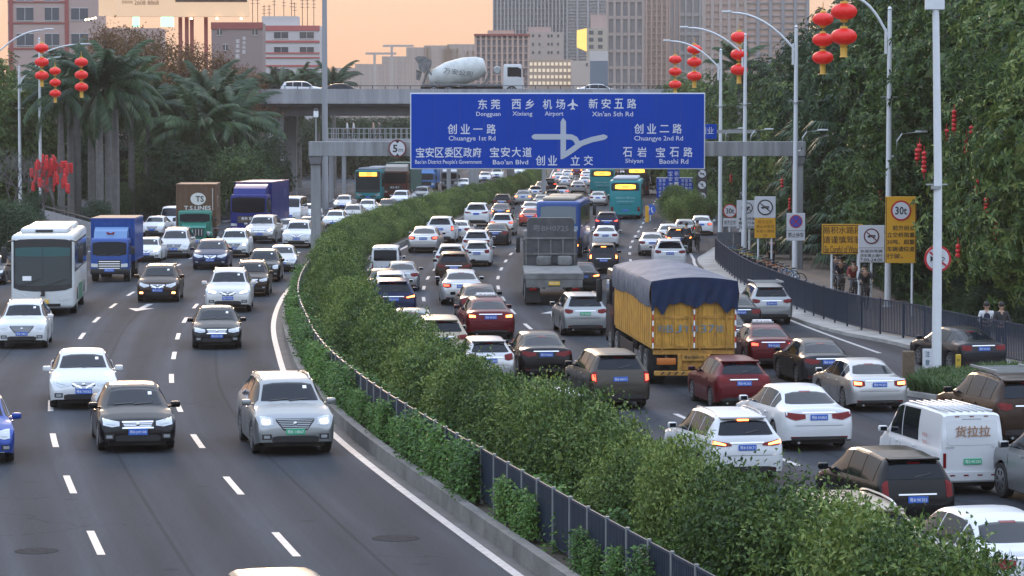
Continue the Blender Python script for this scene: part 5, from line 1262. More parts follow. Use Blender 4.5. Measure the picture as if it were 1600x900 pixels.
# bright climbers on the traffic side of the fence, and light underplanting
def climber_mesh(seed, n=900):
    rnd = random.Random(seed); vs = []; fs = []
    for _ in range(n):
        t = rnd.random(); x = rnd.gauss(0, .26*(1.1-t*.5)); z = t**1.3*1.15*rnd.uniform(.8, 1.05); y = rnd.gauss(0, .13)
        dd = (Vector((-.5, -.4, -.5)) + rdir(rnd)*.8).normalized(); nn = (Vector((-.5, -.5, .6))+rdir(rnd)*.6).normalized()
        leaf(vs, fs, Vector((y, x, z)), dd, nn, rnd.uniform(.07, .13), rnd.uniform(.05, .08))
    me = bpy.data.meshes.new('climber'); me.from_pydata(vs, [], fs); me.update(); me.materials.append(LEAF_VINE); return me
CLB = [climber_mesh(50+k) for k in range(4)]
y = 40.5; k = 0
while y < 135:
    dens = .85 if y > 57 else .5
    if rs.random() < dens:
        o = link('climber', CLB[k % 4], None, (L(y)+.80, y, .30), (0, 0, rs.uniform(-.2, .2))); s_ = rs.uniform(.55, .98)*(1 if y > 55 else .85); o.scale = (s_*1.1, s_*1.35, s_)
        tag(o, 'bright green climber growing up the dark median fence on the carriageway side', 'climbing plant', 'climbers on the median fence')
    y += .78; k += 1

y = 39.5
while y < 118:
    o = link('low_plant', CLB[k % 4], None, (L(y)+1.38+rs.uniform(-.1, .1), y, .18), (0, 0, rs.uniform(-.6, .6))); o.scale = (1.1, 1.5, rs.uniform(.6, .95)); tag(o, 'light green low plant between the median fence and the hedge shrubs', 'low plant', 'light underplanting behind the median fence'); y += rs.uniform(.9, 1.6); k += 1
# --- broadleaf trees
def tree_variant(seed, blobs, n, ln, w, ros, m, trunk_h, tr=.18, **kw):
    return (cloud('crown', blobs, n, ln, w, seed, rosette=ros, m=m, **kw), limbs('trunk', trunk_h, tr, [(b[0]*.6, b[1]*.6, b[2]) for b in blobs[:6]], seed), m)
TALL = [tree_variant(100+i, [(0,0,3.2,(2.8,2.6,2.6)), (1.5,.6,5.6,(2.3,2.2,2.0)), (-1.6,-.3,6.0,(2.2,2.1,2.1)), (.2,.8,8.2,(2.4,2.3,1.9)), (-.5+i*.4,-1.2,4.6,(2.0,1.6,1.9)), (.9-i*.5,-.4,9.8,(1.6,1.6,1.4)), (2.2,-.8,3.0,(1.5,1.4,1.6)), (-2.3,.4,3.1,(1.5,1.4,1.7))], 3000, .30, .11, 6, LEAF_TREE, 7.5, .2, droop=.28, lump=.30, lscale=2.0, inner=.66, zmin=.2) for i in range(3)]
ROUND = [tree_variant(200+i, [(0,0,2.6,(1.9,1.9,1.7)), (.9,.3,3.6,(1.3,1.3,1.2)), (-.9,-.2,3.3,(1.3,1.2,1.2)), (.1,-.9,2.0,(1.4,1.1,1.2))], 5200, .20, .09, 1, LEAF_TREE, 2.6, .12, droop=.3, lump=.3, inner=.62, zmin=.3) for i in range(2)]
LOOSE = [tree_variant(300+i, [(0,0,9,(2.6,2.4,2.2)), (2,.5,7.6,(1.9,1.8,1.6)), (-2,0,8.2,(2.0,1.8,1.7)), (.5,0,11,(1.8,1.7,1.4)), (-1,0,6,(1.6,1.5,1.4))], 8500, .24, .12, 1, LEAF_BROWN, 7.5, .18, droop=.3, lump=.5, inner=.2, core=False) for i in range(2)]
def plant_tree(var, x, y, z, sc, label, group=None, sz=1.0, m=None, name='tree', cat='tree', hz=None):
    t = thing(name, label, cat, (x, y, z), rs.uniform(0, 6.28), group); t.scale = (sc, sc, sc*sz)
    link('crown', var[0], t, m=m or var[2]); link('trunk', var[1], t, m=BARK); return t
# --- palms
def frond_mesh(seed, ln=3.4, n=34, lf=.75, droop=1.0, wid=.06):
    rnd = random.Random(seed); vs = []; fs = []
    def rach(t): return Vector((ln*(t - .10*t*t*droop), 0, ln*(.42*t - .95*droop*t*t*.62)))
    for k in range(14):
        a, b = rach(k/14), rach((k+1)/14); w_ = .035*(1-k/14)+.008; o = len(vs); vs += [(a.x,-w_,a.z), (a.x,w_,a.z), (b.x,w_,b.z), (b.x,-w_,b.z)]; fs.append((o,o+1,o+2,o+3))
    for k in range(n):
        t = .10+.90*k/n; p = rach(t); tan = (rach(min(1, t+.02))-rach(t-.02)).normalized(); l_ = lf*(math.sin(min(1, t*1.15)*PI*.86)**.5)
        for sd in (-1, 1):
            for rep in (0, 1):
                d = (tan*.55 + Vector((0, sd*(.75-.35*rep), -.45-.55*rnd.random()-.2*rep))).normalized(); nn = tan.cross(d)
                s = tan*wid*.5; o = len(vs); e = p+d*l_*rnd.uniform(.8, 1.1); m_ = p+d*l_*.5
                vs += [tuple(p-s), tuple(p+s), tuple(m_+s*1.1), tuple(m_-s*1.1), tuple(e+Vector((0,0,-.12*l_)))]; fs += [(o,o+1,o+2,o+3), (o+3,o+2,o+4)]
    return vs, fs
def palm_crown(seed, nf=22, **kw):
    rnd = random.Random(seed); V = []; Fc = []
    for k in range(nf):
        vs, fs = frond_mesh(seed*31+k, ln=rnd.uniform(2.9, 3.7), droop=rnd.uniform(.55, 1.5), **kw); el = R(rnd.uniform(-62, 30) if k % 3 == 0 else rnd.uniform(-15, 68)); az = 2*PI*k/nf*2.618+rnd.uniform(-.3, .3)
        M = Matrix.Rotation(az, 4, 'Z') @ Matrix.Rotation(-el, 4, 'Y'); o = len(V); V += [tuple(M @ Vector(v)) for v in vs]; Fc += [tuple(i+o for i in f) for f in fs]
    me = bpy.data.meshes.new('crown'); me.from_pydata(V, [], Fc); me.update(); me.materials.append(LEAF_PALM); return me
PALM = [palm_crown(400+i) for i in range(3)]
def palm_trunk(h, r=.20, seed=0):
    pts = []; rr = []
    for k in range(11):
        t = k/10; pts.append((0,0,h*t)); rr.append(r*.92*(1.15-.25*t+.18*math.sin(t*PI*1.1)+(.12 if t == 0 else 0)))
    return MB().tube(pts, rr, 12).mesh('trunk', PALMBARK, 50)
PTR = palm_trunk(10); SHAFT = MB().tube([(0,0,-1.5), (0,0,-.8), (0,0,.15)], [.17,.16,.08], 10).mesh('crown_shaft', LEAF_PALM, 50)
def palm(x, y, z, h, i, label, group, sc=1.0):
    t = thing('royal_palm', label, 'palm tree', (x, y, z), rs.uniform(0, 6.28), group)
    a = link('trunk', PTR, t, m=PALMBARK); a.scale = (sc, sc, h/10)
    c = link('crown', PALM[i % 3], t, (0,0,h+1.2), m=LEAF_PALM); c.scale = (sc,)*3
    s_ = link('crown_shaft', SHAFT, t, (0,0,h+1.2), m=LEAF_PALM); s_.scale = (sc*.9, sc*.9, 1); return t
def fan_palm_mesh(seed, nf=30):
    rnd = random.Random(seed); V = []; Fc = []
    for k in range(nf):
        az = k*2.4+rnd.uniform(-.3, .3); el = R(rnd.uniform(-40, 80)); st = rnd.uniform(1.0, 1.6); d = Vector((math.cos(az)*math.cos(el), math.sin(az)*math.cos(el), math.sin(el))); p = d*st
        side = d.cross(Vector((0,0,1))).normalized(); up = side.cross(d).normalized(); o = len(V)
        V += [tuple(side*.02), tuple(-side*.02), tuple(p-side*.015), tuple(p+side*.015)]; Fc.append((o, o+1, o+2, o+3))
        for j in range(20):
            a = R(-100+200*j/19); dd = (d*math.cos(a)+side*math.sin(a)).normalized(); l_ = .95*(1-.25*abs(math.sin(a)))*rnd.uniform(.9, 1.1); per = (side*math.cos(a)-d*math.sin(a))
            m_ = p+dd*l_*.55+up*.06; e = p+dd*l_+Vector((0,0,-.38*l_*rnd.uniform(.4, 1.3))); o = len(V); w_ = .05
            V += [tuple(p), tuple(m_+per*w_), tuple(e), tuple(m_-per*w_)]; Fc += [(o, o+1, o+2, o+3)]
    me = bpy.data.meshes.new('crown'); me.from_pydata(V, [], Fc); me.update(); me.materials.append(LEAF_PALM); return me
FAN = [fan_palm_mesh(500+i) for i in range(3)]; FTR = MB().tube([(0,0,0), (0,0,1)], [.18,.15], 9).mesh('trunk', BARK, 50)
def fan_palm(x, y, z, h, i, label, group, sc=1.0):
    t = thing('fan_palm', label, 'fan palm', (x, y, z), rs.uniform(0, 6.28), group); a = link('trunk', FTR, t, m=BARK); a.scale = (sc, sc, h)
    c = link('crown', FAN[i % 3], t, (0,0,h), m=LEAF_PALM); c.scale = (sc,)*3; return t
def bankz(x, y): 
    t = max(0, min(1, (x-PR(y))/26)); return .05+3.2*t**.8
# right hand wood: back row and front row
def xat(px, Y): return (px-800)/F_PX*Y
GT = 'broadleaf trees on the bank beside the right carriageway'
RT = [(1030,318,1.06,'left end of the right wood, above the diagram sign'),(1068,300,1.12,'behind the two leftmost lantern strings'),(1100,285,1.10,'behind the right end of the big sign'),(1132,268,1.08,'behind the first white lamp post'),(1160,248,1.10,'behind the third lantern string'),(1196,226,1.12,'between the third lantern string and gantry leg'),(1232,206,1.16,'behind the gantry leg'),(1272,188,1.22,'just right of the gantry leg'),
 (1312,178,1.30,'behind the two largest lantern strings'),(1352,168,1.36,'left of the lamp behind the weight sign'),(1396,158,1.40,'behind the lamp of the weight sign'),(1440,148,1.42,'behind the top of the tall pole'),(1488,140,1.45,'right of the tall pole top'),(1536,133,1.45,'above the hanging red ornaments'),(1590,126,1.45,'at the right edge of the back row'),(1650,120,1.45,'beyond the right edge')]
for k, (px, Y, sc, wh) in enumerate(RT):
    x = xat(px, Y); z = bankz(x, Y)*.85 if Y < 250 else 0
    plant_tree(TALL[k % 3], x, Y, z-.3, sc, 'tall tree of the back row, ' + wh, GT + ', back row', sz=1.03, name='broadleaf_tree', m=LEAF_DARK if k in (3, 5, 7, 8, 9, 10) else LEAF_TREE)
RF = [(1180,208,.70,'behind the truck ban signs'),(1205,190,.80,'behind the no parking plate'),(1258,176,.92,'right of the gantry leg foot'),(1425,137,.98,'beside the tall yellow board'),(1470,128,1.08,'behind the no horn disc'),(1525,122,1.12,'hung with red ornaments right of the tall pole'),(1580,115,1.15,'near the right edge above the two bystanders'),(1640,108,1.15,'cut by the right edge'),(1710,102,1.15,'outside the right edge')]
for k, (px, Y, sc, wh) in enumerate(RF):
    x = xat(px, Y); plant_tree(TALL[(k+1) % 3], x, Y, bankz(x, Y)*.85-.3, sc, 'front row tree with drooping leaf clusters, ' + wh, GT + ', front row', sz=1.03, name='broadleaf_tree')
for k, (px, Y, h, sc) in enumerate([(1300,160,2.4,1.4),(1330,155,1.6,1.4),(1365,150,2.6,1.5),(1290,164,3.8,1.4),(1345,158,4.4,1.6),(1318,164,5.6,1.6),(1405,146,1.4,1.4),(1275,172,4.8,1.5),(1380,152,4.9,1.5),(1432,138,1.6,1.3),(1240,165,1.8,1.2),(1215,172,1.2,1.2),(1300,160,6.8,1.5),(1350,150,7.4,1.5)]):
    x = xat(px, Y); fan_palm(x, Y, bankz(x, Y)-.2, h, k, 'grey green fan palm on the right bank, ' + 'nearest the gantry leg;left of the orange flood sign;above the orange flood sign;beside the gantry leg;above the truck ban plate;between sign tops;at the tall yellow board;right of the gantry leg;behind the tall yellow board;right of the tall yellow board;left of the gantry leg;beside the truck ban signs;topmost left;topmost right'.split(';')[k], 'fan palms on the right bank', sc)
palm(xat(1155,235), 235, 2, 9.0, 1, 'tall feather palm rising above the wood near the lantern poles', None, .9)
palm(xat(1345,165), 165, 2, 9.8, 2, 'tall slender palm with dark drooping crown behind the right lanterns', None, .8)
for k in range(58):
    Y = 66+k*2.1; x = PR(Y)+rs.uniform(.5, 1.6)+(0 if k % 2 else 1.5); shrub(x, Y, bankz(x, Y)-.25, rs.uniform(.6, .95), k, 'low dark undergrowth bush at the foot of the right bank', 'undergrowth bushes along the footpath', m=LEAF_DARK, cat='bush', sz=.8)
# bushes between the roads beyond the slip road nose
for k in range(36):
    Y = 226+k*2.6; x = B(Y)+9.6+(k % 4)*1.7+rs.uniform(-.3, .5)
    if Y < 250: x = B(Y)+9.4+(k % 3)*1.3
    shrub(x, Y, 0, rs.uniform(.8, 1.2)*(1+.4*(Y > 255)), k, 'rounded green bush on the wedge between main road and slip road', 'bushes on the wedge by the slip road', cat='bush')
# --- left side
GPL = 'royal palms left of the coach'
ORD = 'first second third fourth fifth sixth seventh eighth ninth'.split()
for k, (px, Y, h, sc) in enumerate([(96,222,8.4,1.25),(111,226,9.0,1.25),(122,234,10.2,1.25),(143,230,8.8,1.25),(156,212,8.8,1.3),(170,224,9.4,1.25),(181,214,9.4,1.25),(206,236,8.6,1.2),(232,240,7.6,1.2)]):
    palm(xat(px, Y), Y, 0, h, k, 'grey trunked royal palm, %s from the left in the cluster above the blue box lorry' % ORD[k], GPL, sc)
for k, (px, Y, h, sc) in enumerate([(285,250,6.6,1.4),(315,238,6.0,1.45),(340,246,7.4,1.4),(362,240,6.4,1.4),(375,252,6.6,1.2),(322,258,8.6,1.35),(356,264,8.2,1.2)]):
    palm(xat(px, Y), Y, 0, h, k+1, 'drooping feather palm, %s of those in the dark grove left of the overpass column' % ORD[k], 'feather palms beside the overpass end', sc)
GV = [(250,236,.55),(278,232,.58),(305,234,.55),(330,236,.6),(405,238,.55),(428,300,.62),(262,246,.72),(350,250,.66)]
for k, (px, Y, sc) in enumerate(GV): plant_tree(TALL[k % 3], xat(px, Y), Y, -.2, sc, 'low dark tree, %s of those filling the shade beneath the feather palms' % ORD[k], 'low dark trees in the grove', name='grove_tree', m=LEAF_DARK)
for k, (px, Y, h, sc) in enumerate([(440,345,11.0,1.3),(468,350,11.4,1.3),(497,348,10.8,1.3),(522,346,11.6,1.35),(415,352,10.8,1.3)]):
    palm(xat(px, Y), Y, 0, h-1.2, k, 'feather palm rising behind the overpass, above ' + ('the estate car roof','the gap between two cars','the high mast foot','the dark sedan','the left end of the parapet')[k], 'feather palms behind the overpass', sc)
plant_tree(ROUND[0], xat(374,228), 228, 0, 1.28, 'bright rounded tree in front of the dark grove by the overpass column', None, name='round_tree')
LW_ = ['cut by the left edge','green one under the arm of the leftmost lamp','behind the red lantern strings','taller one at the left edge','behind the first palms','behind the last palms of the cluster','left of the dark grove','behind the middle of the grove','bright green one between palms and grove','behind the grove palms','at the overpass end','between palm trunks','under the overpass beside its column','behind the bare trees']
for k, (px, Y, sc) in enumerate([(-20,238,1.05),(22,232,1.02),(56,240,1.08),(0,240,1.2),(80,250,1.05),(215,262,.90),(262,258,.82),(290,270,.95),(236,250,.66),(330,280,.9),(395,286,.8),(150,262,.9),(440,330,.8),(30,262,1.1)]):
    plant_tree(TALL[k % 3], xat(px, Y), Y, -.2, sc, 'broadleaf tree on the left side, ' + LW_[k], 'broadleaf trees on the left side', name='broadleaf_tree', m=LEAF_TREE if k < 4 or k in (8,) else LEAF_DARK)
for k, (px, Y, sc) in enumerate([(176,290,1.42),(216,296,1.40),(256,300,1.36),(296,304,1.30),(336,300,1.22),(378,306,1.10)]):
    plant_tree(LOOSE[k % 2], xat(px, Y), Y, 0, sc, 'sparse russet leaved tree below the billboard, %s from the left' % ORD[k], 'russet trees below the billboard', name='russet_tree')
for k in range(26):     # under and beyond the overpass
    px = 455+k*9.5 if k < 22 else 1010+(k-22)*25; Y = 395+rs.uniform(0, 40); 
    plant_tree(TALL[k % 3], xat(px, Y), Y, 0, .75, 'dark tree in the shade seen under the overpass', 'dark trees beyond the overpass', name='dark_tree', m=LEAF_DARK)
BUSHL = [(18,178,1.3),(-10,172,1.4),(40,190,1.1),(150,206,1.0),(185,236,1.3),(172,232,1.4),(200,240,1.2),(30,185,1.2),(60,214,1.2)]
for k, (px, Y, sc) in enumerate(BUSHL):
    shrub(xat(px, Y), Y, 0, sc, k, 'low bush on the verge below the palms on the left', 'low bushes on the left verge', m=LEAF_GRASS if 3 < k < 7 else LEAF_DARK, cat='bush')
# twiggy leafless tree hung with red ribbons
rb = random.Random(9)
def twig_tree(x, y, h, label, ribbons):
    t = thing('bare_tree', label, 'bare tree', (x, y, 0)); mb = MB()
    def br(p, d, l_, r_, n):
        q = p+d*l_; mb.tube([p, p.lerp(q, .5)+rdir(rb)*l_*.05, q], [r_, r_*.8, r_*.55], 5)
        if n > 0:
            for _ in range(3 if n > 1 else 2): br(q, (d+rdir(rb)*.65+Vector((0,0,.12))).normalized(), l_*.72, r_*.55, n-1)
    br(Vector((0,0,0)), Vector((0,0,1)), h*.28, .12, 5); tips = [v for v in mb.v if v[2] > h*.45]
    mb.build('trunk', mat('bark_grey', (.13,.12,.12), rough=.95), t)
    if ribbons:
        m = MB()
        for k in range(ribbons):
            p = Vector(rb.choice(tips)); w_ = rb.uniform(.08, .14); l_ = rb.uniform(.35, .8)
            r2 = MB().rbox(p.x-w_, p.x+w_, p.y-w_, p.y+w_, p.z-l_, p.z, .05, 1); r2.build('red_ornament', mat('ornament_red', (.55,.015,.02), rough=.6), t)
for (px, Y, h, n) in ((68,208,6.8,50),(18,200,7.0,0),(84,212,6.2,24),(-6,206,7.4,0),(40,216,7.0,0)):
    twig_tree(xat(px, Y), Y, h, {68:'bare tree hung with many red ornaments beside the left lamp posts', 84:'smaller bare tree with red ornaments just right of the lamp post', 18:'leafless grey tree left of the red ornamented tree', -6:'taller leafless tree at the far left edge', 40:'leafless grey tree directly behind the left lamp posts'}[px], n)
# red strings hanging in the right hand trees
def ornament_string(px, py, Y, n, label):
    p = at(px, py, Y); t = thing('hanging_ornament', label, 'hanging ornament', tuple(p), 0, 'red ornaments hung in the trees')
    for k in range(n): MB().lathe([(.03, .08), (.08, .05), (.095, 0), (.08, -.05), (.03, -.08)], 10, (0, 0, -.16*k), 'Z').build('paper_ball', mat('ornament_red', (.55,.015,.02), rough=.6), t, smooth=50)
    MB().tube([(0,0,.3), (0,0,-.16*n-.12)], .012, 5).build('string', MATS['ornament_red'], t)
ORN = [(1491,175,110,5),(1479,205,112,3),(1510,218,111,4),(1531,212,111,4),(1560,205,110,5),(1566,225,110,3),(1595,205,108,4),(1518,200,112,2),(1433,235,112,3),(1444,240,108,5),(1437,228,111,2),(1541,312,106,4),(1556,358,105,2),(1497,385,104,3),(1526,285,106,2),(1222,282,160,3),(1234,312,160,4),(1142,275,190,3),(1376,300,128,2),(1584,365,103,3),(1377,305,128,2)]
WH_O = ['beside the top of the big white pole','right of the big white pole']
for k, (px, py, Y, n) in enumerate(ORN): ornament_string(px, py, Y, n, 'string of red paper balls hanging in the trees on the right bank')
# ground cover: grass on the island and on the bank
def tufts(name, fn, n, hgt, seed, label, m=LEAF_GRASS, wd=.022):
    rnd = random.Random(seed); vs = []; fs = []
    for _ in range(n):
        x, y, z = fn(rnd)
        for b in range(7):
            d = Vector((rnd.uniform(-.5,.5), rnd.uniform(-.5,.5), 1)).normalized(); l_ = hgt*rnd.uniform(.5, 1.1); s = Vector((rnd.uniform(-1,1), rnd.uniform(-1,1), 0)).normalized()*wd
            p = Vector((x, y, z)); q = p+d*l_*.6; e = p+d*l_+Vector((d.x, d.y, -.3))*l_*.4; o = len(vs)
            vs += [tuple(p-s), tuple(p+s), tuple(q+s), tuple(q-s), tuple(e)]; fs += [(o,o+1,o+2,o+3), (o+3,o+2,o+4)]
    me = bpy.data.meshes.new(name); me.from_pydata(vs, [], fs); me.update(); me.materials.append(m); return tag(link(name, me), kind='stuff')
def bank_pt(r):
    y = r.uniform(55, 190); x = PR(y)+r.uniform(0, 1)**1.2*9; return x, y, bankz(x, y)+.1
tufts('bank_grass', bank_pt, 9000, .38, 4, '', wd=.03)
tufts('median_grass', lambda r: (lambda y: (L(y)+r.uniform(1.1, 2.6), y, .2))(r.uniform(38, 140)), 2600, .22, 5, '', LEAF_VINE)
# ------------------------------------------------------------------ fences
FENCE = mat('fence_paint', (.022,.036,.065), rough=.45, metal=.2, var=.15)
FENCEG = mat('fence_grey', (.085,.10,.12), rough=.5, metal=.2, var=.2)
def fence(name, label, fx, y0, y1, z, h, seg, m, bar=.11, barw=.016, group=None, face=True, rad=.012):
    """upright bars between posts that follow x = fx(y)"""
    t = thing(name, label, 'fence', (fx(y0), y0, z), 0, group); ox, oy = fx(y0), y0; y = y0; n = 0
    while y < y1-.05:
        ye = min(y+seg, y1); a = Vector((fx(y)-ox, y-oy, 0)); b = Vector((fx(ye)-ox, ye-oy, 0)); d = b-a; l_ = d.length; rz = math.atan2(d.y, d.x)
        me = None; mb = MB(); mb.box(0, l_, -.018, .018, h-.05, h-.005).box(0, l_, -.015, .015, .10, .14)
        k = bar*.6
        while k < l_-.03: mb.box(k-barw/2, k+barw/2, -rad, rad, .141, h-.051); k += bar
        mb.xf(Matrix.Translation(a) @ Matrix.Rotation(rz, 4, 'Z')); mb.build('panel', m, t)
        MB().box(-.03, .03, -.03, .03, 0, h+.03).xf(Matrix.Translation(a) @ Matrix.Rotation(rz, 4, 'Z')).build('post', METAL if m is FENCE and seg < 1.5 else m, t)
        y = ye; n += 1
    return t
fence('median_fence', 'dark blue barred fence along the median kerb in front of the hedge', lambda y: L(y)+.95, 37.5, 150, .2, 1.12, 1.3, FENCE, bar=.095, barw=.05)
fence('roadside_railing', 'long dark blue grey railing curving along the footpath edge on the right', lambda y: FN(y)+.0, 92.5, 165, .11, 1.28, 2.0, FENCE, bar=.14, barw=.045)
fence('roadside_railing', 'thin grey railing behind the dark bronze sedan at the right edge', lambda y: FN(y)+.0, 74, 92.4, .11, 1.28, 1.9, FENCEG, bar=.12, barw=.014)
# cross fence behind the parked bicycles
t = thing('cross_fence', 'short blue grey fence closing off the bicycle parking', 'fence', (0,0,0))
for k in range(7):
    x0 = 12.0+k*.95; MB().box(x0, x0+.9, 171.98-k*.25, 172.02-k*.25, .15, 1.35).build('panel', FENCEG, t)
# low guard rail on the wedge
fence('guard_rail', 'low dark guard rail on the wedge behind the blue arrow disc', lambda y: B(y)+13.0+(y-200)*.02, 202, 232, .0, .9, 3, FENCEG, bar=.6, barw=.05)

# ------------------------------------------------------------------ poles, lamps, lanterns
def street_lamp(px, pbase, label, arm_px, arm_py, back=True, h_over=0.4, ptop=None, group='white street lamps along the right side', Y=None, side=-1):
    p = gp(px, pbase) if Y is None else Vector((xat(px, Y), Y, 0)); Y = p.y; t = thing('street_lamp', label, 'street lamp', (p.x, p.y, .1), 0, group)
    top = at(px, ptop, Y).z-.1
    MB().tube([(0,0,0), (0,0,top*.5), (0,0,top)], [.14,.115,.085], 12).lathe([(.05, 0), (.10, .06), (.03, .16)], 10, (0,0,top)).lathe([(.24, 0), (.22, .06)], 12).build('pole', POLEW, t, smooth=40)
    q = at(arm_px, arm_py, Y); ex = q.x-p.x; ez = q.z-.1; z0 = top-1.1
    pts = []
    for k in range(9):
        u = k/8; pts.append((ex*u*.86+side*.05, 0, z0 + (ez-z0)*(1-(1-u)**2.1)*.97))
    MB().tube(pts, [.055]*8+[.04], 8).box(side*.16-.05, side*.16+.05, -.05, .05, z0-.7, z0+.35).build('arm', POLEW, t, smooth=40)
    e = Vector(pts[-1]); MB().rbox(min(ex, e.x), max(ex, e.x), -.13, .13, ez-.06, ez+.04, .03).build('lamp_head', POLEW, t)
    if back:
        zb = 7.2; MB().tube([(0,0,zb-1.0), (.28,0,zb-.9), (.34,0,zb-.3), (.55,0,zb), (1.35,0,zb+.08)], .035, 8).rbox(1.1, 1.6, -.09, .09, zb+.04, zb+.13, .03).build('path_lamp_arm', POLEW, t, smooth=40)
    MB().lathe([(.15, 0), (.15, .06)], 12, (0,0,8.6)).box(-.35, .35, -.02, .02, 8.7, 8.74).build('collar', METAL, t)
    return t, p
street_lamp(1387, 483, 'white street lamp behind the tall yellow weight sign', 1322, -6, ptop=16)
street_lamp(1242, 436, 'white street lamp in front of the concrete gantry leg', 1128, 18, ptop=44)
street_lamp(1163, 408, 'white street lamp between the lantern string and the gantry leg', 1062, 42, ptop=56)
street_lamp(1125, 385, 'white street lamp nearest the right end of the big blue sign', 1036, 63, ptop=80)
street_lamp(1158, 375, 'small white double lamp post behind the truck ban signs', 1190, 288, back=False, ptop=285, side=1)
p = gp(1463, 600); t = thing('tall_pole', 'tall white tapered pole with a box at its top, standing by the grass island', 'pole', (p.x, p.y, .1))
MB().tube([(0,0,0), (0,0,6), (-.12,0,11.6)], [.15,.12,.095], 14).build('pole', POLEW, t, smooth=40)
MB().rbox(-.42, .14, -.12, .12, 11.0, 11.7, .02).build('box', POLEW, t); MB().lathe([(.16, 0), (.16, .10)], 14, (-.05, 0, 5.7)).box(-.36, .28, -.02, .02, 5.82, 5.86).build('collar', METAL, t)
LL = 'white street lamps on the left side'
street_lamp(64, 352, 'white street lamp in front of the red ornamented tree', 146, 68, back=False, ptop=62, side=1, group=LL)
street_lamp(32, 350, 'white street lamp left of the red ornamented tree', 103, 88, back=False, ptop=106, side=1, group=LL)
street_lamp(-22, 372, 'street lamp whose arm enters from the left edge', 84, 45, back=False, ptop=80, side=1, group=LL)
LRED = mat('lantern_red', (.62,.012,.010), rough=.45, emit=(1,.02,.01), estr=.06); LGOLD = mat('lantern_gold', (.60,.33,.04), rough=.5)
def lantern_mesh():
    prof = []; 
    for k in range(13): a = PI*k/12-PI/2; prof.append((max(.10, .47*math.cos(a)**.8 if math.cos(a) > 0 else .1), .29*math.sin(a)))
    m = MB(); n = 40; vs = []; fs = []
    for (r_, z) in prof:
        for k in range(n): rr = r_*(1.0 if k % 2 else .965); a = 2*PI*k/n; vs.append((rr*math.cos(a), rr*math.sin(a), z))
    for i in range(12):
        for k in range(n): a = i*n+k; b = i*n+(k+1) % n; fs.append((a, b, b+n, a+n))
    return m.add(vs, fs).mesh('lantern', LRED, 30)
LAN = lantern_mesh(); LCAP = MB().lathe([(.13, .26), (.15, .30), (.12, .37)], 14).lathe([(.12, -.38), (.15, -.31), (.13, -.27)], 14).mesh('lantern_cap', LGOLD, 40)
TAS = MB().lathe([(.05, 0), (.13, -.08), (.12, -.34), (.15, -.40)], 14).mesh('tassel', LGOLD, 40)
def lanterns(px, pys, wpx, Y, label):
    sc = wpx/(F_PX/Y)/.94; p = at(px, pys[0], Y); t = thing('lantern_string', label, 'lanterns', tuple(p), 0, 'red lantern strings hung from the lamp arms')
    for k, py in enumerate(pys):
        z = at(px, py, Y).z-p.z; l_ = link('lantern', LAN, t, (0,0,z)); l_.scale = (sc,)*3; link('cap', LCAP, l_)
    s_ = link('tassel', TAS, t, (0,0,z-.34*sc)); s_.scale = (sc,)*3
    MB().tube([(0,0,z-.3*sc), (0,0,.75*sc)], .02, 6).build('cord', LGOLD, t)
lanterns(1055, (93,112,132), 20, 205, 'leftmost lantern string on the right side, above the top edge of the big blue sign')
lanterns(1085, (77,97,119), 23, 186, 'second lantern string from the left above the big blue sign')
lanterns(1155, (58,85,109), 27, 165, 'lantern string hanging in front of a white lamp post right of the big blue sign')
lanterns(1286, (30,62,90), 33, 128, 'lantern string overlapped by the larger lanterns at the top right')
lanterns(1319, (-22,18,57), 41, 116, 'largest lantern string, cut by the top edge')
lanterns(65, (75,97,118), 22, 209, 'left lantern string in front of the lamp pole')
lanterns(86, (111,129,146), 18, 199, 'lowest lantern string on the left, between the two others')
lanterns(127, (97,117,136), 21, 197, 'right lantern string on the left side')

# ------------------------------------------------------------------ gantry with the big sign
GY = 153.0
SIGNB = mat('sign_blue', (.002,.050,.36), rough=.7, spec=.1); SIGNW = mat('sign_white', (.62,.64,.68), rough=.45); SIGNG = mat('sign_silver', (.42,.46,.52), rough=.5)
GCON = mat('gantry_concrete', (.27,.275,.28), rough=.9, var=.5, vscale=1.2, bump=.2, streak=True)
t = thing('gantry', 'weathered concrete gantry spanning the road and carrying the big blue sign', 'gantry', (0, GY+.9, 0))
x0, x1 = at(482, 0, GY+.9).x, at(1259, 0, GY+.9).x; zt_, zb_ = at(0, 221, GY+.9).z, at(0, 244, GY+.9).z
MB().rbox(x0, x1, -.45, .45, zb_, zt_, .03).build('beam', GCON, t)
for a, b, nm in ((485, 500, 'l'), (1240, 1256, 'r')):
    xa, xb = at(a, 0, GY+.9).x, at(b, 0, GY+.9).x; MB().rbox(xa, xb, -.28, .28, -.1, zb_-.003, .04).build('column', GCON, t)
    MB().prism([(xa-.10, zb_-.004), (xb+.10, zb_-.004), (xb+.02, zb_-.4), (xa-.02, zb_-.4)], -.40, .40).build('corbel', CONCD, t)
xs0, xs1 = at(640.5, 0, GY).x, at(1102.5, 0, GY).x; zs0, zs1 = at(0, 264.5, GY).z, at(0, 145, GY).z
sx, sz = (xs0+xs1)/2, (zs0+zs1)/2; U = F_PX/GY
t = thing('road_sign', 'very large blue direction sign with white Chinese and English place names', 'road sign', (sx, GY, sz))
MB().rbox(xs0-sx, xs1-sx, -.03, .03, zs0-sz, zs1-sz, .02, 1).build('sign_panel', SIGNW, t)
MB().box(xs0-sx+.06, xs1-sx-.06, -.045, -.031, zs0-sz+.06, zs1-sz-.06).build('sign_face', SIGNB, t)
sm_ = MB()
for k in range(1, 12): sm_.box(xs0-sx+k*(xs1-xs0)/12-.012, xs0-sx+k*(xs1-xs0)/12+.012, -.0455, -.0451, zs0-sz+.07, zs1-sz-.07)
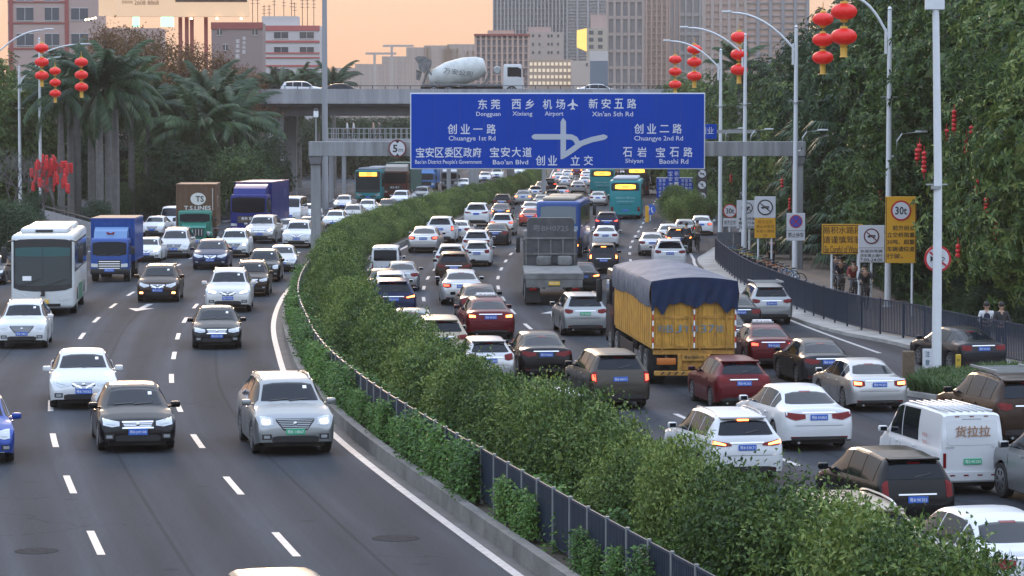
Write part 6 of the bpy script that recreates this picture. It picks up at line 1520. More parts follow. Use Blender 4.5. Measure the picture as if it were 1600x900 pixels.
sm_.build('panel_seams', mat('sign_blue_seam', (.002,.030,.24), rough=.5), t)
def S_(px, py): return ((px-871.5)/U, (204.75-py)/U)
def sign_text(s, px, py, wpx, hpx, bold=.012, m=SIGNW, nm='lettering', parent=t):
    mb = text_mb(s, hpx/U, w=wpx/U, bold=bold); x, z = S_(px, py); return move(mb, x, -.047, z).build(nm, m, parent)
def zh(chars, xs, py, h=15.5, w=14.5):
    mb = MB()
    for ch, px in zip(chars, xs):
        x, z = S_(px, py); hh, ww = (h, w)
        if ch == '一': hh, ww = 1.6, w
        if ch == '二': hh, ww = h*.72, w
        mb.join(move(text_mb(ch, hh/U, w=ww/U, bold=.012), x, -.047, z))
    mb.build('place_name', SIGNW, t)
zh('东莞', (754.5, 774.5), 163); zh('西乡', (807, 828), 163); zh('机场', (855.5, 876), 163); zh('新安五路', (927, 947, 967, 987), 162)
zh('创业一路', (707, 727.5, 747, 768), 201.5); zh('创业二路', (998, 1018, 1038, 1058), 201)
zh('宝安区委区政府', (657, 672, 687, 702, 716.5, 731, 745.5), 238, w=13.5); zh('宝安大道', (773, 790, 807, 824), 237.5); zh('创业', (844.5, 863.5), 250.5); zh('立交', (899, 919.5), 250.5)
zh('石岩', (980.5, 1003), 237.5); zh('宝石路', (1032, 1053.5, 1075), 237.5)
for s, px, py, w_, h_ in (('Dongguan', 763.5, 179, 38, 8.5), ('Xixiang', 816.5, 178.5, 31, 8.5), ('Airport', 866, 178.5, 29, 9), ("Xin'an 5th Rd", 957, 178, 64, 7.5), ('Chuangye 1st Rd', 738, 217, 73, 9.5), ('Chuangye 2nd Rd', 1029, 217, 76, 9.5),
    ("Bao'an District People's Government", 701, 253.5, 104, 8.5), ("Bao'an Blvd", 798, 253, 55, 7.5), ('Shiyan', 991, 252, 28, 8.5), ('Baoshi Rd', 1053, 252, 45, 7.5)): sign_text(s, px, py, w_, h_, .006, nm='place_name_latin')
def poly(pts, nm, m=SIGNG, y=-.046, th=.012):
    MB().prism([S_(*p) for p in pts], y-th, y).build(nm, m, t)
poly([(876,210),(876,190),(880,184),(884.5,190),(884.5,210)], 'route_line')
poly([(876,217.6),(884.5,217.6),(884.5,233),(879.5,248.5),(876,248.5)], 'route_line')
def stroke(pts, w_, nm, y):
    m = MB(); pts = [Vector((*S_(*p), 0)) for p in pts]; L_ = []; R_ = []
    for i, p in enumerate(pts):
        d = (pts[min(i+1, len(pts)-1)]-pts[max(0, i-1)]).normalized(); nrm = Vector((-d.y, d.x, 0))*w_/U/2; k = 1 if 0 < i < len(pts)-1 else .35; L_.append(p+nrm*k); R_.append(p-nrm*k)
    vs = [(v.x, y, v.y) for v in L_+R_]; n = len(pts); m.add(vs, [(i, i+1, n+i+1, n+i) for i in range(n-1)]); m.build(nm, SIGNG, t)
stroke([(831,213.7),(835,213.7),(885,213.7),(893,214),(899,217),(903,224),(904,229)], 8.5, 'route_line', -.062)
stroke([(949,213.5),(944,214),(925,218),(908,224),(893,235),(884,241),(879,247)], 8.5, 'route_line', -.066)
MB().prism([S_(*p) for p in ((895,154),(896.3,157),(896.5,160.5),(903,164.5),(903,166.3),(896.5,164.5),(896.3,168.5),(898.6,170.4),(898.6,171.6),(895,170.6),(891.4,171.6),(891.4,170.4),(893.7,168.5),(893.5,164.5),(887,166.3),(887,164.5),(893.5,160.5),(893.7,157))], -.058, -.046).build('aeroplane_symbol', SIGNW, t)
hang = MB()
for px in (670, 760, 850, 940, 1030, 1080):
    x, _ = S_(px, 0); hang.box(x-.05, x+.05, .031, .44, -1.4, 1.4)
for c in range(6):
    x, _ = S_((670, 760, 850, 940, 1030, 1080)[c], 0); MB().box(x-.05, x+.05, .031, .44, -1.4, 1.4).build('bracket', METAL, t)

# ------------------------------------------------------------------ smaller signs
RING = mat('sign_red', (.42,.012,.02), rough=.4); SYEL = mat('sign_orange', (.62,.31,.015), rough=.45); SW = mat('sign_plate', (.56,.57,.60), rough=.5)
def disc(mb_or, r, x, z, m, nm, parent, y=-.03, th=.012, n=32):
    return MB().lathe([(r, y-th), (r, y)], n, (x, 0, z), 'Y').build(nm, m, parent, smooth=30)
def ban_disc(parent, r, x, z, text=None, icon=None, slash=False, ring=RING, y=-.02):
    o = MB().lathe([(r, y-.02), (r, y)], 36, (x, 0, z), 'Y').build('disc', ring, parent, smooth=30)
    MB().lathe([(r*.83, y-.026), (r*.83, y-.021)], 36, (x, 0, z), 'Y').build('disc_face', SW, o, smooth=30)
    if text: move(text_mb(text, r*.78, w=r*(1.15 if len(text) > 1 else .55), bold=.02), x, y-.028, z).build('lettering', LETK, o)
    if icon: icon(x, y-.029, z, r).build('pictogram', LETK, o)
    if slash: MB().box(-r*.8, r*.8, -.004, 0, -r*.07, r*.07).xf(Matrix.Translation((x, y-.034, z)) @ Matrix.Rotation(R(40), 4, 'Y')).build('slash', ring, o)
    return o
def i_truck(x, y, z, r): return move(MB().prism([(-.52,-.12),(-.52,.02),(-.36,.10),(-.22,.10),(-.18,.0),(.52,.0),(.52,-.12)], -.004, 0).prism([(-.1,.04),(.5,.04),(.5,.16),(-.1,.16)], -.004, 0).lathe([(.09,-.004),(.09,0)], 10, (-.32,0,-.14), 'Y').lathe([(.09,-.004),(.09,0)], 10, (.3,0,-.14), 'Y').xf(Matrix.Diagonal((r, 1, r, 1))), x, y, z)
def i_horn(x, y, z, r): return move(MB().prism([(-.55,.22),(-.28,.08),(.0,.05),(.0,-.05),(-.28,-.08),(-.55,-.22)], -.004, 0).tube([(.0,0,0),(.42,0,.10),(.52,0,0),(.42,0,-.12),(0,0,-.13),(-.1,0,-.05)], .035, 5).xf(Matrix.Diagonal((r, .2, r, 1))), x, y, z)
def i_arrow(x, y, z, r): return move(MB().prism([(-.08,-.5),(.1,-.5),(.1,.0),(.25,.0),(.25,-.15),(.55,.12),(.25,.40),(.25,.22),(-.08,.22)], -.004, 0).xf(Matrix.Diagonal((r, 1, r, 1))), x, y, z)
def i_bike(x, y, z, r): return move(MB().prism([(-.05,-.5),(.06,-.5),(.12,.1),(.3,.1),(.3,.2),(.05,.25),(.05,.5),(-.08,.5),(-.1,.1),(-.35,.05),(-.35,-.05),(-.08,-.02)], -.004, 0).xf(Matrix.Diagonal((r, 1, r, 1))), x, y, z)
def sign(label, px0, px1, py0, py1, Y, posts=(), base=0.0, m=SW, name='road_sign', cat='road sign'):
    """a rectangular plate; root at the plate centre"""
    a, b = at(px0, py1, Y), at(px1, py0, Y); c = (a+b)/2; w_, h_ = b.x-a.x, b.z-a.z
    t = thing(name, label, cat, (c.x, Y, c.z)); t['u'] = F_PX/Y
    if m: MB().rbox(-w_/2, w_/2, -.02, .02, -h_/2, h_/2, .01, 1).build('sign_plate', m, t)
    for pp in posts: x = (pp-(px0+px1)/2)/(F_PX/Y); MB().tube([(x, .06, base-c.z), (x, .06, h_/2-.1)], .05, 10).build('post', POLEW, t, smooth=40)
    return t, w_, h_, F_PX/Y
def lines(parent, rows, m, w_, ztop, dz, hgt, y=-.024, nm='lettering'):
    for k, s in enumerate(rows):
        if s: move(text_mb(s, hgt, w=w_ if isinstance(w_, float) else w_[k], bold=.01), 0, y, ztop-k*dz).build(nm, m, parent)
# 5 m height limit on the gantry beam
t, w_, h_, u = sign('round white height limit sign with red rim reading 5m left of the big blue sign', 607, 635, 218, 246, GY+.3, m=None)
o = MB().lathe([(14/u, -.04), (14/u, -.01)], 36, (0,0,0), 'Y').build('disc', mat('rim_brownred', (.16,.03,.03), rough=.5), t, smooth=30)
MB().lathe([(11.8/u, -.046), (11.8/u, -.041)], 36, (0,0,0), 'Y').build('disc_face', SW, o, smooth=30)
move(text_mb('5', 12/u, w=7.5/u, bold=.03), -3.5/u, -.048, 0).build('lettering', LETK, o); move(text_mb('m', 5/u, w=7/u), 5.5/u, -.048, -3/u).build('lettering', LETK, o)
for sg in (1, -1): MB().prism([(-.13, sg*.40), (.13, sg*.40), (0, sg*.26)], -.052, -.047).build('triangle', LETK, o)
MB().box(-.03, .03, -.01, .2, -.3, .3).build('bracket', METAL, t)
# small blue sign behind the gantry at right and blue diagram sign
t, w_, h_, u = sign('small blue sign partly hidden behind the right end of the big blue sign', 1080, 1120, 194, 217, 168, m=SIGNB)
move(text_mb('创业', 11/u, w=22/u), 4/u, -.03, 1.5/u).build('lettering', SIGNW, t)
MB().box(-3.5, 3.0, .03, .09, -.1, .1).build('bracket', METAL, t)
t, w_, h_, u = sign('blue lane guidance sign with a raised middle panel behind the bushes below the big sign', 1026, 1083, 277, 309, 252, posts=(1068,), m=SIGNB)
MB().rbox(-11.5/u, 7/u, -.06, -.025, -8/u, 31/u, .01, 1).build('middle_panel', SIGNB, t)
fr = MB(); MB().box(-w_/2, w_/2, -.03, -.021, h_/2-.08, h_/2).build('border', SIGNW, t)
for k, (x, s) in enumerate([(-23,'直行往机场'),(-17,'西乡东莞'),(12,'创业二路'),(18,'宝石路口'),(24,'石岩方向')]):
    for j, ch in enumerate(s): move(text_mb(ch, 4.6/u, w=4.4/u), x/u, -.028, (11-j*6)/u).build('lettering', SIGNW, t)
for k, (x, s) in enumerate([(-7,'宝安大道'),(2.5,'新安一路')]):
    for j, ch in enumerate(s): move(text_mb(ch, 7/u, w=6.5/u), x/u, -.064, (14-j*8.5+8)/u).build('lettering', SIGNW, t)
# stack of three discs
t, w_, h_, u = sign('slim post with three stacked round signs, the lowest reading 30', 1090, 1104, 262, 322, 236, m=None)
MB().tube([(0, .05, 1.5), (0, .05, -at(0, 292, 236).z)], .05, 8).build('post', POLEW, t)
DB = mat('board_dark', (.03,.03,.035), rough=.6); MB().box(-.42, .42, -.0, .03, -1.45, 1.5).build('back_board', DB, t)
ban_disc(t, .37, 0, 1.05, icon=i_truck, slash=True, ring=DB); ban_disc(t, .37, 0, .15, icon=i_bike, slash=True, ring=DB); ban_disc(t, .38, 0, -.78, text='30', ring=DB)
# blue round arrow disc
t, w_, h_, u = sign('blue round sign with two white arrows on a short post at the wedge', 1008, 1024, 319, 336, 232, m=None)
MB().tube([(0, .05, .3), (0, .05, -at(0, 327, 232).z)], .045, 8).build('post', POLEW, t)
o = MB().lathe([(.42, -.03), (.42, 0)], 30, (0,0,0), 'Y').build('disc', mat('sign_blue_bright', (.02,.10,.48), rough=.4), t)
for sg in (1, -1): MB().prism([(sg*.03, .05), (sg*.10, .22), (sg*.16, .20), (sg*.14,-.02), (sg*.22,-.14), (sg*.25,-.28), (sg*.10,-.20), (sg*.08,-.05)], -.036, -.031).build('arrow', SIGNW, o)
t = thing('marker_post', 'short orange marker post at the nose of the wedge', 'marker post', (xat(1011, 228), 228, 0)); MB().rbox(-.14, .14, -.08, .08, 0, 1.3, .03).build('post', SYEL, t)
# 30 t disc with white plate
t, w_, h_, u = sign('round 30t weight limit sign over a small white plate beside the white lamp post', 1130, 1151, 341, 354, 178, posts=(1140,))
ban_disc(t, 11/u, 0, 18/u, text='30t'); lines(t, ['前方立交'], LETK, w_*.85, 0, 1, 7/u)
# no right turn plate
t, w_, h_, u = sign('white plate banning a right turn with small text, beside the two-tone truck sign', 1151, 1183, 313, 357, 168, posts=(1160, 1171))
ban_disc(t, 8.6/u, .5/u, 10/u, icon=i_arrow, slash=True, ring=DB); lines(t, ['本深圳号牌', '载货汽车', '7:00-20:00'], LETK, w_*.8, -7/u, 6.5/u, 5/u)
# truck ban over orange plate
t, w_, h_, u = sign('truck ban sign, white upper half and orange lower half, on two posts', 1179, 1212, 307, 372, 150, posts=(1185, 1206), m=None)
MB().rbox(-w_/2, w_/2, -.02, .02, -1/u, h_/2, .01, 1).build('sign_plate', SW, t); MB().rbox(-w_/2, w_/2, -.025, .015, -h_/2, -1.3/u, .01, 1).build('orange_plate', SYEL, t)
ban_disc(t, 12.3/u, 0, 15.5/u, icon=i_truck, slash=True, ring=DB); lines(t, ['前方立交', '禁止大型货', '车驶入请绕', '行'], mat('lettering_ochre', (.22,.09,.01), rough=.6), [w_*.7, w_*.85, w_*.85, w_*.2], -7/u, 7.2/u, 5/u, y=-.028)
# no parking plate
t, w_, h_, u = sign('white no parking plate with blue disc in front of the gantry leg', 1229, 1258, 333, 376, 142)
o = MB().lathe([(10.3/u, -.035), (10.3/u, -.02)], 30, (0, 0, 8.5/u), 'Y').build('disc', RING, t); MB().lathe([(8.8/u, -.041), (8.8/u, -.036)], 30, (0,0,8.5/u), 'Y').build('disc_face', mat('sign_violet', (.05,.07,.38), rough=.4), o)
for a in (45, -45): MB().box(-8.8/u, 8.8/u, -.005, 0, -.6/u, .6/u).xf(Matrix.Translation((0, -.042-(.003 if a > 0 else 0), 8.5/u)) @ Matrix.Rotation(R(a), 4, 'Y')).build('slash', RING, o)
MB().box(-w_/2+.01, w_/2-.01, -.024, -.021, -6.2/u, -5.6/u).build('divider', LETK, t); lines(t, ['禁止停车'], LETK, w_*.85, -12.5/u, 1, 8/u); MB().box(-.06, .06, .02, .5, -.1, .1).build('bracket', METAL, t)
# yellow flood warning
t, w_, h_, u = sign('wide orange flood warning sign half covered by the white truck ban plate', 1284, 1348, 350, 397, 126, posts=(1300, 1341), m=SYEL)
for (a, b, c, d) in ((-w_/2+.04, w_/2-.04, h_/2-.07, h_/2-.04), (-w_/2+.04, w_/2-.04, -h_/2+.04, -h_/2+.07), (-w_/2+.04, -w_/2+.07, -h_/2+.071, h_/2-.071)): MB().box(a, b, -.025, -.021, c, d).build('border', LETK, t)
BR_ = mat('lettering_brown', (.10,.045,.01), rough=.6); lines(t, ['易积水路段', '请谨慎驾驶', 'Be Careful of Water'], BR_, [w_*.95, w_*.95, w_*.86], 14/u, 15/u, 11.5/u)
t, w_, h_, u = sign('white truck ban plate with times, between the flood warning and the tall yellow sign', 1341, 1382, 352, 410, 121, posts=(1343, 1362))
ban_disc(t, 12.2/u, 0, 12/u, icon=i_truck, slash=True, ring=mat('ring_dark_red', (.12,.02,.03), rough=.5)); MB().box(-w_/2+.01, w_/2-.01, -.024, -.021, -6.5/u, -6/u).build('divider', LETK, t); lines(t, ['非深圳号牌', '货车禁止通行', '7:00-24:00'], LETK, w_*.86, -11.5/u, 6.8/u, 5.4/u)
t, w_, h_, u = sign('tall yellow board with a 30t disc and five rows of black characters', 1383, 1432, 307, 411, 116, posts=(1426,), m=SYEL)
for sg in (1, -1): MB().box(sg*(w_/2-.03)-.012, sg*(w_/2-.03)+.012, -.025, -.021, -h_/2+.04, h_/2-.04).build('border', LETK, t)
ban_disc(t, 16/u, 0, 30/u, text='30t'); 
for k, s in enumerate(['　前方创业', '立交桥限重', '30吨，超重', '车辆请绕道', '行驶。']):
    s2 = s.replace('　', ''); n = len(s2) if s2 != '30吨，超重' else 5; wd = 8.6*n/u
    x = {0: 4.3, 1: 0, 2: 0, 3: 0, 4: -9}[k]/u; move(text_mb(s2, 8/u, w=wd, bold=.012), x, -.024, (3-k*11)/u).build('lettering', LETK, t)
# no horn disc on the tall pole
t, w_, h_, u = sign('round no horn sign with red rim on the tall white pole', 1443, 1485, 383, 425, 87.7, m=None)
ban_disc(t, 21/u, 0, 0, icon=i_horn, slash=True, y=-.14); MB().box(-.18, .18, -.14, -.10, -.04, .04).build('bracket', METAL, t)
# posts on the island
t, w_, h_, u = sign('narrow white sign board with small text at the foot of the tall pole', 1441, 1457, 545, 604, 89.5); lines(t, ['注', '意', '行', '人'], mat('lettering_teal', (.02,.12,.14), rough=.6), 7/u, .42, .26, .18)
for k in range(9): MB().box(w_/2+.02, w_/2+.07, -.03, .03, -h_/2+.05+k*.12, -h_/2+.10+k*.12).build('edge_stud', RING, t)
p = gp(1419, 612); t = thing('wooden_post', 'weathered brown post at the tip of the grass island', 'post', (p.x, p.y, 0)); MB().rbox(-.17, .17, -.12, .12, 0, 1.18, .03).build('post', mat('wood_post', (.12,.085,.055), rough=.9, var=.4, vscale=6), t)
p = gp(1497, 585); t = thing('yellow_post', 'small yellow marker post at the rear wheel of the dark bronze sedan', 'marker post', (p.x, p.y, 0)); MB().rbox(-.08, .08, -.05, .05, 0, .62, .02).build('post', mat('post_yellow', (.50,.34,.03), rough=.6), t); move(text_mb('水', .1, w=.1), 0, -.055, .45).build('lettering', LETK, t)
# grass island with its kerb
isl = [gp(*q) for q in ((1412,618),(1440,600),(1500,600),(1560,592),(1640,590),(1660,640),(1560,640),(1500,632),(1440,622))]
def polyflat(name, pts, z, m, kind='structure'): return tag(MB().add([(p.x, p.y, z) for p in pts], [tuple(range(len(pts)))]).build(name, m), kind=kind)
mb = MB(); n = len(isl); mb.add([(p.x, p.y, -.01) for p in isl]+[(p.x, p.y, .14) for p in isl], [tuple(range(n, 2*n))]+[(i, (i+1) % n, (i+1) % n+n, i+n) for i in range(n)]); tag(mb.build('traffic_island', CONC), kind='structure')
c_ = sum(isl, Vector())/n
polyflat('island_soil', [c_+(p-c_)*.93 for p in isl], .15, SOIL)
def isl_pt(r):
    i = r.randrange(n); a, b = isl[i], isl[(i+1) % n]; u_, v_ = r.random(), r.random()
    if u_+v_ > 1: u_, v_ = 1-u_, 1-v_
    p = c_+(a-c_)*u_*.93+(b-c_)*v_*.93; return p.x, p.y, .15
tufts('island_grass', isl_pt, 1500, .55, 8, '')
# ------------------------------------------------------------------ overpass, footbridge, city
OY = 306.0
def oz(py): return at(0, py, OY).z
t = thing('overpass', 'grey concrete road bridge crossing both carriageways', 'overpass', (0, OY, 0))
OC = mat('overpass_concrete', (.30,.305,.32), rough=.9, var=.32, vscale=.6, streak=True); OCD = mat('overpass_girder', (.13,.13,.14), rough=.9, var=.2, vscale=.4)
MB().box(-95, 110, 0, .35, oz(159), oz(139)).build('parapet', OC, t); MB().box(-95, 110, 12.6, 12.95, oz(159), oz(139)).build('parapet', OC, t)
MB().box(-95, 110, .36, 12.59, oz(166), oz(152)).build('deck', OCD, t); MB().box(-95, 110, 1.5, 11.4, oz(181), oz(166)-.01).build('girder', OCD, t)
MB().box(-95, 110, -.12, .0-.001, oz(162), oz(158)).build('ledge', OC, t)
hr = MB().box(-95, 110, .12, .2, oz(134.5), oz(133.5)); 
for k in range(100): hr.box(-60+k*1.3, -59.92+k*1.3, .12, .2, oz(139)+.001, oz(134.6))
hr.build('handrail', FENCE, t)
for px0, px1, dy in ((427, 442, 2.0), (444, 463, 9.0), (732, 748, 2.0), (792, 804, 9.0), (1150, 1170, 4.0)):
    a, b = at(px0, 0, OY+dy).x, at(px1, 0, OY+dy).x; MB().rbox(a, b, dy-.5, dy+.5, -.1, oz(181)-.01, .1).build('column', OC, t)
zd = oz(152)+.01
def over(kind, label, color, px, rear=0, dirn=1, recipe=None, Lt=None, nm=None, dy=3.2, extra=None):
    x = at(px, 0, OY+dy).x; rec = recipe or car_recipe(kind, 0, rear, False, '')
    t = thing(nm or {'sedan':'sedan_car','suv':'suv_car'}[kind], label, 'car' if not recipe else 'concrete mixer', (x, OY+dy, zd), -PI/2*dirn, 'vehicles on the overpass')
    pm = pt(color); m = {'PAINT': pm, 'MIRROR': pm, 'GRILLE': CHROME, 'HLAMP': LAMPG, 'FLAMP': LAMPG, 'TLAMP': TAILR, 'CLAMP': TAILR, 'PLATE': PLATEB, 'BOX': pm, 'DEFL': pm, 'BUMPER': pm}
    if extra: m.update(extra)
    place(rec, t, m, ('door_seam', 'wiper', 'plate_lettering', 'boot_seam', 'rear_wiper')); t.scale = (1.16,)*3 if recipe else (1,)*3; return t
over('suv', 'white estate car on the overpass, leftmost of the vehicles up there', 'white', 472)
over('sedan', 'dark sedan on the overpass behind the high mast', 'charcoal', 534)
over('sedan', 'white sedan on the overpass just behind the concrete mixer', 'white', 736, dy=7.5)
over('sedan', 'silver car on the overpass right of the mixer cab', 'silver', 935, dy=6.5)
over('mixer', 'concrete mixer lorry with white lettered drum driving on the overpass', 'white', 737, recipe=mixer_recipe(), nm='mixer_lorry', dy=3.0)
# footbridge
FY = 285.0
def fz(py): return at(0, py, FY).z
t = thing('footbridge', 'footbridge with thin white railings behind the gantry beam', 'footbridge', (0, FY, 0)); xa, xb = at(508, 0, FY).x, at(1010, 0, FY).x
MB().box(xa, xb, 0, 3.2, fz(226), fz(217)).build('deck', OC, t)
for yy in (.1, 3.1):
    m = MB().box(xa, xb, yy-.04, yy+.04, fz(201), fz(200)).box(xa, xb, yy-.03, yy+.03, fz(209), fz(208.4))
    for k in range(60): x = xa+k*(xb-xa)/60; m.box(x, x+.06, yy-.03, yy+.03, fz(217)+.001, fz(201)-.001)
    m.build('railing', METAL, t)
for px in (515, 535, 700, 850): MB().rbox(at(px-3, 0, FY).x, at(px+3.5, 0, FY).x, 1.2, 1.8, -.1, fz(226)-.01, .03).build('column', OC, t)
t = thing('high_mast', 'tall grey mast rising behind the overpass into the sky', 'lamp mast', (at(507, 0, 262).x, 262, 0)); MB().tube([(0,0,0), (0,0,12), (0,0,26)], [.30,.24,.19], 14).build('mast', mat('mast_grey', (.28,.29,.31), rough=.6), t, smooth=40)
t = thing('post_lantern', 'small lamp post standing on top of the left gantry column', 'lamp post', (at(493, 0, GY+.9).x, GY+.9, at(0, 221, GY+.9).z)); MB().tube([(0,0,0), (0,0,1.25)], .035, 8).build('post', METAL, t); MB().rbox(-.12, .12, -.12, .12, 1.25, 1.6, .04).build('lantern_head', LETW, t); MB().lathe([(.16, 1.6), (.05, 1.75)], 10).build('hood', BLACKPL, t)
# left parapets and walls
t = thing('ramp_parapet', 'pale concrete ramp parapet with a dark rail rising to the left behind the coach', 'parapet wall', (0,0,0))
a, b = gp(143, 373), gp(28, 352); za, zb2 = 1.05, 1.7; mb = MB(); d = Vector((.05, .4, 0))
mb.add([(a.x,a.y,0),(b.x,b.y,0),(b.x,b.y,zb2),(a.x,a.y,za),(a.x,a.y+.4,0),(b.x,b.y+.4,0),(b.x,b.y+.4,zb2),(a.x,a.y+.4,za)], [(0,1,2,3),(4,7,6,5),(3,2,6,7),(0,3,7,4),(1,5,6,2)]).build('wall', SLAB, t)
mr = MB().tube([(a.x, a.y+.2, za+.25), (b.x, b.y+.2, zb2+.25)], .07, 6)
for k in range(12): q = a.lerp(b, k/11); mr.tube([(q.x, q.y+.2, lerp(za, zb2, k/11)), (q.x, q.y+.2, lerp(za, zb2, k/11)+.22)], .04, 5)
mr.build('rail', BLACKPL, t)
t = thing('retaining_wall', 'low grey concrete wall beside the branch road under the dark grove', 'wall', (0,0,0))
a, b = Vector((at(188,0,272).x, 272, 0)), Vector((at(430,0,282).x, 282, 0)); mb = MB(); mb.add([(a.x,a.y,0),(b.x,b.y,0),(b.x,b.y,.9),(a.x,a.y,1.1),(a.x,a.y+.4,0),(b.x,b.y+.4,0),(b.x,b.y+.4,.9),(a.x,a.y+.4,1.1)], [(0,1,2,3),(4,7,6,5),(3,2,6,7),(0,3,7,4),(1,5,6,2)]).build('wall', SLAB, t)

# ------------------------------------------------------------------ buildings
def bmat(key, col, var=.08, rough=.8): return mat('wall_'+key, col, rough=rough, var=var, vscale=.05)
WIN = mat('window_dark', (.05,.06,.075), rough=.15, spec=.8); WFR = mat('window_frame', (.50,.50,.50), rough=.5)
def building(label, px0, px1, ptop, Y, m, depth=None, cat='building', name='building', z0=0, rz=0):
    a, b = at(px0, 0, Y).x, at(px1, 0, Y).x; zt_ = at(0, ptop, Y).z; w_ = b-a; dp = depth or w_*.7
    t = thing(name, label, cat, ((a+b)/2, Y, z0)); MB().box(-w_/2, w_/2, 0, dp, 0, zt_-z0).build('walls', m, t); return t, w_, zt_-z0, F_PX/Y, dp
def win(t, x, z, ww, wh, m=WIN, frame=True, y=0.0):
    o = MB().box(x-ww/2, x+ww/2, y-.06, y+.02, z-wh/2, z+wh/2).build('window', m, t)
    if frame:
        f = MB(); 
        for (a, b, c, d) in ((x-ww/2-.06, x+ww/2+.06, z+wh/2, z+wh/2+.08), (x-ww/2-.06, x+ww/2+.06, z-wh/2-.08, z-wh/2), (x-.03, x+.03, z-wh/2+.001, z+wh/2-.001)): f.box(a, b, y-.11, y-.061, c, d)
        f.build('frame', WFR, o)
def PXW(px, px0, px1, u): return (px-(px0+px1)/2)/u
PINK = bmat('pink', (.42,.31,.28)); REDT = mat('trim_red', (.30,.09,.08), rough=.8); BRN = bmat('brown', (.27,.21,.20)); WHT = bmat('white', (.50,.47,.46))
# pale pink building at far left
def relwin(t, u, px0, px1, Y, z0, list_, **k):
    for (wx, wy, ww, wh) in list_: win(t, PXW(wx, px0, px1, u), at(0, wy, Y).z-z0, ww/u, wh/u, **k)
t, w_, h_, u, dp = building('pale pink building with red trim behind the palms at the top left', 12, 152, -22, 380, PINK)
relwin(t, u, 12, 152, 380, 0, [(39,22,26,20),(81,22,22,20),(124,22,26,18),(39,-8,26,18),(81,-8,22,18),(39,62,26,18),(81,62,22,18),(124,62,26,18)])
for px in (17, 104): x = PXW(px, 12, 152, u); MB().box(x-3/u, x+3/u, -.12, -.001, 0, h_).build('pilaster', REDT, t)
for py in (3, 36, 76): z = at(0, py, 380).z; MB().box(-w_/2, PXW(104, 12, 152, u), -.10, -.002, z-1.2/u, z+1.2/u).build('string_course', REDT, t)
# billboard
t, w_, h_, u, dp = building('pink block with a lower wing behind the billboard', 150, 250, 44, 385, PINK); relwin(t, u, 150, 250, 385, 0, [(170,70,16,12),(200,70,16,12)])
BY = 335; a, b = at(178, 0, BY).x, at(388, 0, BY).x; zt_, zb_ = at(0, -45, BY).z, at(0, 26, BY).z; cx = (a+b)/2
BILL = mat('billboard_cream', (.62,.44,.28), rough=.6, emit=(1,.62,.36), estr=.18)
t = thing('billboard', 'huge cream billboard with printed phone digits and a dark picture strip above the russet trees', 'billboard', (cx, BY, 0))
MB().box(a-cx, b-cx, 0, 1.2, zb_, zt_).build('board', BILL, t); xl = at(154, 0, BY+6).x-cx
MB().add([(a-cx-.01, 0, zb_), (xl, 6, zb_+.3), (xl, 6, zt_), (a-cx-.01, 0, zt_), (a-cx-.01, .8, zb_), (xl+.6, 6.4, zb_+.3), (xl+.6, 6.4, zt_), (a-cx-.01, .8, zt_)], [(0,1,2,3),(4,7,6,5),(0,4,5,1),(3,2,6,7)]).build('side_board', BILL, t)
ub = F_PX/BY; MB().box(at(274, 0, BY).x-cx, at(386, 0, BY).x-cx, -.05, -.002, at(0, 3, BY).z, at(0, -40, BY).z).build('picture_panel', mat('picture_dark', (.07,.035,.03), rough=.5), t)
move(text_mb('2608 8868', 7/ub, w=38/ub), at(229, 0, BY).x-cx, -.04, at(0, 4, BY).z).build('lettering', mat('lettering_umber', (.20,.10,.06), rough=.6), t)
move(text_mb('招商热线', 5/ub, w=17/ub), at(199, 0, BY).x-cx, -.04, at(0, 3, BY).z).build('lettering', MATS['lettering_umber'], t)
BULB = mat('bulb_warm', (1,.85,.65), rough=.5, emit=(1,.72,.45), estr=6)
for k, px in enumerate((134, 139, 144, 149, 299, 339, 377)):
    py = 29-(k-2 if k < 4 else 0); q = at(px, py, BY-.6 if k > 3 else BY+7); m = MB().lathe([(.05, .1), (.16, 0), (.05, -.1)], 8, (q.x-cx, q.y-BY, q.z)); o = m.build('flood_lamp', BULB, t)
for px in (282, 292, 300, 322): x = at(px, 0, BY+2).x-cx; MB().box(x-.2, x+.2, 1.5, 1.9, 0, zb_).build('leg', REDT, t)
for px, w2 in ((212, 10), (261, 20)):
    x = at(px, 0, BY+8).x; o = thing('lit_window', 'green lit sign box under the billboard, ' + ('smaller left one' if px == 212 else 'larger right one'), 'lit sign', (x, BY+8, at(0, 34, BY+8).z)); MB().rbox(-w2/2/13.4, w2/2/13.4, 0, .3, -.55, .55, .05).build('light_box', mat('green_glow', (.2,.8,.5), rough=.5, emit=(.25,1,.55), estr=1.3), o)
# mid left blocks
t, w_, h_, u, dp = building('small brownish block with vertical shop characters left of the red striped building', 330, 410, 36, 400, BRN)
relwin(t, u, 330, 410, 400, 0, [(343,50,8,9),(352,74,7,9),(398,50,8,9)])
for j, ch in enumerate('宝安中医'): move(text_mb(ch, 6/u, w=6/u), PXW(371, 330, 410, u), -.02, at(0, 64+j*8, 400).z).build('lettering', LETW, t)
for j, ch in enumerate('骨伤科医'): move(text_mb(ch, 5/u, w=5/u), PXW(381, 330, 410, u), -.02, at(0, 60+j*7, 400).z).build('lettering', LETW, t)
MB().box(-w_/2-.05, w_/2+.05, -.15, -.003, h_-.8, h_+.1).build('cornice', REDT, t)
t, w_, h_, u, dp = building('white building with red horizontal bands and rooftop aerials', 408, 499, 40, 430, WHT)
MB().box(-w_/2, w_/2-3.2, 1, dp-1, h_, h_+15/u).build('roof_block', WHT, t)
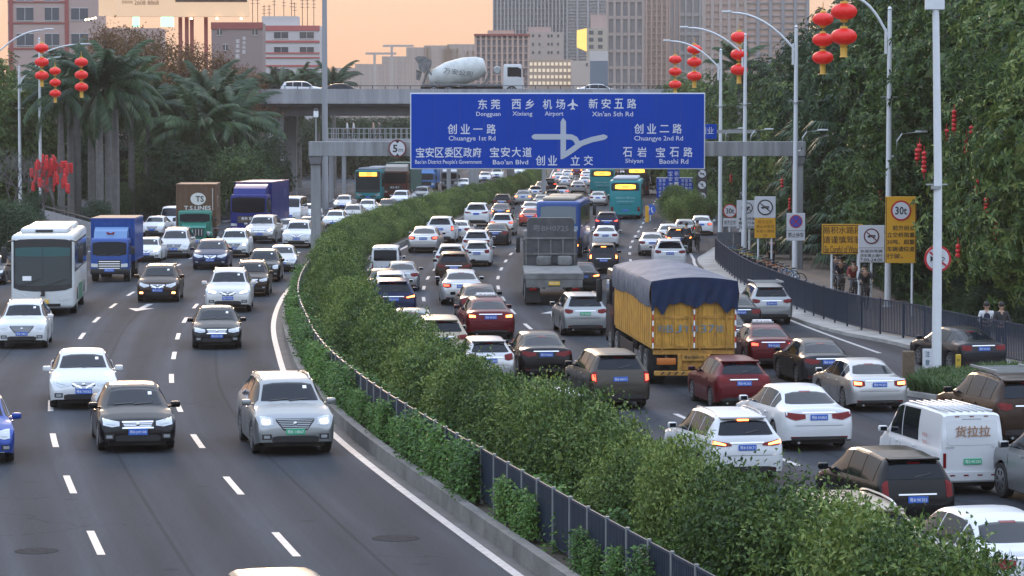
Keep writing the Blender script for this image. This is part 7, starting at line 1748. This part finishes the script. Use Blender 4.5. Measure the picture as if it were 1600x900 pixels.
for py, hh in ((44, 8), (65, 3.4), (83, 2.4), (90, 2.2), (103, 3)): z = at(0, py, 430).z; MB().box(-w_/2-.03, w_/2+.03, -.12, -.003, z-hh/2/u, z+hh/2/u).build('red_band', mat('band_red', (.42,.12,.11), rough=.8), t)
relwin(t, u, 408, 499, 430, 0, [(439,55,22,10),(479,55,22,10),(439,78,22,9),(479,78,22,9),(439,112,22,9),(479,112,22,9)])
ra = random.Random(2)
for k, px in enumerate((392, 400, 410, 418, 426, 441, 453, 458, 470, 478, 488)):
    x = PXW(px, 408, 499, u); h2 = ra.uniform(2.0, 3.6); m = MB().tube([(x, 3, h_-.1), (x, 3, h_+h2+1)], .05, 5); 
    for j in range(3): m.tube([(x-.3, 3, h_+h2+.8-j*.5), (x+.3, 3, h_+h2+.8-j*.5)], .03, 4)
    m.build('aerial', BLACKPL, t)
def ribbed(label, px0, px1, ptop, Y, m, rm, pitch, rw, floors=None, cat='tower block', dp=None, name='tower_block', fm=None):
    t, w_, h_, u, dp = building(label, px0, px1, ptop, Y, m, depth=dp, cat=cat, name=name); mb = MB(); n = max(2, int((px1-px0)/pitch))
    for k in range(n+1):
        x = -w_/2+k*w_/n; mb.box(x-rw/2/u, x+rw/2/u, -.6, -.002, 0, h_)
    mb.build('ribs', rm, t); kk = stacked(t, w_, h_, u, floors, fm or rm) if floors else None
    return t, w_, h_, u, dp
def stacked(t, w_, h_, u, floors, m):
    mb = MB(); f = floors/u; z = f
    while z < h_: mb.box(-w_/2, w_/2, -.35, -.001, z-.18*f, z); z += f
    mb.build('floor_bands', m, t)
GT1 = bmat('grey', (.25,.255,.27)); GT2 = bmat('grey_light', (.34,.335,.34)); PK2 = bmat('pinkgrey', (.36,.30,.275)); PK3 = bmat('rose', (.46,.33,.28)); DKW = bmat('dark', (.20,.205,.22))
ribbed('broad grey office tower with fine vertical ribs behind the mixer', 771, 886, -90, 900, DKW, GT2, 5.5, 2.2, floors=8, fm=GT1)
ribbed('paler slab tower with horizontal balcony lines right of the broad grey tower', 886, 951, -120, 980, GT1, GT2, 16, 3, floors=5)
ribbed('slim grey brown tower with pale edges, left of the pair of tall towers', 949, 1005, -160, 820, DKW, PK2, 11, 4, floors=26)
ribbed('rose grey tower in the middle of the tower group', 1002, 1050, -150, 860, PK2, PK3, 7, 2.6, floors=9)
ribbed('very slim pale tower between two grey ones', 1046, 1062, -160, 840, GT2, PK3, 6, 2)
ribbed('blue grey tower left of the pink towers', 1060, 1105, -150, 880, GT1, GT2, 10, 2.5, floors=30)
ribbed('pink apartment tower above the second lantern string', 1100, 1165, -150, 760, PK3, PK2, 13, 5, floors=11)
ribbed('rose apartment tower behind the wood at the top right', 1165, 1262, -150, 800, PK3, GT1, 19, 5, floors=10)
t, w_, h_, u, dp = ribbed('brown grey office block with pink cornice behind the mixer drum', 743, 826, 56, 620, GT1, PK3, 8.2, 3.4, floors=11, cat='office block', name='office_block')
MB().box(-w_/2-.3, w_/2+.3, -.9, dp, h_, h_+3/u).build('cornice', REDT, t); MB().box(-w_/2+2.5, w_/2-3, 2, dp-2, h_+3.01/u, h_+9/u).build('roof_house', PK3, t)
t, w_, h_, u, dp = building('cream block with small square windows right of the office block', 822, 880, 50, 640, bmat('cream', (.40,.33,.29)), cat='office block', name='office_block')
relwin(t, u, 822, 880, 640, 0, [(x, y, 3, 4.4) for x in (833, 843, 857, 862, 872) for y in (56, 69, 82)], frame=False); MB().box(-w_/2+.5, w_/2-2.6, 1, dp-1, h_, h_+8/u).build('roof_house', PINK, t)
WARM = mat('window_warm', (.5,.42,.32), rough=.5, emit=(1,.80,.55), estr=.22)
t, w_, h_, u, dp = building('low pale facade with rows of softly lit windows above the overpass', 826, 895, 93, 560, bmat('tan', (.38,.29,.23)), cat='office block', name='office_block')
relwin(t, u, 826, 895, 560, 0, [(830+k*6.6, y, 4.2, 5) for k in range(10) for y in (100, 110, 120, 130)], m=WARM, frame=False)
t, w_, h_, u, dp = building('pale box building beside the lit facade', 893, 922, 95, 555, bmat('pale', (.45,.38,.33)), cat='office block', name='office_block'); relwin(t, u, 893, 922, 555, 0, [(917,101,3,5)], frame=False)
t, w_, h_, u, dp = building('cream stepped building with one side painted glowing yellow as low sunlight', 917, 949, 44, 700, bmat('cream2', (.42,.36,.30)), cat='office block', name='office_block')
relwin(t, u, 917, 949, 700, 0, [(x, y, 7, 6) for x in (924, 938) for y in (51, 62, 73)], frame=False); MB().box(-w_/2+1, w_/2, 3, dp, h_, h_+22/u).build('roof_house', PINK, t)
MB().add([(-w_/2-.01, 0, at(0,80,700).z), (PXW(902,917,949,u), 4, at(0,80,700).z+1), (PXW(902,917,949,u), 4, h_-.4), (-w_/2-.01, 0, h_), (-w_/2-.01, 4.2, at(0,80,700).z), (-w_/2-.01, 4.2, h_)], [(0,1,2,3),(4,5,2,1),(0,4,1),(3,2,5)]).build('painted_sun_bay', mat('wall_painted_sun', (.86,.60,.16), rough=.35, emit=(1,.62,.14), estr=.35), t)  # low sun on the bay is put into its yellow colour and emission
t, w_, h_, u, dp = building('white box over a blue grey glass wall right of the pale building', 922, 950, 80, 600, WHT, cat='office block', name='office_block'); MB().box(-w_/2, w_/2, -.1, -.002, 0, h_-15/u).build('glass_wall', mat('glass_bluegrey', (.12,.16,.21), rough=.3), t)
# distant skyline in the haze
for k, (a, b, tp) in enumerate([(598,640,88),(636,672,74),(664,700,71),(690,720,76),(700,745,69),(556,600,100),(520,560,106),(725,770,80)]):
    ribbed('faint hazy block on the horizon, number ' + 'one two three four five six seven eight'.split()[k], a, b, tp, 2300, bmat('far', (.20,.19,.20)), bmat('far2', (.24,.22,.22)), 9, 3, floors=8, cat='distant building', name='distant_building')
for px, tp in ((612, 70), (585, 82)):
    x = at(px, 0, 2200).x; t = thing('tower_crane', 'faint tower crane on the hazy horizon, ' + ('taller one' if tp == 70 else 'shorter left one'), 'crane', (x, 2200, 0)); u = F_PX/2200
    zt_ = at(0, tp, 2200).z; MB().box(-.9, .9, -.9, .9, 0, zt_).build('mast', GT1, t); MB().box(-14/u, 34/u, -.8, .8, zt_-1.6, zt_).build('jib', GT1, t)
def hill(name, px0, px1, py, Y, h_var, seed):
    vs = []; fs = []; n = 40
    for i in range(n+1):
        px = lerp(px0, px1, i/n); z = at(px, py, Y).z*(math.sin(PI*i/n)**.5)+h_var*mnoise.noise(Vector((i*.3, seed, 0)))
        vs += [(at(px, 0, Y).x, Y, -1), (at(px, 0, Y).x, Y+300, max(1, z)), (at(px, 0, Y).x, Y+700, -1)]
    for i in range(n): a = i*3; fs += [(a, a+3, a+4, a+1), (a+1, a+4, a+5, a+2)]
    return tag(MB().add(vs, fs).build(name, bmat('hill', (.06,.07,.07)), smooth=60), kind='structure')
hill('hills', 430, 760, 104, 2600, 8, 2)
# haze
m = bpy.data.materials.new('haze'); m.use_nodes = True; n = m.node_tree.nodes; n.clear(); o_ = n.new('ShaderNodeOutputMaterial'); v_ = n.new('ShaderNodeVolumePrincipled')
v_.inputs['Color'].default_value = (.96,.83,.72,1); v_.inputs['Density'].default_value = .00015; v_.inputs['Anisotropy'].default_value = .3; m.node_tree.links.new(v_.outputs[0], o_.inputs['Volume'])
HAZE = MB().box(-900, 900, -20, 3400, -1.5, 190).build('haze', m); tag(HAZE, kind='stuff')
# ------------------------------------------------------------------ people and bicycles
SKIN = mat('skin', (.36,.22,.15), rough=.55); HAIR = mat('hair_black', (.012,.010,.010), rough=.6)
def skinned(pts, edges, rad, name, m, parent, root=0, lv=1):
    me = bpy.data.meshes.new(name); me.from_pydata([tuple(p) for p in pts], edges, []); me.update()
    o = bpy.data.objects.new(name, me); md = o.modifiers.new('s', 'SKIN'); sv = me.skin_vertices[0].data
    for i, r_ in enumerate(rad): sv[i].radius = (r_, r_) if not isinstance(r_, tuple) else r_; sv[i].use_root = (i == root)
    o.modifiers.new('d', 'SUBSURF').levels = lv
    dg = scratch(o); nm = bpy.data.meshes.new_from_object(o.evaluated_get(dg)); bpy.data.objects.remove(o); nm.shade_smooth(); nm.materials.clear(); nm.materials.append(m)
    return link(name, nm, parent)
def person(label, x, y, z, rz, top, legs, pose='stand', scale=1.0, vest=None, hairm=HAIR, group=None):
    t = thing('person', label, 'person', (x, y, z), rz, group, scale)
    hip = .92
    if pose == 'stand': K = [(-.09,.02,.48),(.09,0,.48)]; A = [(-.11,0,.07),(.11,0,.07)]; T = [(-.12,.13,.04),(.12,.13,.04)]
    elif pose == 'walk': K = [(-.09,.16,.50),(.09,-.04,.49)]; A = [(-.09,.24,.09),(.09,-.32,.14)]; T = [(-.09,.38,.06),(.09,-.20,.05)]
    else: K = [(-.11,.36,.62),(.11,.34,.80)]; A = [(-.11,.22,.20),(.11,.20,.40)]; T = [(-.11,.36,.16),(.11,.34,.36)]
    dz = 0
    lean = .22 if pose == 'ride' else 0; ch = (0, lean, 1.38); nk = (0, lean+.02, 1.50); hd = (0, lean+.03, 1.60)
    if pose == 'stand': E = [(-.27,.05,1.12),(.27,.05,1.12)]; W_ = [(-.06,.22,1.14),(.06,.24,1.10)]
    elif pose == 'walk': E = [(-.25,-.08,1.12),(.25,.05,1.12)]; W_ = [(-.24,-.06,.88),(.24,.20,.92)]
    else: E = [(-.27,lean+.12,1.14),(.27,lean+.12,1.14)]; W_ = [(-.24,lean+.38,1.08),(.24,lean+.38,1.08)]
    sh = [(-.19, lean, 1.41), (.19, lean, 1.41)]
    pts = [(0,0,hip),(0,lean*.5,1.14),ch,nk,(0, lean+.03, 1.58),(0, lean+.035, 1.67)]+[(-.09,0,hip-.04),(.09,0,hip-.04)]+K+A+T+sh+E+W_
    ed = [(0,1),(1,2),(2,3),(3,4),(4,5),(0,6),(0,7),(6,8),(7,9),(8,10),(9,11),(10,12),(11,13),(2,14),(2,15),(14,16),(15,17),(16,18),(17,19)]
    # hands with five fingers
    rad = [(.13,.10),(.12,.09),(.15,.10),.055,.085,.075,.085,.085,.055,.055,.04,.04,.035,.035,.06,.06,.042,.042,.030,.030]
    for i, sd in ((18, -1), (19, 1)):
        w0 = Vector(pts[i]); e0 = Vector(pts[i-2]); d = (w0-e0).normalized(); u = d.orthogonal().normalized(); b0 = len(pts); pts.append(tuple(w0+d*.06)); rad.append(.024); ed.append((i, b0))
        for f in range(4): q = w0+d*(.15+.015*(f in (1, 2)))+u*(.022*(f-1.5)); pts.append(tuple(q)); rad.append(.009); ed.append((b0, len(pts)-1))
        q = w0+d*.09+u*.055; pts.append(tuple(q)); rad.append(.010); ed.append((b0, len(pts)-1))
    skinned(pts, ed, rad, 'body', SKIN, t)
    skinned([pts[0], pts[1], pts[2], (0, lean+.01, 1.46)]+[pts[14], pts[15], pts[16], pts[17], tuple(Vector(pts[18]).lerp(Vector(pts[16]), .25)), tuple(Vector(pts[19]).lerp(Vector(pts[17]), .25))], [(0,1),(1,2),(2,3),(2,4),(2,5),(4,6),(5,7),(6,8),(7,9)], [(.155,.12),(.145,.11),(.17,.12),.075,.075,.075,.056,.056,.045,.045], 'shirt', top, t)
    if vest: skinned([pts[0], pts[1], pts[2], (0, lean+.01, 1.42)], [(0,1),(1,2),(2,3)], [(.165,.135),(.16,.13),(.18,.14),.10], 'vest', vest, t)
    skinned([(0,0,hip+.03), pts[6], pts[7], K[0], K[1], A[0], A[1]], [(0,1),(0,2),(1,3),(2,4),(3,5),(4,6)], [(.14,.115),.10,.10,.07,.07,.055,.055], 'trousers', legs, t)
    for i in (0, 1): skinned([tuple(Vector(A[i])-Vector((0,.05,.02))), T[i]], [(0,1)], [.05,.042], 'shoe', BLACKPL, t)
    hx, hy, hz = 0, lean+.03, 1.66
    MB().lathe([(.02,.115),(.07,.10),(.098,.05),(.102,0),(.085,-.045)], 14, (hx, hy-.012, hz)).build('hair', hairm, t, smooth=60)
    f = MB()
    for sx in (-.033, .033): f.lathe([(.010, .0), (.004, .008)], 8, (sx, hy+.078, hz-.035), 'Y')
    f.build('eyes', HAIR, t); MB().add([(-.014,hy+.075,hz-.075),(.014,hy+.075,hz-.075),(0,hy+.105,hz-.072),(0,hy+.08,hz-.03)], [(0,1,2),(0,2,3),(1,3,2)]).build('nose', SKIN, t)
    MB().box(-.025,.025,hy+.07,hy+.082,hz-.105,hz-.097).build('mouth', mat('lip', (.25,.10,.08), rough=.6), t)
    for sx in (-.088, .088): MB().rbox(sx-.012, sx+.012, hy-.02, hy+.02, hz-.07, hz-.01, .008, 1).build('ear', SKIN, t)
    return t
def bicycle(label, x, y, z, rz, col, group=None, lean=0):
    t = thing('bicycle', label, 'bicycle', (x, y, z), rz, group); t.rotation_euler[1] = lean
    for yy in (-.52, .52):
        m = MB(); n = 24; vs = []; fs = []
        for k in range(n):
            a = 2*PI*k/n; c, s = math.cos(a), math.sin(a)
            for j in range(6): b = 2*PI*j/6; rr = .31+.022*math.cos(b); vs.append((.022*math.sin(b), rr*c, rr*s))
        for k in range(n):
            for j in range(6): fs.append((k*6+j, k*6+(j+1) % 6, ((k+1) % n)*6+(j+1) % 6, ((k+1) % n)*6+j))
        m.add(vs, fs); w_ = m.build('wheel', RUBBER, t, (0, yy, .335)); sp = MB()
        for k in range(8): a = 2*PI*k/8; sp.tube([(0,0,0), (0, .3*math.cos(a), .3*math.sin(a))], .006, 3)
        sp.build('spokes', METAL, w_)
    MB().tube([(0,-.52,.335),(0,-.1,.30),(0,.38,.78),(0,.52,.335)], .018, 6).tube([(0,-.1,.30),(0,-.22,.82)], .018, 6).tube([(0,-.22,.72),(0,.36,.74)], .018, 6).tube([(0,-.52,.335),(0,-.2,.74)], .014, 6).build('frame', col, t)
    MB().rbox(-.07, .07, -.36, -.12, .84, .90, .025).build('saddle', BLACKPL, t); MB().tube([(0,.40,.78),(0,.36,1.0)], .016, 6).tube([(-.26,.26,1.02),(0,.36,1.0),(.26,.26,1.02)], .016, 6).build('handlebar', BLACKPL, t)
    MB().rbox(-.13, .13, .50, .72, .70, .92, .02).build('basket', BLACKPL, t); return t
def cl(key, c): return mat('cloth_'+key, c, rough=.9, var=.1)
W_S = cl('white', (.55,.55,.56)); NV = cl('navy', (.015,.02,.04)); DKC = cl('dark', (.03,.03,.035)); RDC = cl('red', (.20,.03,.03)); GRC = cl('grey', (.12,.12,.13)); BWC = cl('brown', (.12,.08,.05))
p = Vector((xat(1543, 97), 97, .105)); person('person in white shirt and dark vest with folded arms behind the grey railing', p.x, p.y, p.z, PI, W_S, NV, vest=NV)
p = Vector((xat(1566, 96), 96, .105)); person('person in black pullover with a white stripe across the folded arms behind the grey railing', p.x, p.y, p.z, PI+.2, DKC, NV, scale=1.03, vest=None)
p = Vector((xat(1206, 152), 152, .105)); person('person in black walking away on the footpath under the two-tone truck sign', p.x, p.y, p.z, 0, DKC, DKC, 'walk')
for (px, Y, a, b_, lab) in ((1306, 131, GRC, GRC, 'rider in grey jacket, leftmost of the cyclists behind the railing'), (1313, 128, NV, GRC, 'rider in navy jacket in front of the leftmost cyclist behind the railing'), (1333, 125, RDC, GRC, 'rider in red jacket between the sign posts behind the railing'), (1351, 121, DKC, DKC, 'rider in dark jacket, rightmost of the cyclists behind the railing')):
    x = xat(px, Y); person(lab, x, Y, .105+.10, PI+.05, a, b_, 'ride'); bicycle('bicycle ridden by the ' + lab[9:], x, Y, .11, PI+.05, BLACKPL)
for (px, py, a, lab) in ((1090, 392, BWC, 'cyclist in brown top riding beside the cars on the slip road'), (1073, 397, DKC, 'cyclist in black riding just left of the one in brown')):
    p = gp(px, py); person(lab, p.x, p.y, .10, .05, a, DKC, 'ride', 1.0); bicycle('bicycle under the ' + lab, p.x, p.y, .006, .05, BLACKPL)
ry = random.Random(4)
BKC = [mat('bike_blue', (.03,.16,.30), rough=.4), mat('bike_yellow', (.55,.38,.03), rough=.4), mat('bike_green', (.03,.25,.18), rough=.4), mat('bike_orange', (.5,.14,.03), rough=.4)]
for k in range(14):
    Y = 164.5-k*2.1; x = FN(Y)+.9+.08*k; bicycle('shared bicycle parked in the row along the inside of the railing', x, Y, .105, PI/2+ry.uniform(-.35, .35), BKC[(k//4+ry.randrange(2)) % 4], 'parked shared bicycles inside the railing', ry.uniform(-.12, .12))
for k, px in enumerate((542, 552, 583, 592)):
    x = at(px, 0, FY+1.5).x; person(('pedestrian in white on the footbridge', 'pedestrian in pale hat right behind the one in white on the footbridge', 'pedestrian in pink dress on the footbridge', 'pedestrian in grey on the footbridge near the big sign')[k], x, FY+1.5, fz(217)+.01, PI/2, (W_S, W_S, cl('pink', (.45,.28,.25)), GRC)[k], GRC, 'walk')

bpy.data.scenes.remove(TMP)
